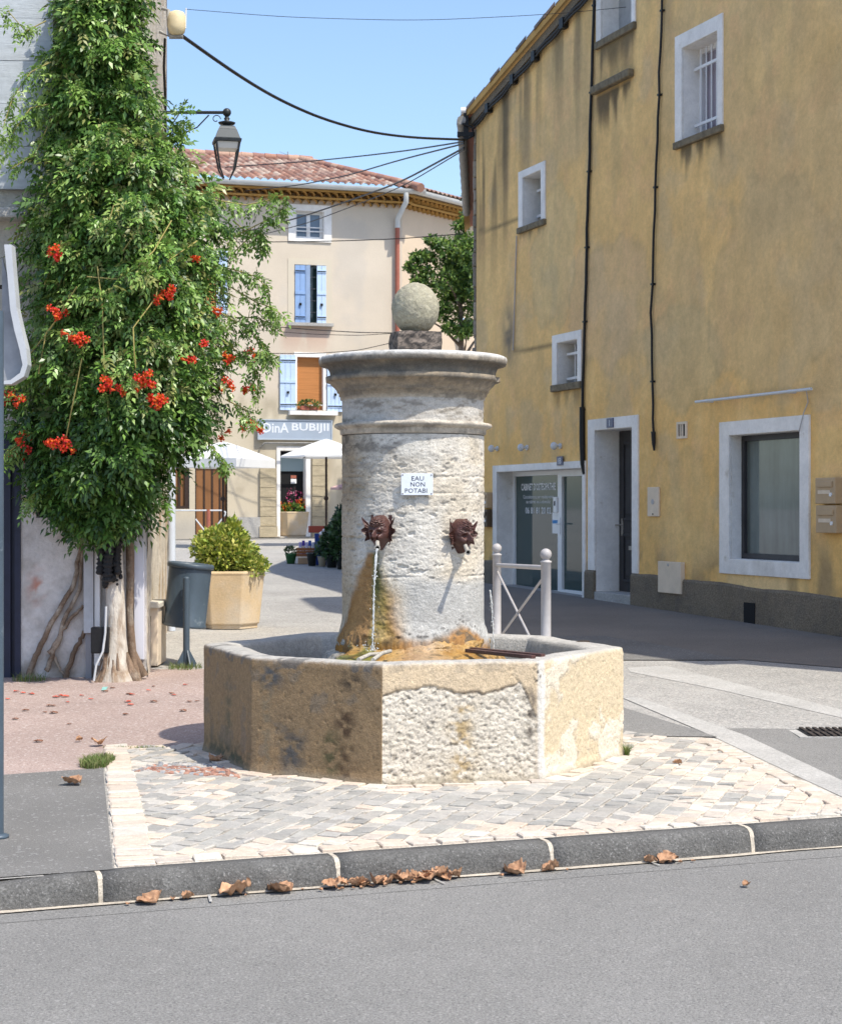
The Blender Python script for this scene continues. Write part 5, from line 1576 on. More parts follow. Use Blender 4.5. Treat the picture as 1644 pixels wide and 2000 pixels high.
us = np.linspace(0, 14, 60); zs = np.linspace(gB - .3, EZ + .5, 60)
rw = RW.rect(900, 925, 622, 622, 664, 664)
V, Q, U, Z = wall_grid(RW, list(us), list(zs), [])
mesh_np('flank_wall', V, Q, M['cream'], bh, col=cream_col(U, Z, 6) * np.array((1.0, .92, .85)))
sh_ = MB(); sh_.add([B.pt(uL, gB), B.pt(uL, gB, -10), B.pt(uL, EZ, -10), B.pt(uL, EZ)], [(0, 1, 2, 3)]); sh_.build('end_wall', M['plinth'], bh)
# cornice of ochre tiles (two scalloped rows) under a white gutter
def cornice(Fc, u0, u1, name):
    mb = MB()
    for r in range(2):
        zc = EZ - .02 + r * .17; o_ = .14 + .20 * r; u_ = u0 + (.11 if r else 0)
        while u_ < u1:
            n_ = 7; vs = []
            for off in (-.02, o_):
                for k in range(n_):
                    a_ = math.pi * k / (n_ - 1)
                    vs.append(Fc.pt(u_ - math.cos(a_) * .10, zc + .0 + math.sin(a_) * .11, off))
            mb.add(vs, [(k, k + 1, n_ + k + 1, n_ + k) for k in range(n_ - 1)], True)
            u_ += .22
        Fc.box(mb, u0, u1, zc + .115, zc + .165, -.02, o_ + .06)
    return mb.build(name, M['genoise'], bh)
cornice(B, uL, uR + .25, 'cornice'); cornice(RW, .0, 14, 'cornice')
GZ = EZ + .42
gt = MB()
def gutter(Fc, u0, u1):
    n_ = 8; vs = []
    for u_ in (u0, u1):
        for k in range(n_):
            a_ = math.pi + math.pi * k / (n_ - 1)
            vs.append(Fc.pt(u_, GZ + math.sin(a_) * .12, .58 + math.cos(a_) * .10))
    gt.add(vs, [(k, k + 1, n_ + k + 1, n_ + k) for k in range(n_ - 1)], True)
gutter(B, uL, uR + .50); gutter(RW, -.20, 14)
gt.build('gutter', M['zinc'], bh)
# downpipe at the corner: white swan neck, red pipe below
pt_ = MB(); c0 = B.pt(uR - .05, GZ - .1, .58)
pt_.tube([c0, c0 + Vector((0, 0, -.25)), B.pt(uR - .16, GZ - .75, .10), B.pt(uR - .16, GZ - 1.0, .09)], .075, 10); pt_.build('downpipe', M['zinc'], bh)
pt_ = MB(); pt_.tube([B.pt(uR - .16, GZ - .98, .09), B.pt(uR - .16, gB + 1, .09)], .065, 10); pt_.build('downpipe', M['terracotta'], bh)
# roof: two planes meeting on a hip, canal tiles in relief
def roof_plane(Fc, u0, u1, depth, slope, name, cutl=None, seed=1):
    nu = int((u1 - u0) / .033); nt = int(depth / .07)
    U, T = np.meshgrid(np.linspace(u0, u1, nu), np.linspace(-.12, depth, nt), indexing='ij')
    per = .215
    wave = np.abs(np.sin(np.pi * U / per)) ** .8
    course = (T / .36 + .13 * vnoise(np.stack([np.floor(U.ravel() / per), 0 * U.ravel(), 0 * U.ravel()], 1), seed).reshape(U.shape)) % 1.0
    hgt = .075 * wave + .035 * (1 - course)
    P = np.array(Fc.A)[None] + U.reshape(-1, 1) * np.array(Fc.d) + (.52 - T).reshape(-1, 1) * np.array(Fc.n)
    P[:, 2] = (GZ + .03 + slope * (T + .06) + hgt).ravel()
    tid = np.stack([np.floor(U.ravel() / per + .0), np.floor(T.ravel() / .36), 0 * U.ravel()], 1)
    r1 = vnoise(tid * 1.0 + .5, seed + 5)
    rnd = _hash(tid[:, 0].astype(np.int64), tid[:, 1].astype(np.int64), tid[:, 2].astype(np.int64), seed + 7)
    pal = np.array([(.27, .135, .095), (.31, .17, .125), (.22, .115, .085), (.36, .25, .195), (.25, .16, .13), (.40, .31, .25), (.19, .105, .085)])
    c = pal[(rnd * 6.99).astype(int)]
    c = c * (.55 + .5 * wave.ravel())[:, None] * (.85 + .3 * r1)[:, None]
    i, k = np.meshgrid(np.arange(nu - 1), np.arange(nt - 1), indexing='ij')
    Q = np.stack([i * nt + k, (i + 1) * nt + k, (i + 1) * nt + k + 1, i * nt + k + 1], -1).reshape(-1, 4)
    ctr = P[Q].mean(1)
    if cutl is not None: Q = Q[cutl(ctr)]
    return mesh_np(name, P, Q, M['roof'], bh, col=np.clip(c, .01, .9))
SLR = .30
# hip line in plan: bisector from the eave corner
hipdir = (B.d * -1 + RW.d).normalized()
ec = cor + B.n * .54 + RW.n * .45
hn = Vector((-hipdir.y, hipdir.x))
def left_of(ctr): return ((ctr[:, 0] - ec.x) * hn.x + (ctr[:, 1] - ec.y) * hn.y) > 0
roof_plane(B, uL, uR + 1.0, 5.6, SLR, 'roof', left_of, 3)
roof_plane(RW, -.6, 13, 5.0, SLR, 'roof', lambda c_: ~left_of(c_), 9)
# ridge tiles along the hip
hp = MB(); rr = random.Random(8)
apex_t = 5.6
for k in range(24):
    s0 = k * .34; p = Vector((ec.x, ec.y, 0)) + hipdir * s0
    t_ = .56 - (p - B.A).dot(B.n)
    if t_ > apex_t: break
    p.z = GZ + .10 + SLR * t_
    p2 = p + hipdir * .40; p2.z = GZ + .10 + SLR * (.56 - (p2 - B.A).dot(B.n)) + .02
    hp.cur = rr.choice([(.34, .18, .13), (.42, .27, .2), (.28, .15, .12)])
    hp.tube([p, p2], [.13, .11], 9)
hp.build('ridge_tiles', M['roof'], bh, use_col=True)
rt = MB(); p0 = B.pt(uL, GZ + .1 + SLR * 5.6, .56 - 5.55); L_ = 0
while L_ < 40:
    p = p0 + B.d * L_
    if ((p.x - ec.x) * hn.x + (p.y - ec.y) * hn.y) < 0: break
    rt.cur = rr.choice([(.34, .18, .13), (.42, .27, .2), (.28, .15, .12)]); rt.tube([p, p + B.d * .4], [.13, .11], 9); L_ += .36
rt.build('ridge_tiles', M['roof'], bh, use_col=True)
# antenna on the ridge
ax_ = at(562, 318, 53.5)
m_ = MB(); m_.tube([ax_ - Vector((0, 0, .5)), ax_ + Vector((0, 0, .35))], .015, 6); m_.tube([ax_ + Vector((-.25, 0, .35)), ax_ + Vector((.12, 0, .2))], .008, 5); m_.build('aerial', M['old_zinc'], bh)

def bwin(key, name, label, pad=.0, o=.03):
    w_ = win[key]; mb = MB()
    return w_
def rev(w_, par, d=.22, mt=None):
    m_ = MB(); e = .004
    B.box(m_, w_[0] - .03, w_[0] + e, w_[2], w_[3], -d, -.004); B.box(m_, w_[1] - e, w_[1] + .03, w_[2], w_[3], -d, -.004)
    B.box(m_, w_[0] + e, w_[1] - e, w_[3] - e, w_[3] + .03, -d, -.004); B.box(m_, w_[0] + e, w_[1] - e, w_[2] - .03, w_[2] + e, -d, -.004)
    return m_.build('reveal', mt or M['white'], par)
M['sky_pane'] = mat('blue_pane', (.10, .15, .22), .05, spec=.6)
# b1: attic window with wide white surround
w_ = win['b1']; f_ = B.rect(563, 647, 400, 400, 472, 472)
m_ = MB(); B.ring(m_, *f_, *w_, -.004, .04); fr = m_.build('window', M['white'], bh); fr['label'] = 'attic window with a wide white surround'
rev(w_, fr)
m_ = MB(); B.ring(m_, w_[0], w_[1], w_[2], w_[3], w_[0] + .07, w_[1] - .07, w_[2] + .08, w_[3] - .07, -.22, -.16); mid_ = (w_[0] + w_[1]) / 2
B.box(m_, mid_ - .05, mid_ + .05, w_[2] + .08, w_[3] - .07, -.22, -.155); m_.build('sash', M['pvc'], fr)
m_ = MB(); B.box(m_, w_[0] + .07, mid_ - .05, w_[2] + .08, w_[3] - .07, -.21, -.20); B.box(m_, mid_ + .05, w_[1] - .07, w_[2] + .08, w_[3] - .07, -.21, -.20); m_.build('pane', M['sky_pane'], fr)
m_ = MB(); hh = w_[3] - w_[2]
for f in (.28, .42): m_.tube([B.pt(w_[0], w_[2] + hh * f, -.05), B.pt(w_[1], w_[2] + hh * f, -.05)], .016, 6)
m_.build('rail', M['pvc'], fr)
def shutter(parent, u0, u1, z0, z1, o0, o1, name='shutter', mt='blue_shutter'):
    m_ = MB(); n_ = max(2, int(abs(u1 - u0) / .11)); 
    for k in range(n_):
        a_ = u0 + (u1 - u0) * k / n_; b_ = u0 + (u1 - u0) * (k + 1) / n_
        B.box(m_, a_ + .004, b_ - .004, z0, z1, o0, o1)
    for f in (.10, .52, .90): B.box(m_, u0, u1, z0 + (z1 - z0) * f - .04, z0 + (z1 - z0) * f + .04, o1 - .004, o1 + .02)
    s_ = m_.build(name, M[mt], parent)
    for f in (.10, .90):
        m_ = MB(); B.box(m_, u0 + .01, u1 - .01, z0 + (z1 - z0) * f - .012, z0 + (z1 - z0) * f + .012, o1 + .02, o1 + .03); m_.build('strap_hinge', M['dark'], s_)
    m_ = MB(); B.box(m_, (u0 + u1) / 2 - .03, (u0 + u1) / 2 + .03, z0 + (z1 - z0) * .3, z0 + (z1 - z0) * .34, o1 + .0, o1 + .05)
    m_.build('catch', M['dark'], s_)
    return s_
# b2: window with half-open folding shutters
w_ = win['b2']; f_ = B.rect(562, 648, 505, 505, 632, 632)
m_ = MB(); B.ring(m_, *f_, *w_, -.004, .012, bottom=False); fr = m_.build('window', mat('limewash', (.60, .53, .42), .95), bh); fr['label'] = 'middle window with half open blue shutters'
rev(w_, fr)
m_ = MB(); B.box(m_, w_[0], w_[1], w_[2], w_[3], -.24, -.22); m_.build('pane', M['glass'], fr)
m_ = MB()
for f in (.0, .2, .4, .6, .8): B.box(m_, w_[0] + .40, w_[1] - .24, w_[2] + (w_[3] - w_[2]) * f, w_[2] + (w_[3] - w_[2]) * f + .03, -.22, -.19)
m_.build('glazing_bar', M['old_zinc'], fr)
shutter(fr, w_[0] + .01, w_[0] + .30, w_[2] + .02, w_[3] - .02, -.02, .03, mt='blue_shutter_dark'); 
m_ = MB(); a_ = B.pt(w_[0] + .31, w_[2] + .02, .0); m_.obox(a_, B.d * .10 + B.n * .10, B.n * .03, (0, 0, w_[3] - w_[2] - .04)); m_.build('shutter', M['blue_shutter'], fr)
shutter(fr, w_[1] - .26, w_[1] + .0, w_[2] + .02, w_[3] - .02, .0, .05)
s_ = B.rect(561, 649, 631, 631, 637, 637); m_ = MB(); B.box(m_, s_[0], s_[1], s_[2], s_[3], -.1, .16); m_.build('sill', M['concrete'], fr)
# b3: orange blind, shutters folded back
w_ = win['b3']; f_ = B.rect(574, 637, 688, 688, 801, 801)
m_ = MB(); B.ring(m_, *f_, *w_, -.004, .02, bottom=False); fr = m_.build('window', M['cream'] if False else M['white'], bh); fr['label'] = 'first floor window with lowered orange blind'
rev(w_, fr)
m_ = MB(); B.box(m_, w_[0], w_[1], w_[2], w_[3], -.14, -.12); m_.build('blind', M['blind'], fr)
m_ = MB(); B.box(m_, w_[0], w_[1], w_[2] + .12, w_[2] + .16, -.06, -.03); m_.build('rail', M['pvc'], fr)
e_ = B.rect(546, 580, 693, 693, 801, 801); shutter(fr, e_[0], e_[1] - .05, e_[2], e_[3], .02, .06)
e_ = B.rect(638, 669, 700, 700, 804, 804); shutter(fr, e_[0], e_[1], e_[2], e_[3], .02, .06)
s_ = B.rect(563, 656, 803, 803, 811, 811); m_ = MB(); B.box(m_, s_[0], s_[1], s_[2], s_[3], -.1, .22); m_.build('sill', M['white'], fr)
# left window behind the vine
w_ = win['bl']; f_ = B.rect(352, 430, 488, 488, 610, 610)
m_ = MB(); B.ring(m_, *f_, *w_, -.004, .02); fr = m_.build('window', M['white'], bh); fr['label'] = 'window with orange blind half hidden by the vine'
m_ = MB(); B.box(m_, w_[0], w_[1], w_[2], w_[3], -.10, -.08); m_.build('blind', M['blind'], fr)
e_ = B.rect(427, 444, 490, 490, 612, 612); shutter(fr, e_[0], e_[1], e_[2], e_[3], .02, .06)
e_ = B.rect(338, 355, 470, 470, 612, 612); shutter(fr, e_[0], e_[1], e_[2], e_[3], .02, .06)
# ground floor: glazed shop door, brown gate, brown window
w_ = win['door']; m_ = MB(); f_ = B.rect(540, 606, 872, 872, 1048, 1048); B.ring(m_, *f_, *w_, -.004, .03, bottom=False); fr = m_.build('shop_door', M['white'], bh)
rev(w_, fr, .3)
m_ = MB(); B.box(m_, w_[0], w_[1], w_[2], w_[3], -.34, -.30); m_.build('dark_room', M['dark'], fr)
p_ = B.rect(547, 597, 893, 893, 920, 920); m_ = MB(); B.box(m_, p_[0], p_[1], p_[2], p_[3], -.29, -.26); m_.build('fanlight', mat('fanlight_blue', (.30, .38, .40), .2), fr)
p_ = B.rect(572, 583, 935, 935, 944, 944); m_ = MB(); B.box(m_, *p_, -.28, -.27); m_.build('paper', M['pvc'], fr)
p_ = B.rect(572, 583, 928, 928, 934, 934); m_ = MB(); B.box(m_, *p_, -.28, -.27); m_.build('paper', M['terracotta'], fr)
# stone pilasters beside the shop door
M['limestone'] = mat('limestone_pier', (.46, .385, .26), .92, noise=[(4, .8, 1.12, (1, 1, 3)), (40, .88, 1.1)], bump=[(20, .01, (.4, .4, 3))])
p_ = B.rect(507, 538, 915, 915, 1028, 1028); m_ = MB()
for k in range(6): B.box(m_, p_[0], p_[1], p_[2] + (p_[3] - p_[2]) * k / 6 + .012, p_[2] + (p_[3] - p_[2]) * (k + 1) / 6, -.01, .08 + .006 * (k % 2))
m_.build('pilaster', M['limestone'], bh)
p_ = B.rect(505, 540, 1028, 1028, 1049, 1049); m_ = MB(); B.box(m_, *p_, -.01, .13); m_.build('pilaster_base', M['limestone'], bh)
p_ = B.rect(609, 640, 890, 890, 1050, 1050); m_ = MB()
for k in range(8): B.box(m_, p_[0], p_[1], p_[2] + (p_[3] - p_[2]) * k / 8 + .012, p_[2] + (p_[3] - p_[2]) * (k + 1) / 8, -.01, .06 + .006 * (k % 2))
m_.build('pilaster', M['limestone'], bh)
p_ = B.rect(452, 507, 1010, 1010, 1050, 1050); m_ = MB(); B.box(m_, p_[0], p_[1], p_[2], p_[3], -.01, .10); m_.build('plinth', M['concrete'], bh)
w_ = win['gate']; m_ = MB(); B.box(m_, w_[0], w_[1], w_[2], w_[3], -.16, -.10); gt_ = m_.build('gate', M['brown_door'], bh)
m_ = MB()
for f in (.0, .27, .52, .76, .97): B.box(m_, w_[0] + (w_[1] - w_[0]) * f, w_[0] + (w_[1] - w_[0]) * f + .045, w_[2], w_[3], -.105, -.08)
m_.build('rib', M['brown_dark'], gt_)
w_ = win['win0']; m_ = MB(); B.box(m_, w_[0], w_[1], w_[2], w_[3], -.16, -.10); wn_ = m_.build('window', M['brown_door'], bh)
m_ = MB(); B.ring(m_, *w_, w_[0] + .07, w_[1] - .12, w_[2] + .08, w_[3] - .05, -.10, -.03); B.box(m_, (w_[0] + w_[1]) / 2 - .03, (w_[0] + w_[1]) / 2 + .03, w_[2] + .08, w_[3] - .05, -.10, -.05); m_.build('frame', M['brown_dark'], wn_)
# flank window + wall lantern
p_ = RW.rect(901, 914, 622, 622, 658, 658); m_ = MB(); RW.box(m_, p_[0], p_[1], p_[2], p_[3], .0, .05); m_.build('shutter', M['blue_shutter'], bh)
lp = RW.pt(RW.uz(893, 640)[0], RW.uz(893, 640)[1], .35)
t = thing('wall_lantern', lp, 'small dark wall lantern under the tree on the cream house flank', 'lantern')
m_ = MB(); m_.lathe([(.06, -.30), (.17, .10), (.19, .13), (.05, .30), (.02, .42)], lp, 6); m_.build('body', M['lamp_black'], t)
m_ = MB(); m_.tube([lp + Vector((0, 0, .4)), lp + Vector((0, 0, .55)), lp - RW.n * .33 + Vector((0, 0, .55))], .025, 6); m_.build('bracket', M['lamp_black'], t)
# flower box on the sill of the orange-blind window
w_ = win['b3']; fb = B.pt((w_[0] + w_[1]) / 2, w_[2], .08)
t = thing('flower_box', fb, 'terracotta flower box on the sill below the orange blind', 'flower box')
m_ = MB(); B.box(m_, w_[0] + .08, w_[1] - .15, w_[2], w_[2] + .11, .0, .16); m_.build('box', M['terracotta'], t)
def bush(name, ctr, rad, n, size, cols, parent=None, seed=1, up=.3, shell=.55, flat=False, loc=None, mt=None):
    """leafy mass of n small pointed leaves spread through an ellipsoid"""
    r = np.random.default_rng(seed)
    d = r.normal(size=(n, 3)); d /= np.linalg.norm(d, axis=1, keepdims=True)
    rad = np.array(rad)
    lump = .72 + .55 * fbm(d * 2.3 + seed, 3, seed)
    rr = (shell + (1 - shell) * r.random(n) ** .6) * lump
    p = d * rr[:, None] * rad + np.array(ctr)
    dirv = d + r.normal(size=(n, 3)) * .7 + np.array([0, 0, up]); dirv /= np.linalg.norm(dirv, axis=1, keepdims=True)
    sd = np.cross(dirv, r.normal(size=(n, 3))); sd /= np.linalg.norm(sd, axis=1, keepdims=True)
    nn = np.cross(sd, dirv)
    s_ = size * (.6 + .8 * r.random(n))[:, None]
    A = p; Bv = p + dirv * s_ * .5 + sd * s_ * .30 + nn * s_ * .08; Cv = p + dirv * s_; D = p + dirv * s_ * .5 - sd * s_ * .30 + nn * s_ * .08
    V = np.concatenate([A, Bv, Cv, D]); k = np.arange(n)
    Q = np.stack([k, k + n, k + 2 * n, k + 3 * n], 1)
    c = np.array(cols)[r.integers(0, len(cols), n)] * (.75 + .5 * r.random((n, 1)))
    return mesh_np(name, V, Q, mt or M['leaf'], parent, col=np.tile(c, (4, 1)), loc=loc)
GRN = [(.07, .15, .03), (.10, .19, .05), (.05, .11, .03)]
bush('foliage', fb + Vector((-.05, -.05, .16)), (.33, .09, .10), 260, .07, GRN + [(.35, .3, .08)], t, 5)

# shop sign
p_ = B.rect(504, 645, 822, 822, 858, 857)
t = thing('shop_sign', B.pt(p_[0], p_[2], .05), 'grey blue shop sign with pale capital letters over the white parasols', 'sign')
m_ = MB(); B.box(m_, p_[0], p_[1], p_[2], p_[3], .02, .12); m_.build('board', M['sign_blue'], t)
m_ = MB(); B.ring(m_, p_[0] - .03, p_[1] + .03, p_[2] - .03, p_[3] + .03, p_[0], p_[1], p_[2], p_[3], .02, .14); m_.build('frame', mat('sign_frame', (.45, .50, .55), .5), t)
zc = (p_[2] + p_[3]) / 2 + .05
ua, ub = B.uz(512, 835)[0], B.uz(562, 835)[0]
text_mesh('DinA', 'lettering', B.pt((ua + ub) / 2, zc, .122), BD, (0, 0, 1), M['letter_white'], t, height=.27, width=ub - ua, bold=.02, off=.003)
ua, ub = B.uz(568, 835)[0], B.uz(640, 835)[0]
text_mesh('BUBIJII', 'lettering', B.pt((ua + ub) / 2, zc, .122), BD, (0, 0, 1), M['letter_white'], t, height=.27, width=ub - ua, bold=.02, off=.003)
# canopy rail above the door
m_ = MB(); m_.tube([B.pt(B.uz(508, 874)[0], B.uz(508, 874)[1], .05), B.pt(B.uz(512, 866)[0], B.uz(512, 866)[1], .3), B.pt(B.uz(605, 866)[0], B.uz(605, 866)[1], .3)], .025, 6); m_.build('awning_rail', M['old_zinc'], bh)

# ================================================================== THE SQUARE
def gp(x, y):
    q = G(x, y); return Vector((q[0], q[1], gz(q[1])))
# market parasols
def parasol(name, xt, yt, xl, xr, ye, Yd, ybase, label, sides=6, rz=.3, valance=.16, mt=None):
    top = at(xt, yt, Yd); edge = at(xr, ye, Yd); R0 = (xr - xl) / 2 / F_PX * Yd
    cx = at((xl + xr) / 2, yt, Yd).x
    zb = gz(Yd)
    t = thing(name, (cx, Yd, zb), label, 'parasol', None)
    m_ = MB(); n_ = sides * 6; rings = []
    for j in range(9):
        f = j / 8; rg = []
        for k in range(n_):
            a_ = 2 * math.pi * k / n_ + rz; ph = (k % 6) / 6
            sag = 1 - .09 * math.sin(math.pi * ph) * f
            r_ = R0 * f * (math.cos(math.pi / sides) / math.cos((ph - .5) * 2 * math.pi / sides))
            z_ = top.z + (edge.z - top.z) * (f ** 1.15) - .05 * math.sin(math.pi * ph) * f * (1 - f) * 3
            rg.append((cx + r_ * sag * math.cos(a_), Yd + r_ * sag * math.sin(a_), z_))
        rings.append(rg)
    rings.append([(p[0], p[1], p[2] - valance) for p in rings[-1]])
    vs = [p for r in rings for p in r]
    m_.add(vs, [(i * n_ + k, i * n_ + (k + 1) % n_, (i + 1) * n_ + (k + 1) % n_, (i + 1) * n_ + k) for i in range(len(rings) - 1) for k in range(n_)])
    m_.build('canopy', mt or M['canvas'], t)
    m_ = MB(); m_.tube([(cx, Yd, zb), (cx, Yd, top.z - .03)], .028, 8); m_.ball((cx, Yd, zb + 1.15), .06, 8, 6); m_.build('pole', M['brown_dark'], t)
    m_ = MB()
    for k in range(sides):
        a_ = 2 * math.pi * k / sides + rz; m_.tube([(cx, Yd, top.z - .12), (cx + R0 * .95 * math.cos(a_), Yd + R0 * .95 * math.sin(a_), edge.z - .02)], .010, 5)
    m_.build('ribs', M['brown_dark'], t)
    m_ = MB(); m_.lathe([(.28, 0), (.28, .06), (.06, .09)], (cx, Yd, zb), 14); m_.build('base', M['old_zinc'], t)
    return t
parasol('parasol', 637, 857, 548, 726, 891, 42.5, 0, 'white market parasol with dark pole half hidden by the fountain column', rz=.1, valance=.04)
parasol('parasol', 442, 862, 330, 541, 897, 41.5, 0, 'wide white market parasol partly behind the vine', sides=4, rz=.35, valance=.20)
parasol('parasol', 672, 944, 645, 699, 952, 39, 0, 'small pink parasol peeping out beside the fountain column', rz=.2, valance=.05, mt=mat('pink_canvas', (.55, .36, .33), .85))
# planters: hexagonal concrete tubs
def planter(name, x_c, y_b, w_px, h_px, label, rz, soil=True):
    p = gp(x_c, y_b); s_ = p.y / F_PX
    W_, H_ = w_px * s_, h_px * s_
    p.y += W_ * .4; p.z = gz(p.y); 
    t = thing(name, p, label, 'planter')
    m_ = MB(); n_ = 6
    prof = [(W_ * .43, .0), (W_ * .43, H_ * .065)]
    m_.lathe(prof, p, n_, smooth=False, rz=rz); m_.build('foot', M['planter'], t)
    m_ = MB()
    prof = [(W_ * .465, H_ * .066), (W_ * .545, H_ * .93), (W_ * .555, H_ * .955), (W_ * .555, H_), (W_ * .47, H_), (W_ * .46, H_ * .90)]
    m_.lathe(prof, p, n_, smooth=False, rz=rz); m_.build('tub', M['planter'], t, bevel=.018)
    m_ = MB(); m_.lathe([(W_ * .462, H_ * .91), (W_ * .40, H_ * .93)], p, n_, rz=rz); m_.build('soil', M['soil'], t)
    return t, p, W_, H_
t1, p1_, W1, H1 = planter('concrete_planter', 443, 1230, 128, 113, 'hexagonal ochre concrete planter holding a bright green shrub behind the slate bin', math.radians(-2))
YG = [(.48, .52, .10), (.38, .44, .08), (.26, .34, .06), (.58, .56, .17), (.16, .24, .05)]
shr = thing('shrub', p1_ + Vector((0, 0, H1 * .92)), 'bright yellow green clipped shrub growing in the concrete planter', 'shrub')
sc_ = p1_.y / F_PX
bush('foliage', p1_ + Vector((-.06, 0, H1 + .22)), (.36, .33, .30), 5200, .052, YG, shr, 31, up=.5, shell=.35)
bush('foliage', p1_ + Vector((.20, -.05, H1 + .05)), (.24, .24, .14), 1400, .05, YG[1:], shr, 33, up=.4, shell=.3)
bush('foliage', p1_ + Vector((.05, 0, H1 + .48)), (.07, .07, .14), 150, .065, YG[:3], shr, 34, up=1.2, shell=.2)
m_ = MB()
for k in range(9):
    a_ = k * .7; m_.tube([p1_ + Vector((.05 * math.cos(a_), .05 * math.sin(a_), H1 * .92)), p1_ + Vector((.2 * math.cos(a_), .2 * math.sin(a_), H1 + .3))], [.012, .004], 5)
m_.build('stem', M['bark'], shr)
t2, p2_, W2, H2 = planter('concrete_planter', 570, 1050, 76, 50, 'hexagonal ochre concrete planter with red and orange flowers by the shop door', math.radians(18))
fl = thing('flower_bed', p2_ + Vector((0, 0, H2 * .92)), 'mixed orange, pink and red flowers filling the planter by the shop door', 'flowers')
bush('foliage', p2_ + Vector((0, -.1, H2 + .06)), (.42, .36, .17), 700, .09, [(.08, .18, .03), (.14, .26, .05), (.2, .3, .07)], fl, 41, up=.6)
bush('blossom', p2_ + Vector((-.2, -.25, H2 + .13)), (.22, .12, .09), 70, .08, [(.75, .16, .02), (.8, .28, .03), (.7, .1, .03)], fl, 42, mt=M['flower'])
bush('blossom', p2_ + Vector((.25, -.2, H2 + .22)), (.15, .12, .12), 50, .08, [(.8, .35, .03), (.75, .1, .03)], fl, 43, mt=M['flower'])
bush('blossom', p2_ + Vector((.02, -.2, H2 + .42)), (.28, .15, .28), 70, .06, [(.5, .08, .2), (.35, .04, .12), (.6, .3, .4)], fl, 44, mt=M['flower'], shell=.2)
# tubular barrier by the brown gate
t = thing('tube_barrier', (at(415, 1040, 46).x, 46, gz(46)), 'small pale tubular barrier with a red post in front of the brown gate', 'barrier')
b_ = lambda x, y: at(x, y, 46)
m_ = MB(); m_.tube([b_(340, 997), b_(435, 997), b_(440, 1000), b_(440, 1005), b_(412, 1042)], .02, 7); m_.tube([b_(382, 1014), b_(404, 1042)], .02, 7); m_.build('rail', M['galv'], t)
m_ = MB(); p = b_(407, 995); m_.tube([(p.x, 46, gz(46)), (p.x, 46, p.z)], .05, 8); m_.build('post', M['terracotta'], t)

# stall of plants and goods beside the column
Yg = 32.5
def gx(x, Y_=Yg): return (x - CX) / F_PX * Y_
def pot(x, y_top, y_bot, w_top, w_bot, Yd, mt, label, plant=None, seed=1, cat='flower pot', name='flower_pot'):
    X = gx(x, Yd); z0 = gz(Yd); s_ = Yd / F_PX; h = (y_bot - y_top) * s_
    t = thing(name, (X, Yd, z0), label, cat)
    m_ = MB(); m_.lathe([(w_bot * s_ / 2, 0), (w_top * s_ / 2, h * .85), (w_top * s_ / 2 * 1.08, h * .86), (w_top * s_ / 2 * 1.08, h), (w_top * s_ / 2 * .9, h), (w_top * s_ / 2 * .85, h * .8)], (X, Yd, z0), 16); m_.build('pot', mt, t)
    if plant: bush('foliage', (X, Yd, z0 + h + plant[1] * .7), (plant[0], plant[0], plant[1]), plant[2], plant[3], plant[4], t, seed)
    return t
M['green_pot'] = mat('green_pot', (.04, .14, .05), .4); M['cream_pot'] = mat('cream_pot', (.55, .47, .35), .7); M['black_pot'] = mat('glazed_black_pot', (.015, .018, .014), .2, spec=.6)
M['cardboard'] = mat('cardboard', (.40, .26, .15), .85, noise=[(6, .9, 1.08)]); M['crate_wood'] = mat('crate_wood', (.30, .12, .05), .8, noise=[(10, .7, 1.2, (.3, 1, 3))])
def zbase(y, Yd): return CAM_H + (HZ - y) / F_PX * Yd
Y1 = 34.0
DG = [(.02, .05, .015), (.04, .09, .03), (.06, .12, .04)]
pot(568, 1082, 1102, 22, 15, Y1, M['green_pot'], 'green pot with a small plant left of the stacked boxes', (.10, .08, 120, .06, DG + [(.2, .22, .12)]), 51)
# stacked boxes
X0, X1 = gx(583, Y1), gx(617, Y1); zb = gz(Y1); zt1 = zbase(1087, Y1); zt2 = zbase(1068, Y1)
t = thing('cardboard_box', ((X0 + X1) / 2, Y1, zb), 'plain beige box at the bottom of the stack beside the green pot', 'box')
m_ = MB(); m_.box((X0 + X1) / 2, Y1, (zb + zt1) / 2, X1 - X0, .34, zt1 - zb); m_.build('carton', M['cardboard'], t, bevel=.006)
m_ = MB(); m_.box((X0 + X1) / 2, Y1, zt1 - .01, X1 - X0 + .03, .37, .03); m_.build('lid', M['beige_plastic'], t)
t = thing('wooden_crate', ((X0 + X1) / 2, Y1, zt1 + .006), 'red brown wooden crate on top of the beige box', 'crate')
m_ = MB()
for k in range(3):
    zc = zt1 + .03 + k * .058
    for sy in (-1, 1): m_.box((X0 + X1) / 2, Y1 + sy * .17, zc, X1 - X0 + .05, .012, .048)
    for sx in (-1, 1): m_.box((X0 + X1) / 2 + sx * (X1 - X0 + .05) / 2, Y1, zc, .012, .33, .048)
m_.box((X0 + X1) / 2, Y1, zt1 + .012, X1 - X0 + .03, .33, .01)
m_.build('slats', M['crate_wood'], t)
rr = random.Random(3)
PK = [((.45, .40, .70), 'lilac'), ((.10, .06, .35), 'violet'), ((.55, .50, .75), 'pale lilac'), ((.03, .10, .45), 'deep blue'), ((.6, .65, .8), 'pale blue'), ((.02, .06, .30), 'navy')]
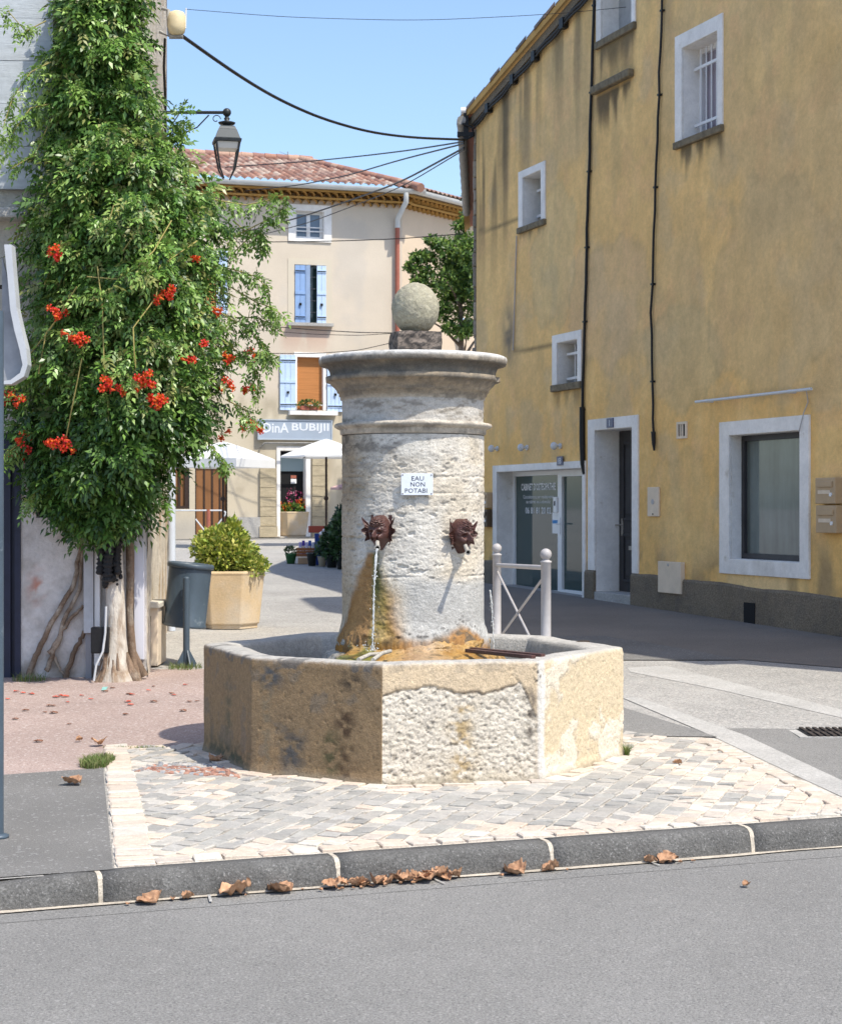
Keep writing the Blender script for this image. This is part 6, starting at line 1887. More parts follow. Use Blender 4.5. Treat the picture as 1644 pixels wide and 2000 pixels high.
for k in range(6):
    x_ = X0 + .035 + k * .062; h = .26 + .03 * (k % 2) ; cl, nm = PK[k]
    t = thing('seed_packet', (x_, Y1, zt1 + .02), f'{nm} packet standing in the red brown crate', 'packet', 'packets standing in the crate')
    m_ = MB(); m_.box(x_, Y1 - .02, zt1 + .02 + h / 2, .052, .10, h); m_.build('carton', mat('packet_' + nm.replace(' ', '_'), cl, .6), t, bevel=.004)
    m_ = MB(); m_.box(x_, Y1 - .073, zt1 + .02 + h * .45, .040, .004, h * .4); m_.build('panel', M['pvc'] if k % 2 == 0 else M['beige_plastic'], t)
t = pot(609, 1092, 1118, 20, 14, 33.2, M['black_pot'], 'round glazed black pot in front of the stacked boxes')
pot(629, 1098, 1118, 17, 12, 33.0, M['cream_pot'], 'cream flower pot right of the black pot', (.11, .16, 200, .07, DG), 53)
pot(648, 1098, 1122, 22, 18, 32.6, M['black_pot'], 'dark pot with tall dark foliage under the display table', (.16, .34, 700, .08, DG), 54)
pot(668, 1095, 1126, 24, 18, 32.0, M['black_pot'], 'dark pot with a tall shrub half behind the fountain column', (.20, .42, 900, .09, DG), 55)
pot(672, 1090, 1118, 30, 24, 34.6, M['green_pot'], 'large green pot with a bluish conifer behind the display table', (.22, .5, 900, .10, [(.03, .07, .05), (.05, .10, .07)]), 56)
# display table
zt = zbase(1046, 33.4); xa, xb = gx(624, 33.4), gx(690, 33.4)
t = thing('display_table', ((xa + xb) / 2, 33.4, gz(33.4)), 'small brown display table with goods beside the fountain column', 'table')
m_ = MB(); m_.box((xa + xb) / 2, 33.4, zt - .02, xb - xa, .5, .045); m_.build('table_top', M['crate_wood'], t, bevel=.006)
for sx in (-1, 1):
    for sy in (-1, 1):
        m_ = MB(); m_.tube([((xa + xb) / 2 + sx * (xb - xa) * .44, 33.4 + sy * .2, gz(33.4)), ((xa + xb) / 2 + sx * (xb - xa) * .44, 33.4 + sy * .2, zt - .04)], .02, 6); m_.build('leg', M['brown_dark'], t)
gl_ = [('white folded cloth bundle on the display table', (.7, .7, .72)), ('pink folded cloth bundle on the display table', (.65, .45, .45)), ('grey folded cloth bundle on the display table', (.5, .5, .58))]
for k, (lb, cl) in enumerate(gl_):
    p = Vector((xa + .09 + k * .14, 33.3, zt + .004))
    m_ = MB(); m_.lathe([(.07, 0), (.09, .03), (.075, .06), (.03, .085)], p, 12, sx=1.1, sy=.8)
    m_.lathe([(.02, .08), (.05, .10), (.02, .125)], p + Vector((.01, 0, 0)), 10)
    tag(m_.build('cloth_bundle', mat('cloth_' + str(k), cl, .9, noise=[(20, .8, 1.1)]), None, loc=p), lb, 'bundle')
p = Vector((gx(612, 33.6), 33.6, gz(33.6)))
t = thing('shop_crate', p, 'blue crate with a red box standing right behind the cream flower pot', 'crate')
m_ = MB(); m_.box(p.x + .14, p.y, p.z + .30, .22, .25, .60); m_.build('carton', mat('blue_crate', (.02, .05, .22), .6), t, bevel=.01)
m_ = MB(); m_.box(p.x + .12, p.y - .13, p.z + .38, .14, .01, .14); m_.build('panel', M['sky_pane'], t)
m_ = MB(); m_.box(p.x + .06, p.y, p.z + .68, .30, .22, .13); m_.build('red_box', mat('red_box', (.35, .07, .04), .6), t, bevel=.01)

# ================================================================== TREE at the end of the ochre house
TX = at(903, 560, 45.5)
tree = thing('tree', (TX.x, 45.5, gz(45.5)), 'leafy green tree between the cream house and the ochre house corner', 'tree')
m_ = MB(); b0 = Vector((TX.x, 45.5, gz(45.5)))
m_.tube([b0, b0 + Vector((.05, 0, 1.4)), b0 + Vector((0, 0, 3.2)), b0 + Vector((-.05, 0, 6.2))], [.16, .13, .11, .05], 10)
for k in range(9):
    a_ = k * 2.4; z_ = 3.8 + .3 * k
    m_.tube([b0 + Vector((0, 0, z_)), b0 + Vector((.5 * math.cos(a_), .5 * math.sin(a_), z_ + .5)), b0 + Vector((1.0 * math.cos(a_), 1.0 * math.sin(a_), z_ + .8))], [.05, .03, .012], 6)
m_.build('trunk', M['bark'], tree)
Vs = []
TG = [(.08, .15, .03), (.13, .23, .045), (.19, .30, .06), (.26, .36, .08), (.05, .10, .022)]
r = np.random.default_rng(61)
def crown(name, clumps, parent, n_each, size, cols, seed):
    r = np.random.default_rng(seed); P_, D_ = [], []
    for (c_, rad) in clumps:
        d = r.normal(size=(n_each, 3)); d /= np.linalg.norm(d, axis=1, keepdims=True)
        rr_ = r.random(n_each) ** .45
        P_.append(np.array(c_) + d * rr_[:, None] * np.array(rad)); D_.append(d)
    p = np.concatenate(P_); d = np.concatenate(D_); n = len(p)
    dv = d * .6 + r.normal(size=(n, 3)) * .7 + np.array([0, 0, -.25]); dv /= np.linalg.norm(dv, axis=1, keepdims=True)
    sd = np.cross(dv, r.normal(size=(n, 3))); sd /= np.linalg.norm(sd, axis=1, keepdims=True); nn = np.cross(sd, dv)
    s_ = size * (.6 + .8 * r.random(n))[:, None]
    V = np.concatenate([p, p + dv * s_ * .45 + sd * s_ * .26 + nn * s_ * .08, p + dv * s_, p + dv * s_ * .45 - sd * s_ * .26 + nn * s_ * .08]); k = np.arange(n)
    c = np.array(cols)[r.integers(0, len(cols), n)] * (.8 + .4 * r.random((n, 1)))
    return mesh_np(name, V, np.stack([k, k + n, k + 2 * n, k + 3 * n], 1), M['leaf'], parent, col=np.tile(c, (4, 1)))
cl = []
for k in range(44):
    d = r.normal(size=3); d /= np.linalg.norm(d); f = r.random() ** .5
    c_ = at(908, 552, 45.5) + Vector((d[0] * 1.02 * f, d[1] * .95 * f, d[2] * 1.25 * f + .0))
    cl.append((c_, (.30 + .16 * r.random(), .3, .2 + .14 * r.random())))
for (x, y) in ((805, 520), (818, 545), (830, 500), (845, 470), (862, 480), (815, 500), (850, 610), (880, 640), (905, 650), (900, 440), (915, 420), (918, 385), (912, 640), (870, 600), (835, 530)):
    cl.append((at(x, y, 45.2), (.21, .24, .13)))
crown('crown', cl, tree, 230, .115, TG, 62)
# ================================================================== LEFT HOUSE with the trumpet vine
LC = Vector((-2.345, 15.0, 0))                 # street corner
LD = Vector((1, .06, 0)).normalized()
L = Face2(LC - LD * 6, LD, flip=1)             # front, normal towards the camera
SW = Face2(LC, (-.46, 4.35), flip=1)           # flank, facing right
LH = 8.6
lh = thing('white_house', (LC.x, LC.y, gz(15)), 'pale rendered house on the left half covered by a flowering vine', 'house')
w_hole = L.rect(70, 117, 932, 932, 1012, 1012); w_door = L.rect(-120, 41, 846, 846, 1345, 1345)
us = list(np.linspace(1.5, 6, 110)) + [w_hole[0], w_hole[1], w_door[1]]; zs = list(np.linspace(-.2, 3.2, 90)) + list(np.linspace(3.3, LH, 30)) + [w_hole[2], w_hole[3], w_door[3]]
V, Q, U, Z = wall_grid(L, us, zs, [w_hole, (-9, w_door[1], -9, w_door[3])])
q = np.stack([U, Z, 0 * U], 1)
c = lerp((.66, .64, .63), (.58, .55, .52), fbm(q * 3, 4, 401))
c = lerp(c, (.34, .30, .26), sstep(.52, .70, fbm(q * 8, 5, 402)) * .45)
c = lerp(c, (.45, .42, .36), sstep(2.0, 3.2, Z) * .8)
ru, rz_ = L.uz(74, 1145)
c = lerp(c, (.42, .16, .10), np.exp(-(((U - ru) / .07) ** 2 + ((Z - rz_) / .13) ** 2)) * sstep(.42, .58, fbm(q * 16, 4, 403)) * .9)
c = lerp(c, (.30, .25, .2), sstep(.35, .1, Z) * sstep(.4, .6, fbm(q * 9, 4, 404)) * .7)
mesh_np('wall', V, Q, M['white_wall'], lh, col=c)
us = np.linspace(0, 4.45, 60); zs = np.linspace(-.2, LH, 170)
V, Q, U, Z = wall_grid(SW, list(us), list(zs), [])
q = np.stack([U, Z, 0 * U + 3], 1)
n1 = fbm(q * np.array([2.4, 2.4, 1]), 5, 405)
c = lerp((.66, .58, .46), (.55, .50, .43), n1)
c = lerp(c, (.40, .27, .14), sstep(.60, .72, fbm(q * np.array([3, 1.6, 1]), 4, 406)) * .8)
c = lerp(c, (.48, .46, .43), sstep(3.4, 4.2, Z) * .6)
V = V + np.array(SW.n) * ((n1 - .5) * .05)[:, None]
mesh_np('flank_wall', V, Q, M['quoin'], lh, col=c)
SBK = SW.pt(4.45, 0)
m_ = MB(); a_ = L.pt(0, 0); m_.add([up(SBK, -.2), (SBK.x - 8, SBK.y, -.2), (SBK.x - 8, SBK.y, LH), up(SBK, LH)], [(0, 1, 2, 3)]); m_.build('rear_wall', M['plinth'], lh)
m_ = MB(); p = [L.pt(0, LH, .35), L.pt(6.3, LH, .35), SW.pt(4.8, LH, .3), Vector((-9, 19.8, LH))]; m_.add([v for v in p] + [v + Vector((0, 0, .15)) for v in p], [(0, 1, 2, 3), (4, 5, 6, 7), (0, 1, 5, 4), (1, 2, 6, 5), (2, 3, 7, 6), (3, 0, 4, 7)]); m_.build('roof', M['terracotta'], lh)
# small dark window, door, jamb
m_ = MB(); L.box(m_, w_hole[0] - .02, w_hole[1] + .02, w_hole[2] - .02, w_hole[3] + .02, -.22, -.18); m_.build('window', M['dark'], lh)
m_ = MB(); e = .004
L.box(m_, w_hole[0] - .03, w_hole[0] + e, w_hole[2], w_hole[3], -.18, -.004); L.box(m_, w_hole[1] - e, w_hole[1] + .03, w_hole[2], w_hole[3], -.18, -.004); L.box(m_, w_hole[0] + e, w_hole[1] - e, w_hole[2] - .03, w_hole[2] + e, -.18, -.004); m_.build('window_reveal', M['white'], lh)
m_ = MB(); L.box(m_, w_door[1] - .75, w_door[1] - .05, -.3, w_door[3], -.10, -.05); dr_ = m_.build('door', M['navy'], lh)
m_ = MB(); L.box(m_, w_door[1] - .16, w_door[1] - .09, -.3, w_door[3] - .05, -.05, -.01); L.box(m_, w_door[1] - .30, w_door[1] - .24, -.3, w_door[3] - .05, -.05, -.02); m_.build('panel', M['navy'], dr_)
m_ = MB(); L.box(m_, w_door[1] - .05, w_door[1], -.3, w_door[3], -.10, .02); m_.build('door_frame', M['navy'], lh)
# grey boards high on the left, with the ledge under them
b_ = L.rect(-90, 106, -80, -80, 372, 372)
m_ = MB(); n_ = 9; hb = (b_[3] + 1.3 - b_[2]) / n_
for k in range(n_): L.box(m_, b_[0], b_[1], b_[2] + k * hb + .004, b_[2] + (k + 1) * hb, .02, .07 + .003 * (k % 2))
m_.build('board_cladding', M['board'], lh)
r_ = L.rect(-90, 64, 412, 412, 432, 432)
m_ = MB(); L.box(m_, r_[0], r_[1], r_[2], r_[3], -.01, .22); m_.build('ledge', M['concrete'], lh, bevel=.015)
# wall conduits and cabinets
def lbox(name, xl, xr, yt, yb, o0, o1, mt, label=None, cat=None, bevel=.004):
    r_ = L.rect(xl, xr, yt, yt, yb, yb); m_ = MB(); L.box(m_, r_[0], r_[1], r_[2], r_[3], o0, o1)
    if label:
        o = m_.build(name, mt, None, bevel=bevel, loc=L.pt((r_[0] + r_[1]) / 2, r_[2], o0)); return tag(o, label, cat)
    return m_.build(name, mt, lh, bevel=bevel)
M['grey_box'] = mat('grey_cabinet', (.50, .51, .53), .6, noise=[(4, .85, 1.06), (30, .93, 1.05)])
lbox('cable_cabinet', 167, 186, 1030, 1235, .0, .12, M['grey_box'], 'narrow grey cable cabinet on the white wall left of the vine trunk', 'cabinet')
lbox('cable_duct', 169, 181, 1236, 1328, .0, .07, mat('dull_duct', (.27, .27, .29), .6), 'dull grey cable duct running from the cabinet to the ground', 'cable duct')
lbox('cable_duct', 187, 198, 1020, 1298, .03, .10, M['pvc'], 'tall white cable duct between the grey cabinet and the vine trunk', 'cable duct')
lbox('cable_duct', 264, 283, 985, 1287, .0, .09, mat('lavender_duct', (.62, .62, .67), .6), 'broad pale cable duct right of the vine trunk', 'cable duct')
# hose at the trunk foot
def Lp(x, y, o): 
    u_, z_ = L.uz(x, y); return L.pt(u_, z_, o)
m_ = MB(); m_.tube([Lp(217, 1180, .36), Lp(216, 1230, .38), Lp(212, 1265, .40), Lp(200, 1290, .42), Lp(196, 1320, .44)], .010, 8)
tag(m_.build('hose', M['grey_box'], None, loc=Lp(196, 1320, .44)), 'thin white pipe bending down the front of the vine trunk', 'pipe')
m_ = MB(); L_ = Lp(205, 1245, .30); m_.box(L_.x, L_.y, L_.z, .15, .1, .22); tag(m_.build('junction_box', M['black'], None, loc=L_, bevel=.01), 'black junction box low beside the white duct', 'junction box')
# blue-white downpipe on the far corner of the flank
pp = SW.pt(4.45, 0, .05); zt = at(329, 905, pp.y).z
M['pale_blue'] = mat('pale_blue_pipe', (.55, .60, .68), .45, noise=[(5, .92, 1.05)])
m_ = MB(); m_.tube([(pp.x, pp.y, gz(pp.y)), (pp.x, pp.y, 3.0)], .045, 14); tag(m_.build('downpipe', M['pale_blue'], None, loc=(pp.x, pp.y, gz(pp.y))), 'pale blue downpipe at the back corner of the vine house', 'pipe')
# stone-like meter housing at the foot of the flank
s0 = at(297, 1288, 15.9); zt = at(297, 1176, 15.9).z
t = thing('meter_housing', (s0.x, 15.9, gz(15.9)), 'cream stone meter housing with a dark recess at the house corner', 'meter housing')
m_ = MB(); m_.box(s0.x, 16.0, (zt + gz(16)) / 2 - .02, .155, .5, zt - gz(16) - .05); m_.build('body', M['beige_plastic'], t, bevel=.008)
m_ = MB(); m_.box(s0.x + .005, 15.98, zt - .02, .185, .56, .055); m_.build('cap', mat('pale_cap', (.62, .57, .47), .85, noise=[(9, .85, 1.1)]), t, bevel=.01)
m_ = MB(); m_.box(s0.x - .025, 15.746, (zt + gz(16)) / 2 - .05, .075, .008, (zt - gz(16)) * .76); m_.build('recess', mat('recess_tan', (.17, .13, .08), .9), t)
# curved white sign at the far left
def band(pts_out, pts_in, Yd, dep):
    P = [at(x, y, Yd) for x, y in pts_out + pts_in[::-1]]; n_ = len(P)
    m_ = MB(); m_.add(P + [p + Vector((0, dep, 0)) for p in P], [tuple(range(n_)), tuple(range(2 * n_ - 1, n_ - 1, -1))] + [(k, (k + 1) % n_, n_ + (k + 1) % n_, n_ + k) for k in range(n_)])
    return m_
po = [(22, 477), (27, 540), (32, 600), (41, 640), (51, 680), (54, 712), (47, 735), (22, 750), (4, 750)]
pi_ = [(8, 477), (15, 545), (20, 605), (28, 645), (38, 682), (44, 712), (39, 728), (20, 742), (4, 744)]
sp0 = at(10, 612, 13.9)
t = thing('curved_sign', sp0, 'curved white sign panel seen edge-on at the left edge of the photo', 'sign')
band(po, pi_, 13.9, .14).build('rim', mat('sign_rim', (.52, .54, .57), .45, noise=[(4, .85, 1.05)]), t)
m_ = MB(); P = [at(x, y, 14.0) for x, y in [(4, 500)] + pi_[1:]]; n_ = len(P)
m_.add(P + [p + Vector((0, .03, 0)) for p in P], [tuple(range(n_)), tuple(range(2 * n_ - 1, n_ - 1, -1))] + [(k, (k + 1) % n_, n_ + (k + 1) % n_, n_ + k) for k in range(n_)]); m_.build('panel', mat('sign_back', (.30, .31, .33), .6, noise=[(5, .7, 1.15)]), t)
m_ = MB(); m_.tube([at(4, 560, 14.2), at(-20, 560, 14.8)], .02, 6); m_.build('bracket', M['dark'], t)

# ---- trumpet vine
vb_ = Lp(230, 1325, .30)
vine = thing('trumpet_vine', (vb_.x, vb_.y, gz(14.8)), 'big trumpet vine with red orange flowers climbing the white house', 'climbing plant')
# trunk
m_ = MB()
tp = [(231, 1330), (231, 1310), (231, 1285), (232, 1240), (232, 1190), (230, 1140), (228, 1080), (225, 1020), (225, 960)]
m_.tube([Lp(x, y, .22) for x, y in tp], [.19, .155, .115, .088, .080, .078, .075, .07, .06], 16)
tr = m_.build('trunk', M['bark_white'], vine)
m_ = MB()
for dx, w0 in ((-22, .05), (-8, .06), (14, .055), (30, .05)):
    m_.tube([Lp(231 + dx * 1.5, 1332, .26 + .04 * math.cos(dx)), Lp(231 + dx * 1.05, 1305, .27), Lp(231 + dx * .7, 1270, .25)], [w0, w0 * .8, .018], 8)
for k in range(12):
    x0 = rr.uniform(196, 246); m_.tube([Lp(x0, 1330, .30 + rr.uniform(-.08, .10)), Lp(x0 * .6 + 92, 1300, .33 + rr.uniform(-.03, .03)), Lp(x0 * .42 + 133, rr.uniform(1240, 1275), .30)], [rr.uniform(.012, .026), .014, .004], 6)
m_.tube([Lp(270, 1325, .18), Lp(262, 1270, .16), Lp(257, 1200, .15), Lp(258, 1120, .14), Lp(256, 1020, .12)], [.05, .036, .03, .034, .04], 10)
m_.tube([Lp(285, 1318, .16), Lp(272, 1288, .16), Lp(262, 1262, .16)], [.04, .03, .02], 8)
m_.build('side_stem', M['bark'], vine)
m_ = MB()
rr = random.Random(21)
for k, (x, o_, r0) in enumerate(((206, .30, .036), (222, .34, .040), (238, .31, .036), (214, .27, .04), (230, .27, .045))):
    ys = np.linspace(990, 1120 + 14 * (k % 2), 46)
    m_.tube([Lp(x + 2.0 * math.sin(y * .06 + k), y, o_) for y in ys], [r0 * (1 + .22 * math.sin(i * 2.2) + rr.gauss(0, .07)) for i in range(46)], 10)
for k in range(16):
    m_.ball(Lp(rr.uniform(205, 245), rr.uniform(1085, 1140), .30 + rr.uniform(-.02, .04)), rr.uniform(.012, .03), 7, 5, rr.uniform(.8, 1.6))
m_.build('blackened_bark', M['char'], vine)
roots = [([(55, 1316), (75, 1272), (108, 1205), (146, 1140), (157, 1075), (158, 1000)], .026), ([(90, 1312), (112, 1258), (133, 1195), (156, 1150), (162, 1060)], .022),
         ([(98, 1276), (120, 1235), (142, 1205), (164, 1182)], .02), ([(128, 1326), (140, 1292), (154, 1258), (166, 1232)], .026), ([(106, 1280), (118, 1305), (132, 1328)], .014)]
m_ = MB()
for pts, r_ in roots:
    P = [Lp(x, y, .04) for x, y in pts]; D_ = []
    for a_, b2_ in zip(P[:-1], P[1:]):
        for k in range(5): D_.append(a_.lerp(b2_, k / 5) + Vector((rr.gauss(0, .006), 0, rr.gauss(0, .006))))
    D_.append(P[-1]); m_.tube(D_, [r_ * (1 - .35 * i / len(D_)) for i in range(len(D_))], 8)
m_.build('wall_stem', M['bark'], vine)

PRO = np.array([(-90, 122, 276), (0, 116, 280), (60, 108, 284), (120, 90, 294), (200, 74, 312), (260, 74, 340), (320, 72, 380), (380, 44, 432), (440, 28, 458), (500, 48, 456), (560, 48, 452),
                (620, 50, 456), (680, 38, 452), (740, 10, 446), (800, -8, 440), (860, 26, 414), (900, 38, 376), (940, 50, 318), (980, 66, 296), (1010, 112, 280), (1032, 136, 232), (1050, 142, 172)], float)
def vsurf(x, y, lump=True):
    """front face of the vine: depth Y at picture point"""
    l = np.interp(y, PRO[:, 0], PRO[:, 1]); r_ = np.interp(y, PRO[:, 0], PRO[:, 2])
    s_ = np.clip((x - (l + r_) / 2) / ((r_ - l) / 2), -1, 1)
    T = np.interp(y, [-90, 150, 400, 700, 900, 1056], [.36, .50, .78, .90, .70, .40])
    yc = 14.85 + .25 * sstep(250, 420, x)
    return yc - T * np.sqrt(np.clip(1 - s_ ** 2, 0, 1)), s_
def leaves(name, P, D, N_, size, cols, parent, rng, pairs=3, droop=.35):
    """pinnate leaves: a rachis with pairs of pointed leaflets and one at the tip"""
    n = len(P)
    D = D / np.linalg.norm(D, axis=1, keepdims=True)
    S = np.cross(D, N_); S /= np.maximum(np.linalg.norm(S, axis=1, keepdims=True), 1e-6)
    Nn = np.cross(S, D)
    Vl, cl_ = [], []
    cbase = np.array(cols)[rng.integers(0, len(cols), n)] * (.75 + .5 * rng.random((n, 1)))
    for j in range(pairs * 2 + 1):
        if j == pairs * 2: t_, sd = 1.0, 0.0
        else: t_, sd = .28 + .66 * (j // 2) / pairs, (1 if j % 2 else -1)
        base = P + D * (size * t_)[:, None] - np.array([0, 0, 1]) * (size * droop * t_ * t_)[:, None]
        ld = D * (.55 if sd else 1) + S * sd * .85 + Nn * (rng.normal(size=(n, 1)) * .22) - np.array([0, 0, .30])
        ld /= np.linalg.norm(ld, axis=1, keepdims=True)
        ls = np.cross(ld, Nn); ls /= np.linalg.norm(ls, axis=1, keepdims=True)
        ln = (size * (.40 + .12 * rng.random(n)))[:, None]
        lw = ln * .23
        Vl += [base, base + ld * ln * .42 + ls * lw + Nn * lw * .35, base + ld * ln - np.array([0, 0, .12]) * ln, base + ld * ln * .42 - ls * lw + Nn * lw * .35]
        cj = cbase * (.88 + .24 * rng.random((n, 1)))
        cl_ += [cj] * 4
    V = np.concatenate(Vl); C_ = np.concatenate(cl_); k = np.arange(n)
    Q = np.concatenate([np.stack([k + (4 * j) * n, k + (4 * j + 1) * n, k + (4 * j + 2) * n, k + (4 * j + 3) * n], 1) for j in range(pairs * 2 + 1)])
    return mesh_np(name, V, Q, M['leaf'], parent, col=C_)
rng = np.random.default_rng(77)
NV = 40000
yy = rng.uniform(-80, 1050, NV); l_ = np.interp(yy, PRO[:, 0], PRO[:, 1]); r_ = np.interp(yy, PRO[:, 0], PRO[:, 2])
ed = (fbm(np.stack([yy / 34, 0 * yy, 0 * yy], 1), 3, 411) - .5) * 46
ed2 = (fbm(np.stack([yy / 30, 0 * yy + 9, 0 * yy], 1), 3, 412) - .5) * 46
l2 = l_ + ed; r2 = r_ + ed2
xx = l2 + (r2 - l2) * rng.random(NV)
keepw = rng.random(NV) < (r2 - l2) / 460
xx, yy = xx[keepw], yy[keepw]; n = len(xx)
sf, s_ = vsurf(xx, yy)
lump = fbm(np.stack([xx / 52, yy / 44, 0 * xx], 1), 4, 413)
back_ = 14.92 + .35 * sstep(260, 420, xx)
dep = rng.random(n) ** 1.9
Yv = sf + (back_ - sf) * dep + (lump - .5) * -.85 * (1 - np.abs(s_)) 
# hollows: thin the leaves where the lump noise is low, so dark gaps open between the clumps
hol = fbm(np.stack([xx / 24, yy / 20, 0 * xx + 4], 1), 3, 414)
kp = (hol > .44) | (rng.random(n) < .12) | (dep > .45)
# sparse towards the boards on the upper left and at the right rim
kp &= rng.random(n) > .86 * sstep(.5, 1.0, np.abs(s_))
Yv = np.clip(Yv, 13.6, 15.6)
# nothing inside the wall
wallY = LC.y + (((xx - CX) / F_PX * Yv) - LC.x) * .06
inside_ = (Yv > wallY - .05) & (((xx - CX) / F_PX * Yv) < LC.x)
kp &= ~inside_
xx, yy, Yv, s_ = xx[kp], yy[kp], Yv[kp], s_[kp]; n = len(xx)
P = np.stack([(xx - CX) / F_PX * Yv, Yv, CAM_H + (HZ - yy) / F_PX * Yv], 1)
out = np.stack([s_ * 1.0, -np.sqrt(np.clip(1 - s_ ** 2, .05, 1)), 0 * s_ + .15], 1)
D = out * .55 + rng.normal(size=(n, 3)) * .55 + np.array([0, 0, -.45])
N_ = out + rng.normal(size=(n, 3)) * .45 + np.array([0, 0, .55])
sz = rng.uniform(.07, .145, n) * np.interp(yy, [0, 250, 1050], [1.15, 1.0, 1.05])
VG = [(.075, .165, .03), (.11, .22, .038), (.17, .30, .06), (.24, .39, .085), (.045, .105, .022), (.32, .46, .12), (.09, .19, .035), (.26, .28, .09)]
VG_dark = [(.03, .075, .018), (.05, .11, .022), (.07, .14, .03)]
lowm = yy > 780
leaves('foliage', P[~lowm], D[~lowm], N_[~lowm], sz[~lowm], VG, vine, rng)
leaves('foliage', P[lowm], D[lowm], N_[lowm], sz[lowm] * 1.05, VG_dark + VG[:3], vine, rng)  # lower foliage takes the darker greens
# light new shoots hanging out with young leaves
shoots = [[(420, 390), (480, 400), (520, 392), (552, 380)], [(440, 470), (500, 440), (540, 420), (556, 402)], [(450, 560), (500, 590), (530, 600), (548, 612)], [(430, 610), (480, 640), (510, 668), (522, 700)],
          [(440, 700), (480, 690), (512, 688), (530, 700)], [(430, 660), (480, 700), (500, 730), (505, 760)], [(430, 520), (470, 530), (500, 540), (520, 560)], [(440, 780), (480, 800), (498, 830)],
          [(400, 860), (430, 890), (440, 912)], [(330, 290), (352, 262), (362, 240)], [(330, 250), (348, 225), (356, 205)],
          [(100, 120), (60, 140), (25, 190), (5, 250)], [(110, 200), (60, 210), (30, 250), (8, 300)], [(90, 40), (50, 60), (15, 20)], [(100, 230), (70, 300), (20, 330)], [(80, 700), (40, 740), (20, 760)],
          [(60, 850), (20, 880), (5, 900)], [(300, 940), (318, 960), (322, 985)], [(120, 940), (70, 960), (55, 990)], [(450, 500), (480, 470), (510, 455)], [(455, 430), (500, 470), (520, 480)], [(460, 620), (500, 620), (535, 635)]]
PP, DD = [], []
M['shoot'] = mat('vine_shoot', (.36, .30, .10), .7, noise=[(9, .7, 1.2)])
for sh in shoots:
    Yd = 14.45 if sh[0][0] < 300 else 14.75
    C_ = [at(x, y, Yd - .05 * k) for k, (x, y) in enumerate(sh)]; dn = []
    for a_, b2_ in zip(C_[:-1], C_[1:]):
        for k in range(7): dn.append(a_.lerp(b2_, k / 7))
    dn.append(C_[-1]); m_ = MB(); m_.tube(dn, [.005 * (1 - .6 * i / len(dn)) + .0012 for i in range(len(dn))], 5); m_.build('shoot', M['shoot'], vine)
    for i in range(2, len(dn)):
        t_ = (dn[i] - dn[i - 1]).normalized()
        for sg in (-1, 1):
            for rep in range(1):
                PP.append(np.array(dn[i]) + rng.normal(size=3) * .02); DD.append(np.array(t_) * .5 + rng.normal(size=3) * .6 + np.array([0, -.2, -.35]))
for_inner = None
inner = [[(335, 430), (300, 490), (270, 520), (230, 545), (170, 540)], [(385, 470), (312, 520), (305, 580), (260, 640), (262, 690), (265, 720), (232, 765)], [(222, 400), (214, 430), (205, 460)], [(150, 560), (100, 640), (60, 690)],
         [(190, 520), (200, 600), (204, 740)], [(160, 700), (140, 800), (128, 860)], [(285, 400), (275, 440), (240, 490)], [(120, 470), (110, 500), (85, 560)], [(130, 600), (90, 650), (75, 730)]]
for sh in inner:
    C_ = [at(x, y, float(vsurf(np.array(x), np.array(y))[0]) - .10) for x, y in sh]; dn = []
    for a_, b2_ in zip(C_[:-1], C_[1:]):
        for k in range(6): dn.append(a_.lerp(b2_, k / 6))
    dn.append(C_[-1]); m_ = MB(); m_.tube(dn, .0055, 5); m_.build('shoot', M['shoot'], vine)
PP, DD = np.array(PP), np.array(DD)
leaves('young_foliage', PP, DD, rng.normal(size=(len(PP), 3)) * .5 + np.array([0, -.4, .7]), rng.uniform(.07, .12, len(PP)), [(.17, .28, .05), (.22, .33, .08), (.12, .22, .04)], vine, rng)
# flowers: clusters of red-orange trumpets
def flower_cluster(x, y, nfl, seed, off=.16, dullf=1.0):
    r = random.Random(seed)
    Yd = float(vsurf(np.array(float(x)), np.array(float(y)))[0]) - off
    c0 = at(x, y, Yd); m_ = MB()
    for k in range(nfl):
        a_ = r.uniform(0, 6.28); el = r.uniform(-.8, .5)
        d = Vector((math.cos(a_) * math.cos(el), -abs(math.sin(a_)) * math.cos(el) - .3, math.sin(el))).normalized()
        q_ = d.cross(Vector((.1, .2, 1))).normalized(); w2 = d.cross(q_)
        b0 = c0 + Vector((r.uniform(-.05, .05), r.uniform(-.03, .03), r.uniform(-.035, .035)))
        Ln = r.uniform(.05, .075); n_ = 10
        m_.cur = r.choice([(.72, .15, .03), (.78, .22, .04), (.68, .10, .03)])
        rings = []
        for f, rad in ((0, .006), (.45, .010), (.8, .015), (.93, .019)):
            rings.append([b0 + d * Ln * f + (q_ * math.cos(2 * math.pi * i / n_) + w2 * math.sin(2 * math.pi * i / n_)) * rad for i in range(n_)])
        vs = [p for rg in rings for p in rg]
        m_.add(vs, [(i * n_ + j, i * n_ + (j + 1) % n_, (i + 1) * n_ + (j + 1) % n_, (i + 1) * n_ + j) for i in range(3) for j in range(n_)], True)
        m_.cur = r.choice([(.75, .045, .03), (.80, .07, .03), (.66, .03, .035)])
        for i in range(5):
            an = 2 * math.pi * i / 5 + r.random() * .4
            e1 = q_ * math.cos(an) + w2 * math.sin(an); e2 = d.cross(e1)
            c_ = b0 + d * Ln * .93
            m_.add([c_ + e1 * .017, c_ + e1 * .027 + e2 * .013 + d * .004, c_ + e1 * .036 - d * .005, c_ + e1 * .027 - e2 * .013 + d * .004], [(0, 1, 2, 3)])
    m_.cur = (.25, .10, .03)
    m_.tube([c0 + Vector((0, .08, .04)), c0], .005, 5)
    m_.build('flower_cluster', M['flower'], vine, use_col=True)
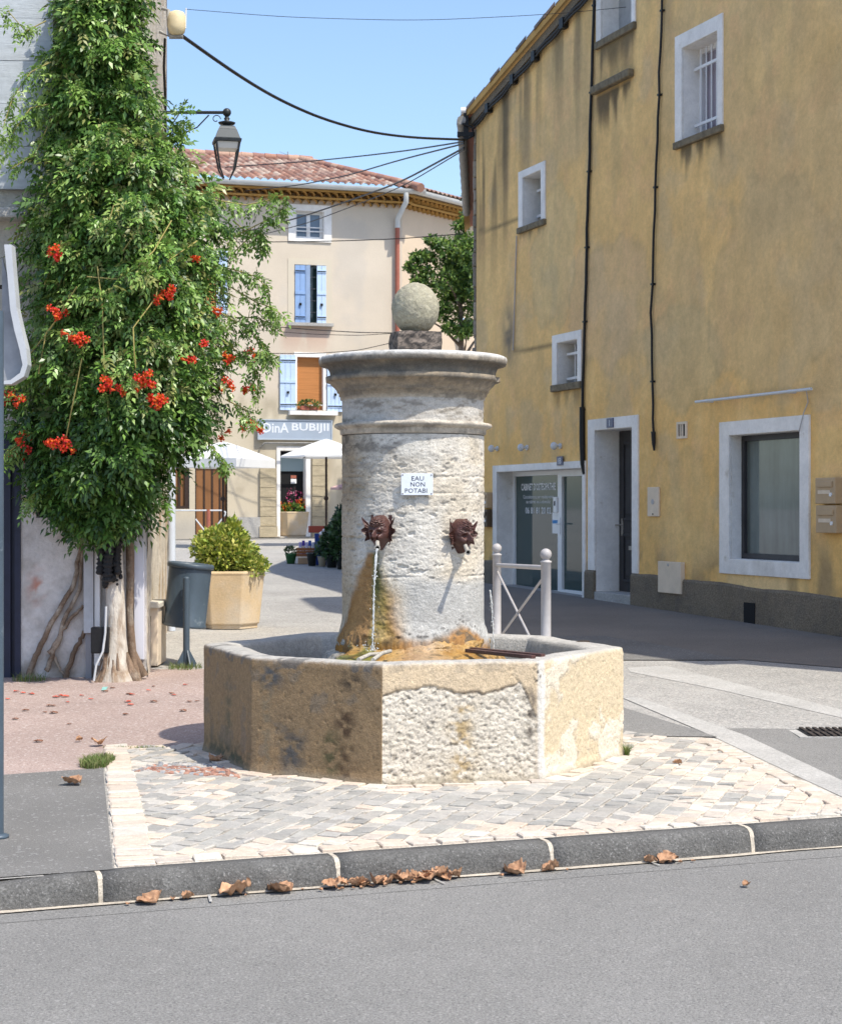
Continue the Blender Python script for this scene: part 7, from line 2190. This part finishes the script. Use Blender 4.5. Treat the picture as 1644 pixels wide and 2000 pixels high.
FL = [(108, 493, 6), (332, 570, 7), (318, 578, 3), (112, 612, 6), (138, 655, 5), (152, 664, 5), (374, 698, 3), (205, 752, 6), (228, 760, 6), (280, 735, 5), (288, 752, 6), (298, 782, 8), (312, 785, 5), (438, 698, 4), (495, 693, 4),
      (478, 768, 5), (436, 752, 4), (12, 777, 6), (36, 778, 4), (105, 866, 6), (126, 868, 6), (42, 852, 4), (34, 886, 6), (52, 876, 3), (502, 832, 4), (478, 828, 4), (425, 606, 3), (432, 848, 2), (395, 675, 2), (385, 505, 2)]
for i, (x, y, nf_) in enumerate(FL): flower_cluster(x, y, nf_, 500 + i)

# ---- slate litter bin hung on its post
pb0 = gp(364, 1303); Yb = pb0.y
post = thing('bin_post', pb0, 'short slate grey post with welded foot fins in front of the litter bin', 'post')
m_ = MB(); zt = at(364, 1130, Yb).z; m_.tube([pb0, Vector((pb0.x, Yb, zt))], .030, 14); m_.ball((pb0.x, Yb, zt), .030, 12, 8, .6); m_.build('tube', M['slate'], post)
for a_ in range(4):
    m_ = MB(); d = Vector((math.cos(a_ * 1.571 + .5), math.sin(a_ * 1.571 + .5), 0)); s2 = Vector((-d.y, d.x, 0)) * .006
    vs = [pb0 + d * .025 - s2, pb0 + d * .095 - s2, pb0 + d * .095 - s2 + Vector((0, 0, .03)), pb0 + d * .025 - s2 + Vector((0, 0, .16))]
    m_.add(vs + [v + s2 * 2 for v in vs], [(0, 1, 2, 3), (7, 6, 5, 4), (0, 1, 5, 4), (1, 2, 6, 5), (2, 3, 7, 6), (3, 0, 4, 7)]); m_.build('foot_fin', M['slate'], post)
cb, ct = at(360, 1224, Yb + .26), at(373, 1100, Yb + .26)
bin_ = thing('litter_bin', cb, 'slate blue metal litter bin tilted on its post in front of the planter', 'litter bin')
ax = (ct - cb); Hb = ax.length; ax.normalize(); ex = Vector((1, 0, 0)); ex = (ex - ax * ex.dot(ax)).normalized(); ey = ax.cross(ex)
def ring(z_, r_, n_=36): return [cb + ax * z_ + (ex * math.cos(2 * math.pi * k / n_) + ey * math.sin(2 * math.pi * k / n_)) * r_ for k in range(n_)]
m_ = MB(); n_ = 36; pr_ = [(0, .185), (.004, .196), (.02, .198), (.03, .190), (Hb * .9, .194), (Hb * .94, .194), (Hb * .94, .178), (.03, .174), (.025, .02)]
vs = [p for z_, r_ in pr_ for p in ring(z_, r_)]
m_.add(vs, [(i * n_ + k, i * n_ + (k + 1) % n_, (i + 1) * n_ + (k + 1) % n_, (i + 1) * n_ + k) for i in range(len(pr_) - 1) for k in range(n_)], True); m_.build('drum', M['slate'], bin_)
m_ = MB(); pr_ = [(Hb * .93, .196), (Hb * .925, .210), (Hb * .96, .214), (Hb * .985, .212), (Hb, .205), (Hb, .19), (Hb * .94, .180)]
vs = [p for z_, r_ in pr_ for p in ring(z_, r_)]
m_.add(vs, [(i * n_ + k, i * n_ + (k + 1) % n_, (i + 1) * n_ + (k + 1) % n_, (i + 1) * n_ + k) for i in range(len(pr_) - 1) for k in range(n_)], True); m_.build('rim', M['slate'], bin_)
m_ = MB(); q0 = cb + ax * Hb * .55 + Vector((0, -.19, 0)); m_.obox(q0 + Vector((-.03, -.06, -.03)), (.06, 0, 0), (0, .07, 0), (0, 0, .06)); m_.build('bracket', M['slate'], bin_)
# ================================================================== BARRIER behind the fountain
q1, q2 = Vector((.713, 16.5, gz(16.5))), Vector((.997, 14.0, gz(14)))
bar = thing('post_barrier', q2, 'grey two post barrier with ball tops and crossed rods behind the basin', 'barrier')
for q_, yt in ((q1, 1062), (q2, 1072)):
    zt = at(0, yt, q_.y).z
    m_ = MB(); m_.lathe([(.055, 0), (.055, .03), (.040, .035), (.040, zt - q_.z - .115), (.046, zt - q_.z - .11), (.046, zt - q_.z - .098), (.034, zt - q_.z - .094), (.024, zt - q_.z - .085), (.022, zt - q_.z - .07)], q_, 18); m_.build('post', M['grey_post'], bar)
    m_ = MB(); m_.ball((q_.x, q_.y, zt - .043), .046, 18, 12); m_.build('ball_top', M['grey_post'], bar)
za, zb_ = at(0, 1104, 16.5).z, at(0, 1109, 14).z
m_ = MB(); m_.tube([Vector((q1.x, q1.y, za)), Vector((q2.x, q2.y, zb_))], .02, 8); m_.build('rail', M['grey_post'], bar)
for a_, b_ in (((q1, za - .05), (q2, .22)), ((q1, .25), (q2, zb_ - .05))):
    m_ = MB(); m_.tube([Vector((a_[0].x, a_[0].y, a_[1])), Vector((b_[0].x, b_[0].y, b_[1]))], .011, 7); m_.build('cross_rod', M['grey_post'], bar)

# ================================================================== STREET LANTERN on its bracket
YL = 17.0
lt = at(443, 235, YL)
lan = thing('street_lantern', lt, 'black square street lantern hanging from an arm out of the vine', 'street lantern')
s_ = YL / F_PX
armz = at(0, 219, YL).z
wall_p = SW.pt(SW.uz(305, 219)[0], armz, .0)
wall_p = Vector((at(322, 219, YL).x - .02, YL, armz))
m_ = MB(); m_.tube([wall_p, Vector((lt.x, YL, armz))], .016, 8)
pts = [Vector((wall_p.x + .02, YL, at(0, 275, YL).z)), at(385, 248, YL), at(408, 224, YL)]; m_.tube(pts, .007, 6)
cs = at(422, 232, YL); m_.tube([cs + Vector((.045 * math.cos(k * .55) * (1 - k * .06), 0, .045 * math.sin(k * .55) * (1 - k * .06))) for k in range(11)], .005, 5)
m_.build('arm', M['lamp_black'], lan)
m_ = MB(); m_.ball((lt.x, YL, armz), .042, 14, 10); c_ = lt
m_.lathe([(.020, .08), (.020, .03), (.03, .02), (.02, .0), (.085, -.02), (.075, -.035), (.028, -.045), (.03, -.06), (.065, -.07)], lt, 16); m_.build('finial', M['lamp_black'], lan)
k45 = math.radians(45 + 12); r2_ = math.sqrt(2) / 2
def fr4(m_, rows): m_.lathe([(r * math.sqrt(2), z) for r, z in rows], lt, 4, smooth=False, rz=k45)
zt = lambda y: at(0, y, YL).z - lt.z
m_ = MB(); fr4(m_, [(.085, zt(254)), (.075, zt(249)), (.065, zt(247))]); fr4(m_, [(.118, zt(272)), (.088, zt(254.5))]); m_.build('hood', mat('lamp_hood', (.045, .058, .068), .4, spec=.4), lan)
m_ = MB(); fr4(m_, [(.128, zt(279)), (.132, zt(274)), (.118, zt(272.2))]); m_.build('cornice', M['lamp_black'], lan)
m_ = MB(); fr4(m_, [(.095, zt(292)), (.110, zt(279.5))]); m_.build('reflector', mat('lamp_reflector', (.6, .6, .58), .4), lan)
for k in range(4):
    a_ = k45 + k * math.pi / 2; d = Vector((math.cos(a_), math.sin(a_), 0)) * math.sqrt(2)
    m_ = MB(); m_.tube([lt + d * .112 + Vector((0, 0, zt(280))), lt + d * .098 + Vector((0, 0, zt(300))), lt + d * .072 + Vector((0, 0, zt(330))), lt + d * .030 + Vector((0, 0, zt(349)))], [.012, .011, .010, .007], 6); m_.build('leg', M['lamp_black'], lan)
for k in range(4):
    a0_, a1_ = k45 + k * math.pi / 2, k45 + (k + 1) * math.pi / 2
    P = [lt + Vector((math.cos(a), math.sin(a), 0)) * math.sqrt(2) * r + Vector((0, 0, z)) for a, r, z in ((a0_, .108, zt(282)), (a1_, .108, zt(282)), (a1_, .07, zt(328)), (a0_, .07, zt(328)))]
# insulator box and bracket on the house corner
ib = at(345, 44, 16.6)
t = thing('relay_box', ib, 'cream plastic relay box with white aerial on the corner of the vine house', 'relay box')
m_ = MB(); m_.lathe([(.045, -.115), (.075, -.095), (.088, -.04), (.088, .05), (.07, .10), (.03, .115)], ib, 12, sy=.8); m_.build('case', M['cream_plastic'], t)
m_ = MB(); p = ib; m_.tube([p + Vector((-.14, 0, .14)), p + Vector((-.08, 0, .12)), p + Vector((-.07, 0, -.13)), p + Vector((-.16, 0, -.08))], .02, 7); m_.tube([p + Vector((-.07, 0, -.13)), p + Vector((.06, 0, -.13))], .022, 7); m_.build('bracket', M['old_zinc'], t)
m_ = MB(); m_.tube([ib + Vector((.085, 0, -.05)), ib + Vector((.09, 0, .14))], .006, 6); m_.build('aerial', M['pvc'], t)

# ================================================================== OVERHEAD CABLES
def overhead(px, Y0, Y1, r, label, group=None):
    n_ = len(px); xs = np.array([p[0] for p in px], float); ys = np.array([p[1] for p in px], float)
    s_ = np.linspace(0, 1, n_); ss = np.linspace(0, 1, 40)
    # smooth the polyline
    X_ = np.interp(ss, s_, xs); Y_ = np.interp(ss, s_, ys)
    for _ in range(10):
        X_[1:-1] = (X_[:-2] + 2 * X_[1:-1] + X_[2:]) / 4; Y_[1:-1] = (Y_[:-2] + 2 * Y_[1:-1] + Y_[2:]) / 4
    P = [at(a_, b_, Y0 + (Y1 - Y0) * f) for a_, b_, f in zip(X_, Y_, ss)]
    m_ = MB(); m_.tube(P, r, 7)
    o = m_.build('overhead_cable', M['black'], None, loc=P[0]); return tag(o, label, 'cable', group)
overhead([(345, 62), (450, 137), (530, 187), (620, 229), (720, 258), (810, 269), (908, 272)], 16.6, 28.2, .019, 'thick black cable sagging across the sky from the relay box to the ochre house')
overhead([(906, 276), (800, 293), (700, 305), (600, 315), (440, 326)], 28.2, 46, .014, 'upper thin cable crossing the cream house roof')
overhead([(906, 280), (780, 312), (684, 341), (587, 361), (480, 372)], 28.2, 47, .014, 'cable crossing the cream house roof just above its gutter')
overhead([(906, 288), (785, 354), (701, 385), (587, 424), (470, 455)], 28.2, 47.2, .017, 'steep cable crossing the attic window of the cream house')
overhead([(906, 292), (790, 362), (705, 396), (600, 436), (470, 468)], 28.2, 47.2, .010, 'thinner cable just below the steep one at the attic window')
overhead([(450, 472), (560, 472), (667, 470), (780, 466), (905, 456)], 46, 44, .012, 'thin cable running level under the attic window')
overhead([(480, 633), (600, 643), (700, 649), (778, 650)], 46, 46.5, .012, 'thin cable below the half open blue shutters')
overhead([(480, 642), (600, 652), (700, 655), (778, 650)], 46, 46.5, .008, 'thinner twin of the cable below the half open blue shutters')
overhead([(480, 690), (620, 690), (700, 684), (770, 668)], 46, 46.5, .010, 'thin cable just above the orange blind window')
overhead([(362, 17), (560, 33), (820, 40), (1100, 26), (1420, -8)], 24, 24, .004, 'single thin wire across the very top of the sky')
m_ = MB(); P = [at(322, 75, 16.7), at(320, 130, 17), at(323, 205, 17.2), at(323, 300, 17.2)]; m_.tube(P, .012, 6); tag(m_.build('wall_cable', M['black'], None, loc=P[0]), 'thin black cable down the corner of the vine house', 'cable')

# slate post at the left border of the picture
pb = Vector((-1.945, 8.05, 0))
t = thing('slate_post', pb, 'slate blue post cut off by the left border of the photo', 'post')
m_ = MB(); m_.tube([pb, pb + Vector((0, 0, 2.42))], .030, 16); m_.build('tube', M['slate'], t)
m_ = MB(); m_.lathe([(.055, 0), (.055, .012), (.032, .02)], pb, 16); m_.build('foot', M['slate'], t)

# ================================================================== FALLEN LEAVES AND PETALS
def leaf_mesh(seed, L_, curl, pal):
    """a dry, curled leaf: pointed lobes, folded along its midrib"""
    r = np.random.default_rng(seed); nu, nv = 26, 21
    u, v = np.meshgrid(np.linspace(0, 1, nu), np.linspace(-1, 1, nv), indexing='ij')
    w_ = np.sin(np.pi * np.clip(u, 0, 1) ** .75) ** .8 * .48 * (1 + .28 * np.abs(np.sin(u * 13 + 1)) * np.abs(v))
    x = (u - .5) * L_; y = v * w_ * L_
    n_ = fbm(np.stack([u.ravel() * 6 + seed, v.ravel() * 3.2, 0 * u.ravel()], 1), 3, seed).reshape(u.shape) - .5
    fold = curl * np.abs(v) ** 1.4 * w_ * L_ * 1.3
    z = fold + n_ * L_ * .36 + .16 * L_ * curl * ((u - .5) * 2) ** 2
    y = y * (1 - .45 * curl * np.abs(v))
    V = np.stack([x.ravel(), y.ravel(), z.ravel()], 1); V[:, 2] -= V[:, 2].min()
    i, k = np.meshgrid(np.arange(nu - 1), np.arange(nv - 1), indexing='ij')
    Q = np.stack([i * nv + k, (i + 1) * nv + k, (i + 1) * nv + k + 1, i * nv + k + 1], -1).reshape(-1, 4)
    c = lerp(pal[0], pal[1], fbm(V * 60, 3, seed + 1)) * (.75 + .5 * r.random())
    c = lerp(c, pal[2], np.exp(-(v.ravel() / .10) ** 2) * .6)
    return V, Q, c
BR = ((.36, .18, .095), (.54, .33, .20), (.19, .09, .045))
protos = []
def mk_leaf(seed, L_, curl, pal, name, group, cat, label):
    V, Q, c = leaf_mesh(seed, L_, curl, pal)
    o = mesh_np(name, V, Q, M['dry_leaf'], None, col=np.clip(c, .01, .9), smooth=True)
    tag(o, label, cat, group); return o
GL = 'dry brown leaves lying along the kerb'
def lay(o, p, rz, tilt=(0, 0), s=1.0):
    o.location = p; o.rotation_euler = (tilt[0], tilt[1], rz); o.scale = (s, s, s)
rr = random.Random(5)
base = [mk_leaf(600 + i, .125, .28 + .16 * (i % 3), BR, 'dry_leaf', GL, 'dry leaf', 'dry brown leaf in the heap against the kerb') for i in range(6)]
used = [False] * 6
def new_leaf(i):
    if not used[i]: used[i] = True; return base[i]
    o = base[i].copy(); COL.objects.link(o); return o
heap = [(655, 1722), (672, 1717), (690, 1716), (708, 1711), (716, 1704), (732, 1712), (746, 1713), (762, 1709), (776, 1702), (784, 1696), (798, 1706), (815, 1703), (832, 1699), (846, 1694), (858, 1698), (872, 1702), (890, 1705), (700, 1719), (775, 1711), (828, 1706)]
for k, (x, y) in enumerate(heap):
    q_ = RG(x, y + 6); q_ = (q_[0], min(q_[1], ky(q_[0]) - rr.uniform(.03, .07))); o = new_leaf(k % 6)
    lay(o, (q_[0], q_[1], -.113 + rr.uniform(0, .012)), rr.uniform(0, 6.28), (rr.uniform(-.35, .35), rr.uniform(-.35, .35)), rr.uniform(.36, .74))
for k in range(26):
    x = rr.uniform(240, 1350) if k % 3 else rr.uniform(620, 920)
    q_ = RG(x, 1700); Yk = ky((x - CX) / F_PX * 7.7); X_ = (x - CX) / F_PX * Yk
    o = new_leaf(k % 6); o['label'] = 'tiny crumb of dry leaf in the gutter dirt'; o['group'] = 'crumbs of dry leaf in the gutter'
    lay(o, (X_, ky(X_) - rr.uniform(.02, .10), -.113), rr.uniform(0, 6.28), (0, 0), rr.uniform(.10, .24))
single = [(298, 1750, .9, 'dry yellow brown leaf farthest left in the gutter', 0), (372, 1747, .45, 'small flat leaf scrap in the gutter left of the two curled leaves', 2), (467, 1735, 1.15, 'dark brown curled leaf in the gutter, left of the pair', 1), (546, 1738, .95, 'dark brown curled leaf in the gutter, right of the pair', 3),
          (1003, 1697, .95, 'single tan leaf in the gutter right of the heap', 4), (1075, 1697, .7, 'small brown leaf at the kerb joint right of the tan leaf', 5), (1300, 1677, .85, 'large tan leaf farthest right in the gutter', 0), (1268, 1680, .5, 'small leaf beside the farthest right leaf in the gutter', 2),
          (1456, 1729, .35, 'tiny dry leaf alone on the road at right', 5)]
for k, (x, y, s, lb, i) in enumerate(single):
    q_ = RG(x, y + 5); q_ = (q_[0], min(q_[1], ky(q_[0]) - .045)); o = new_leaf(i)
    o['label'] = lb; lay(o, (q_[0], q_[1], -.113 if y < 1745 or x < 400 else -.118), rr.uniform(0, 6.28), (rr.uniform(-.2, .2), rr.uniform(-.2, .2)), s)
for (x, y, s, lb, i) in ((143, 1534, .95, 'brown leaf on the dark asphalt at left', 3), (195, 1458, .85, 'brown leaf by the grass tuft at the paving corner', 1), (420, 1490, .8, 'brown leaf in the shade at the left foot of the basin', 4), (155, 1450, .4, 'small brown leaf on the pink pavement near the grass line', 2), (1322, 1495, .45, 'small dark leaf on the setts right of the basin', 5)):
    q_ = G(x, y); o = new_leaf(i); o['label'] = lb
    o['group'] = 'dry brown leaves lying on the pavement'
    lay(o, (q_[0], q_[1], .009), rr.uniform(0, 6.28), (rr.uniform(-.15, .15), rr.uniform(-.15, .15)), s)
# fallen red petals on the pink pavement
PR = ((.50, .07, .04), (.60, .12, .07), (.35, .05, .03)); PB = ((.20, .09, .05), (.28, .13, .08), (.13, .06, .04))
GP = 'fallen petals on the pink pavement'
pr = [mk_leaf(700 + i, .07, .35, PR if i < 3 else PB, 'fallen_petal', GP, 'petal', 'fallen red petal on the pink pavement' if i < 3 else 'withered brown petal on the pink pavement') for i in range(5)]
us_ = [False] * 5
spots = [(32, 1352, 0), (45, 1355, 1), (62, 1357, 0), (15, 1367, 1), (110, 1363, 2), (118, 1360, 0), (128, 1362, 1), (160, 1360, 0), (132, 1373, 2), (178, 1367, 1), (258, 1358, 0), (252, 1357, 3), (300, 1342, 3), (362, 1339, 0), (340, 1359, 2), (335, 1356, 3), (104, 1380, 3), (97, 1380, 4), (88, 1393, 3), (105, 1394, 4), (246, 1397, 3), (250, 1372, 2),
         (255, 1378, 1), (50, 1389, 4), (75, 1450, 4), (370, 1372, 3), (385, 1371, 4), (300, 1372, 4), (358, 1390, 4), (220, 1345, 3), (205, 1352, 4), (135, 1416, 4), (30, 1406, 4), (290, 1350, 1)]
for x, y, i in spots:
    if not us_[i]: us_[i] = True; o = pr[i]
    else: o = pr[i].copy(); COL.objects.link(o)
    q_ = G(x, y); lay(o, (q_[0], q_[1], gz(q_[1]) + .005), rr.uniform(-.5, .5), (0, 0), rr.uniform(.4, .95)); o.scale.z *= .45
# turquoise paint mark on the pink pavement
q_ = G(203, 1346); m_ = MB(); pg = [(q_[0] - .03, q_[1] + .10), (q_[0] + .012, q_[1] + .12), (q_[0] + .035, q_[1] - .1), (q_[0] + .0, q_[1] - .12)]
sheet('paint_mark', pg, mat('turquoise_mark', (.25, .48, .44), .9, noise=[(40, .7, 1.2)]), .0045)
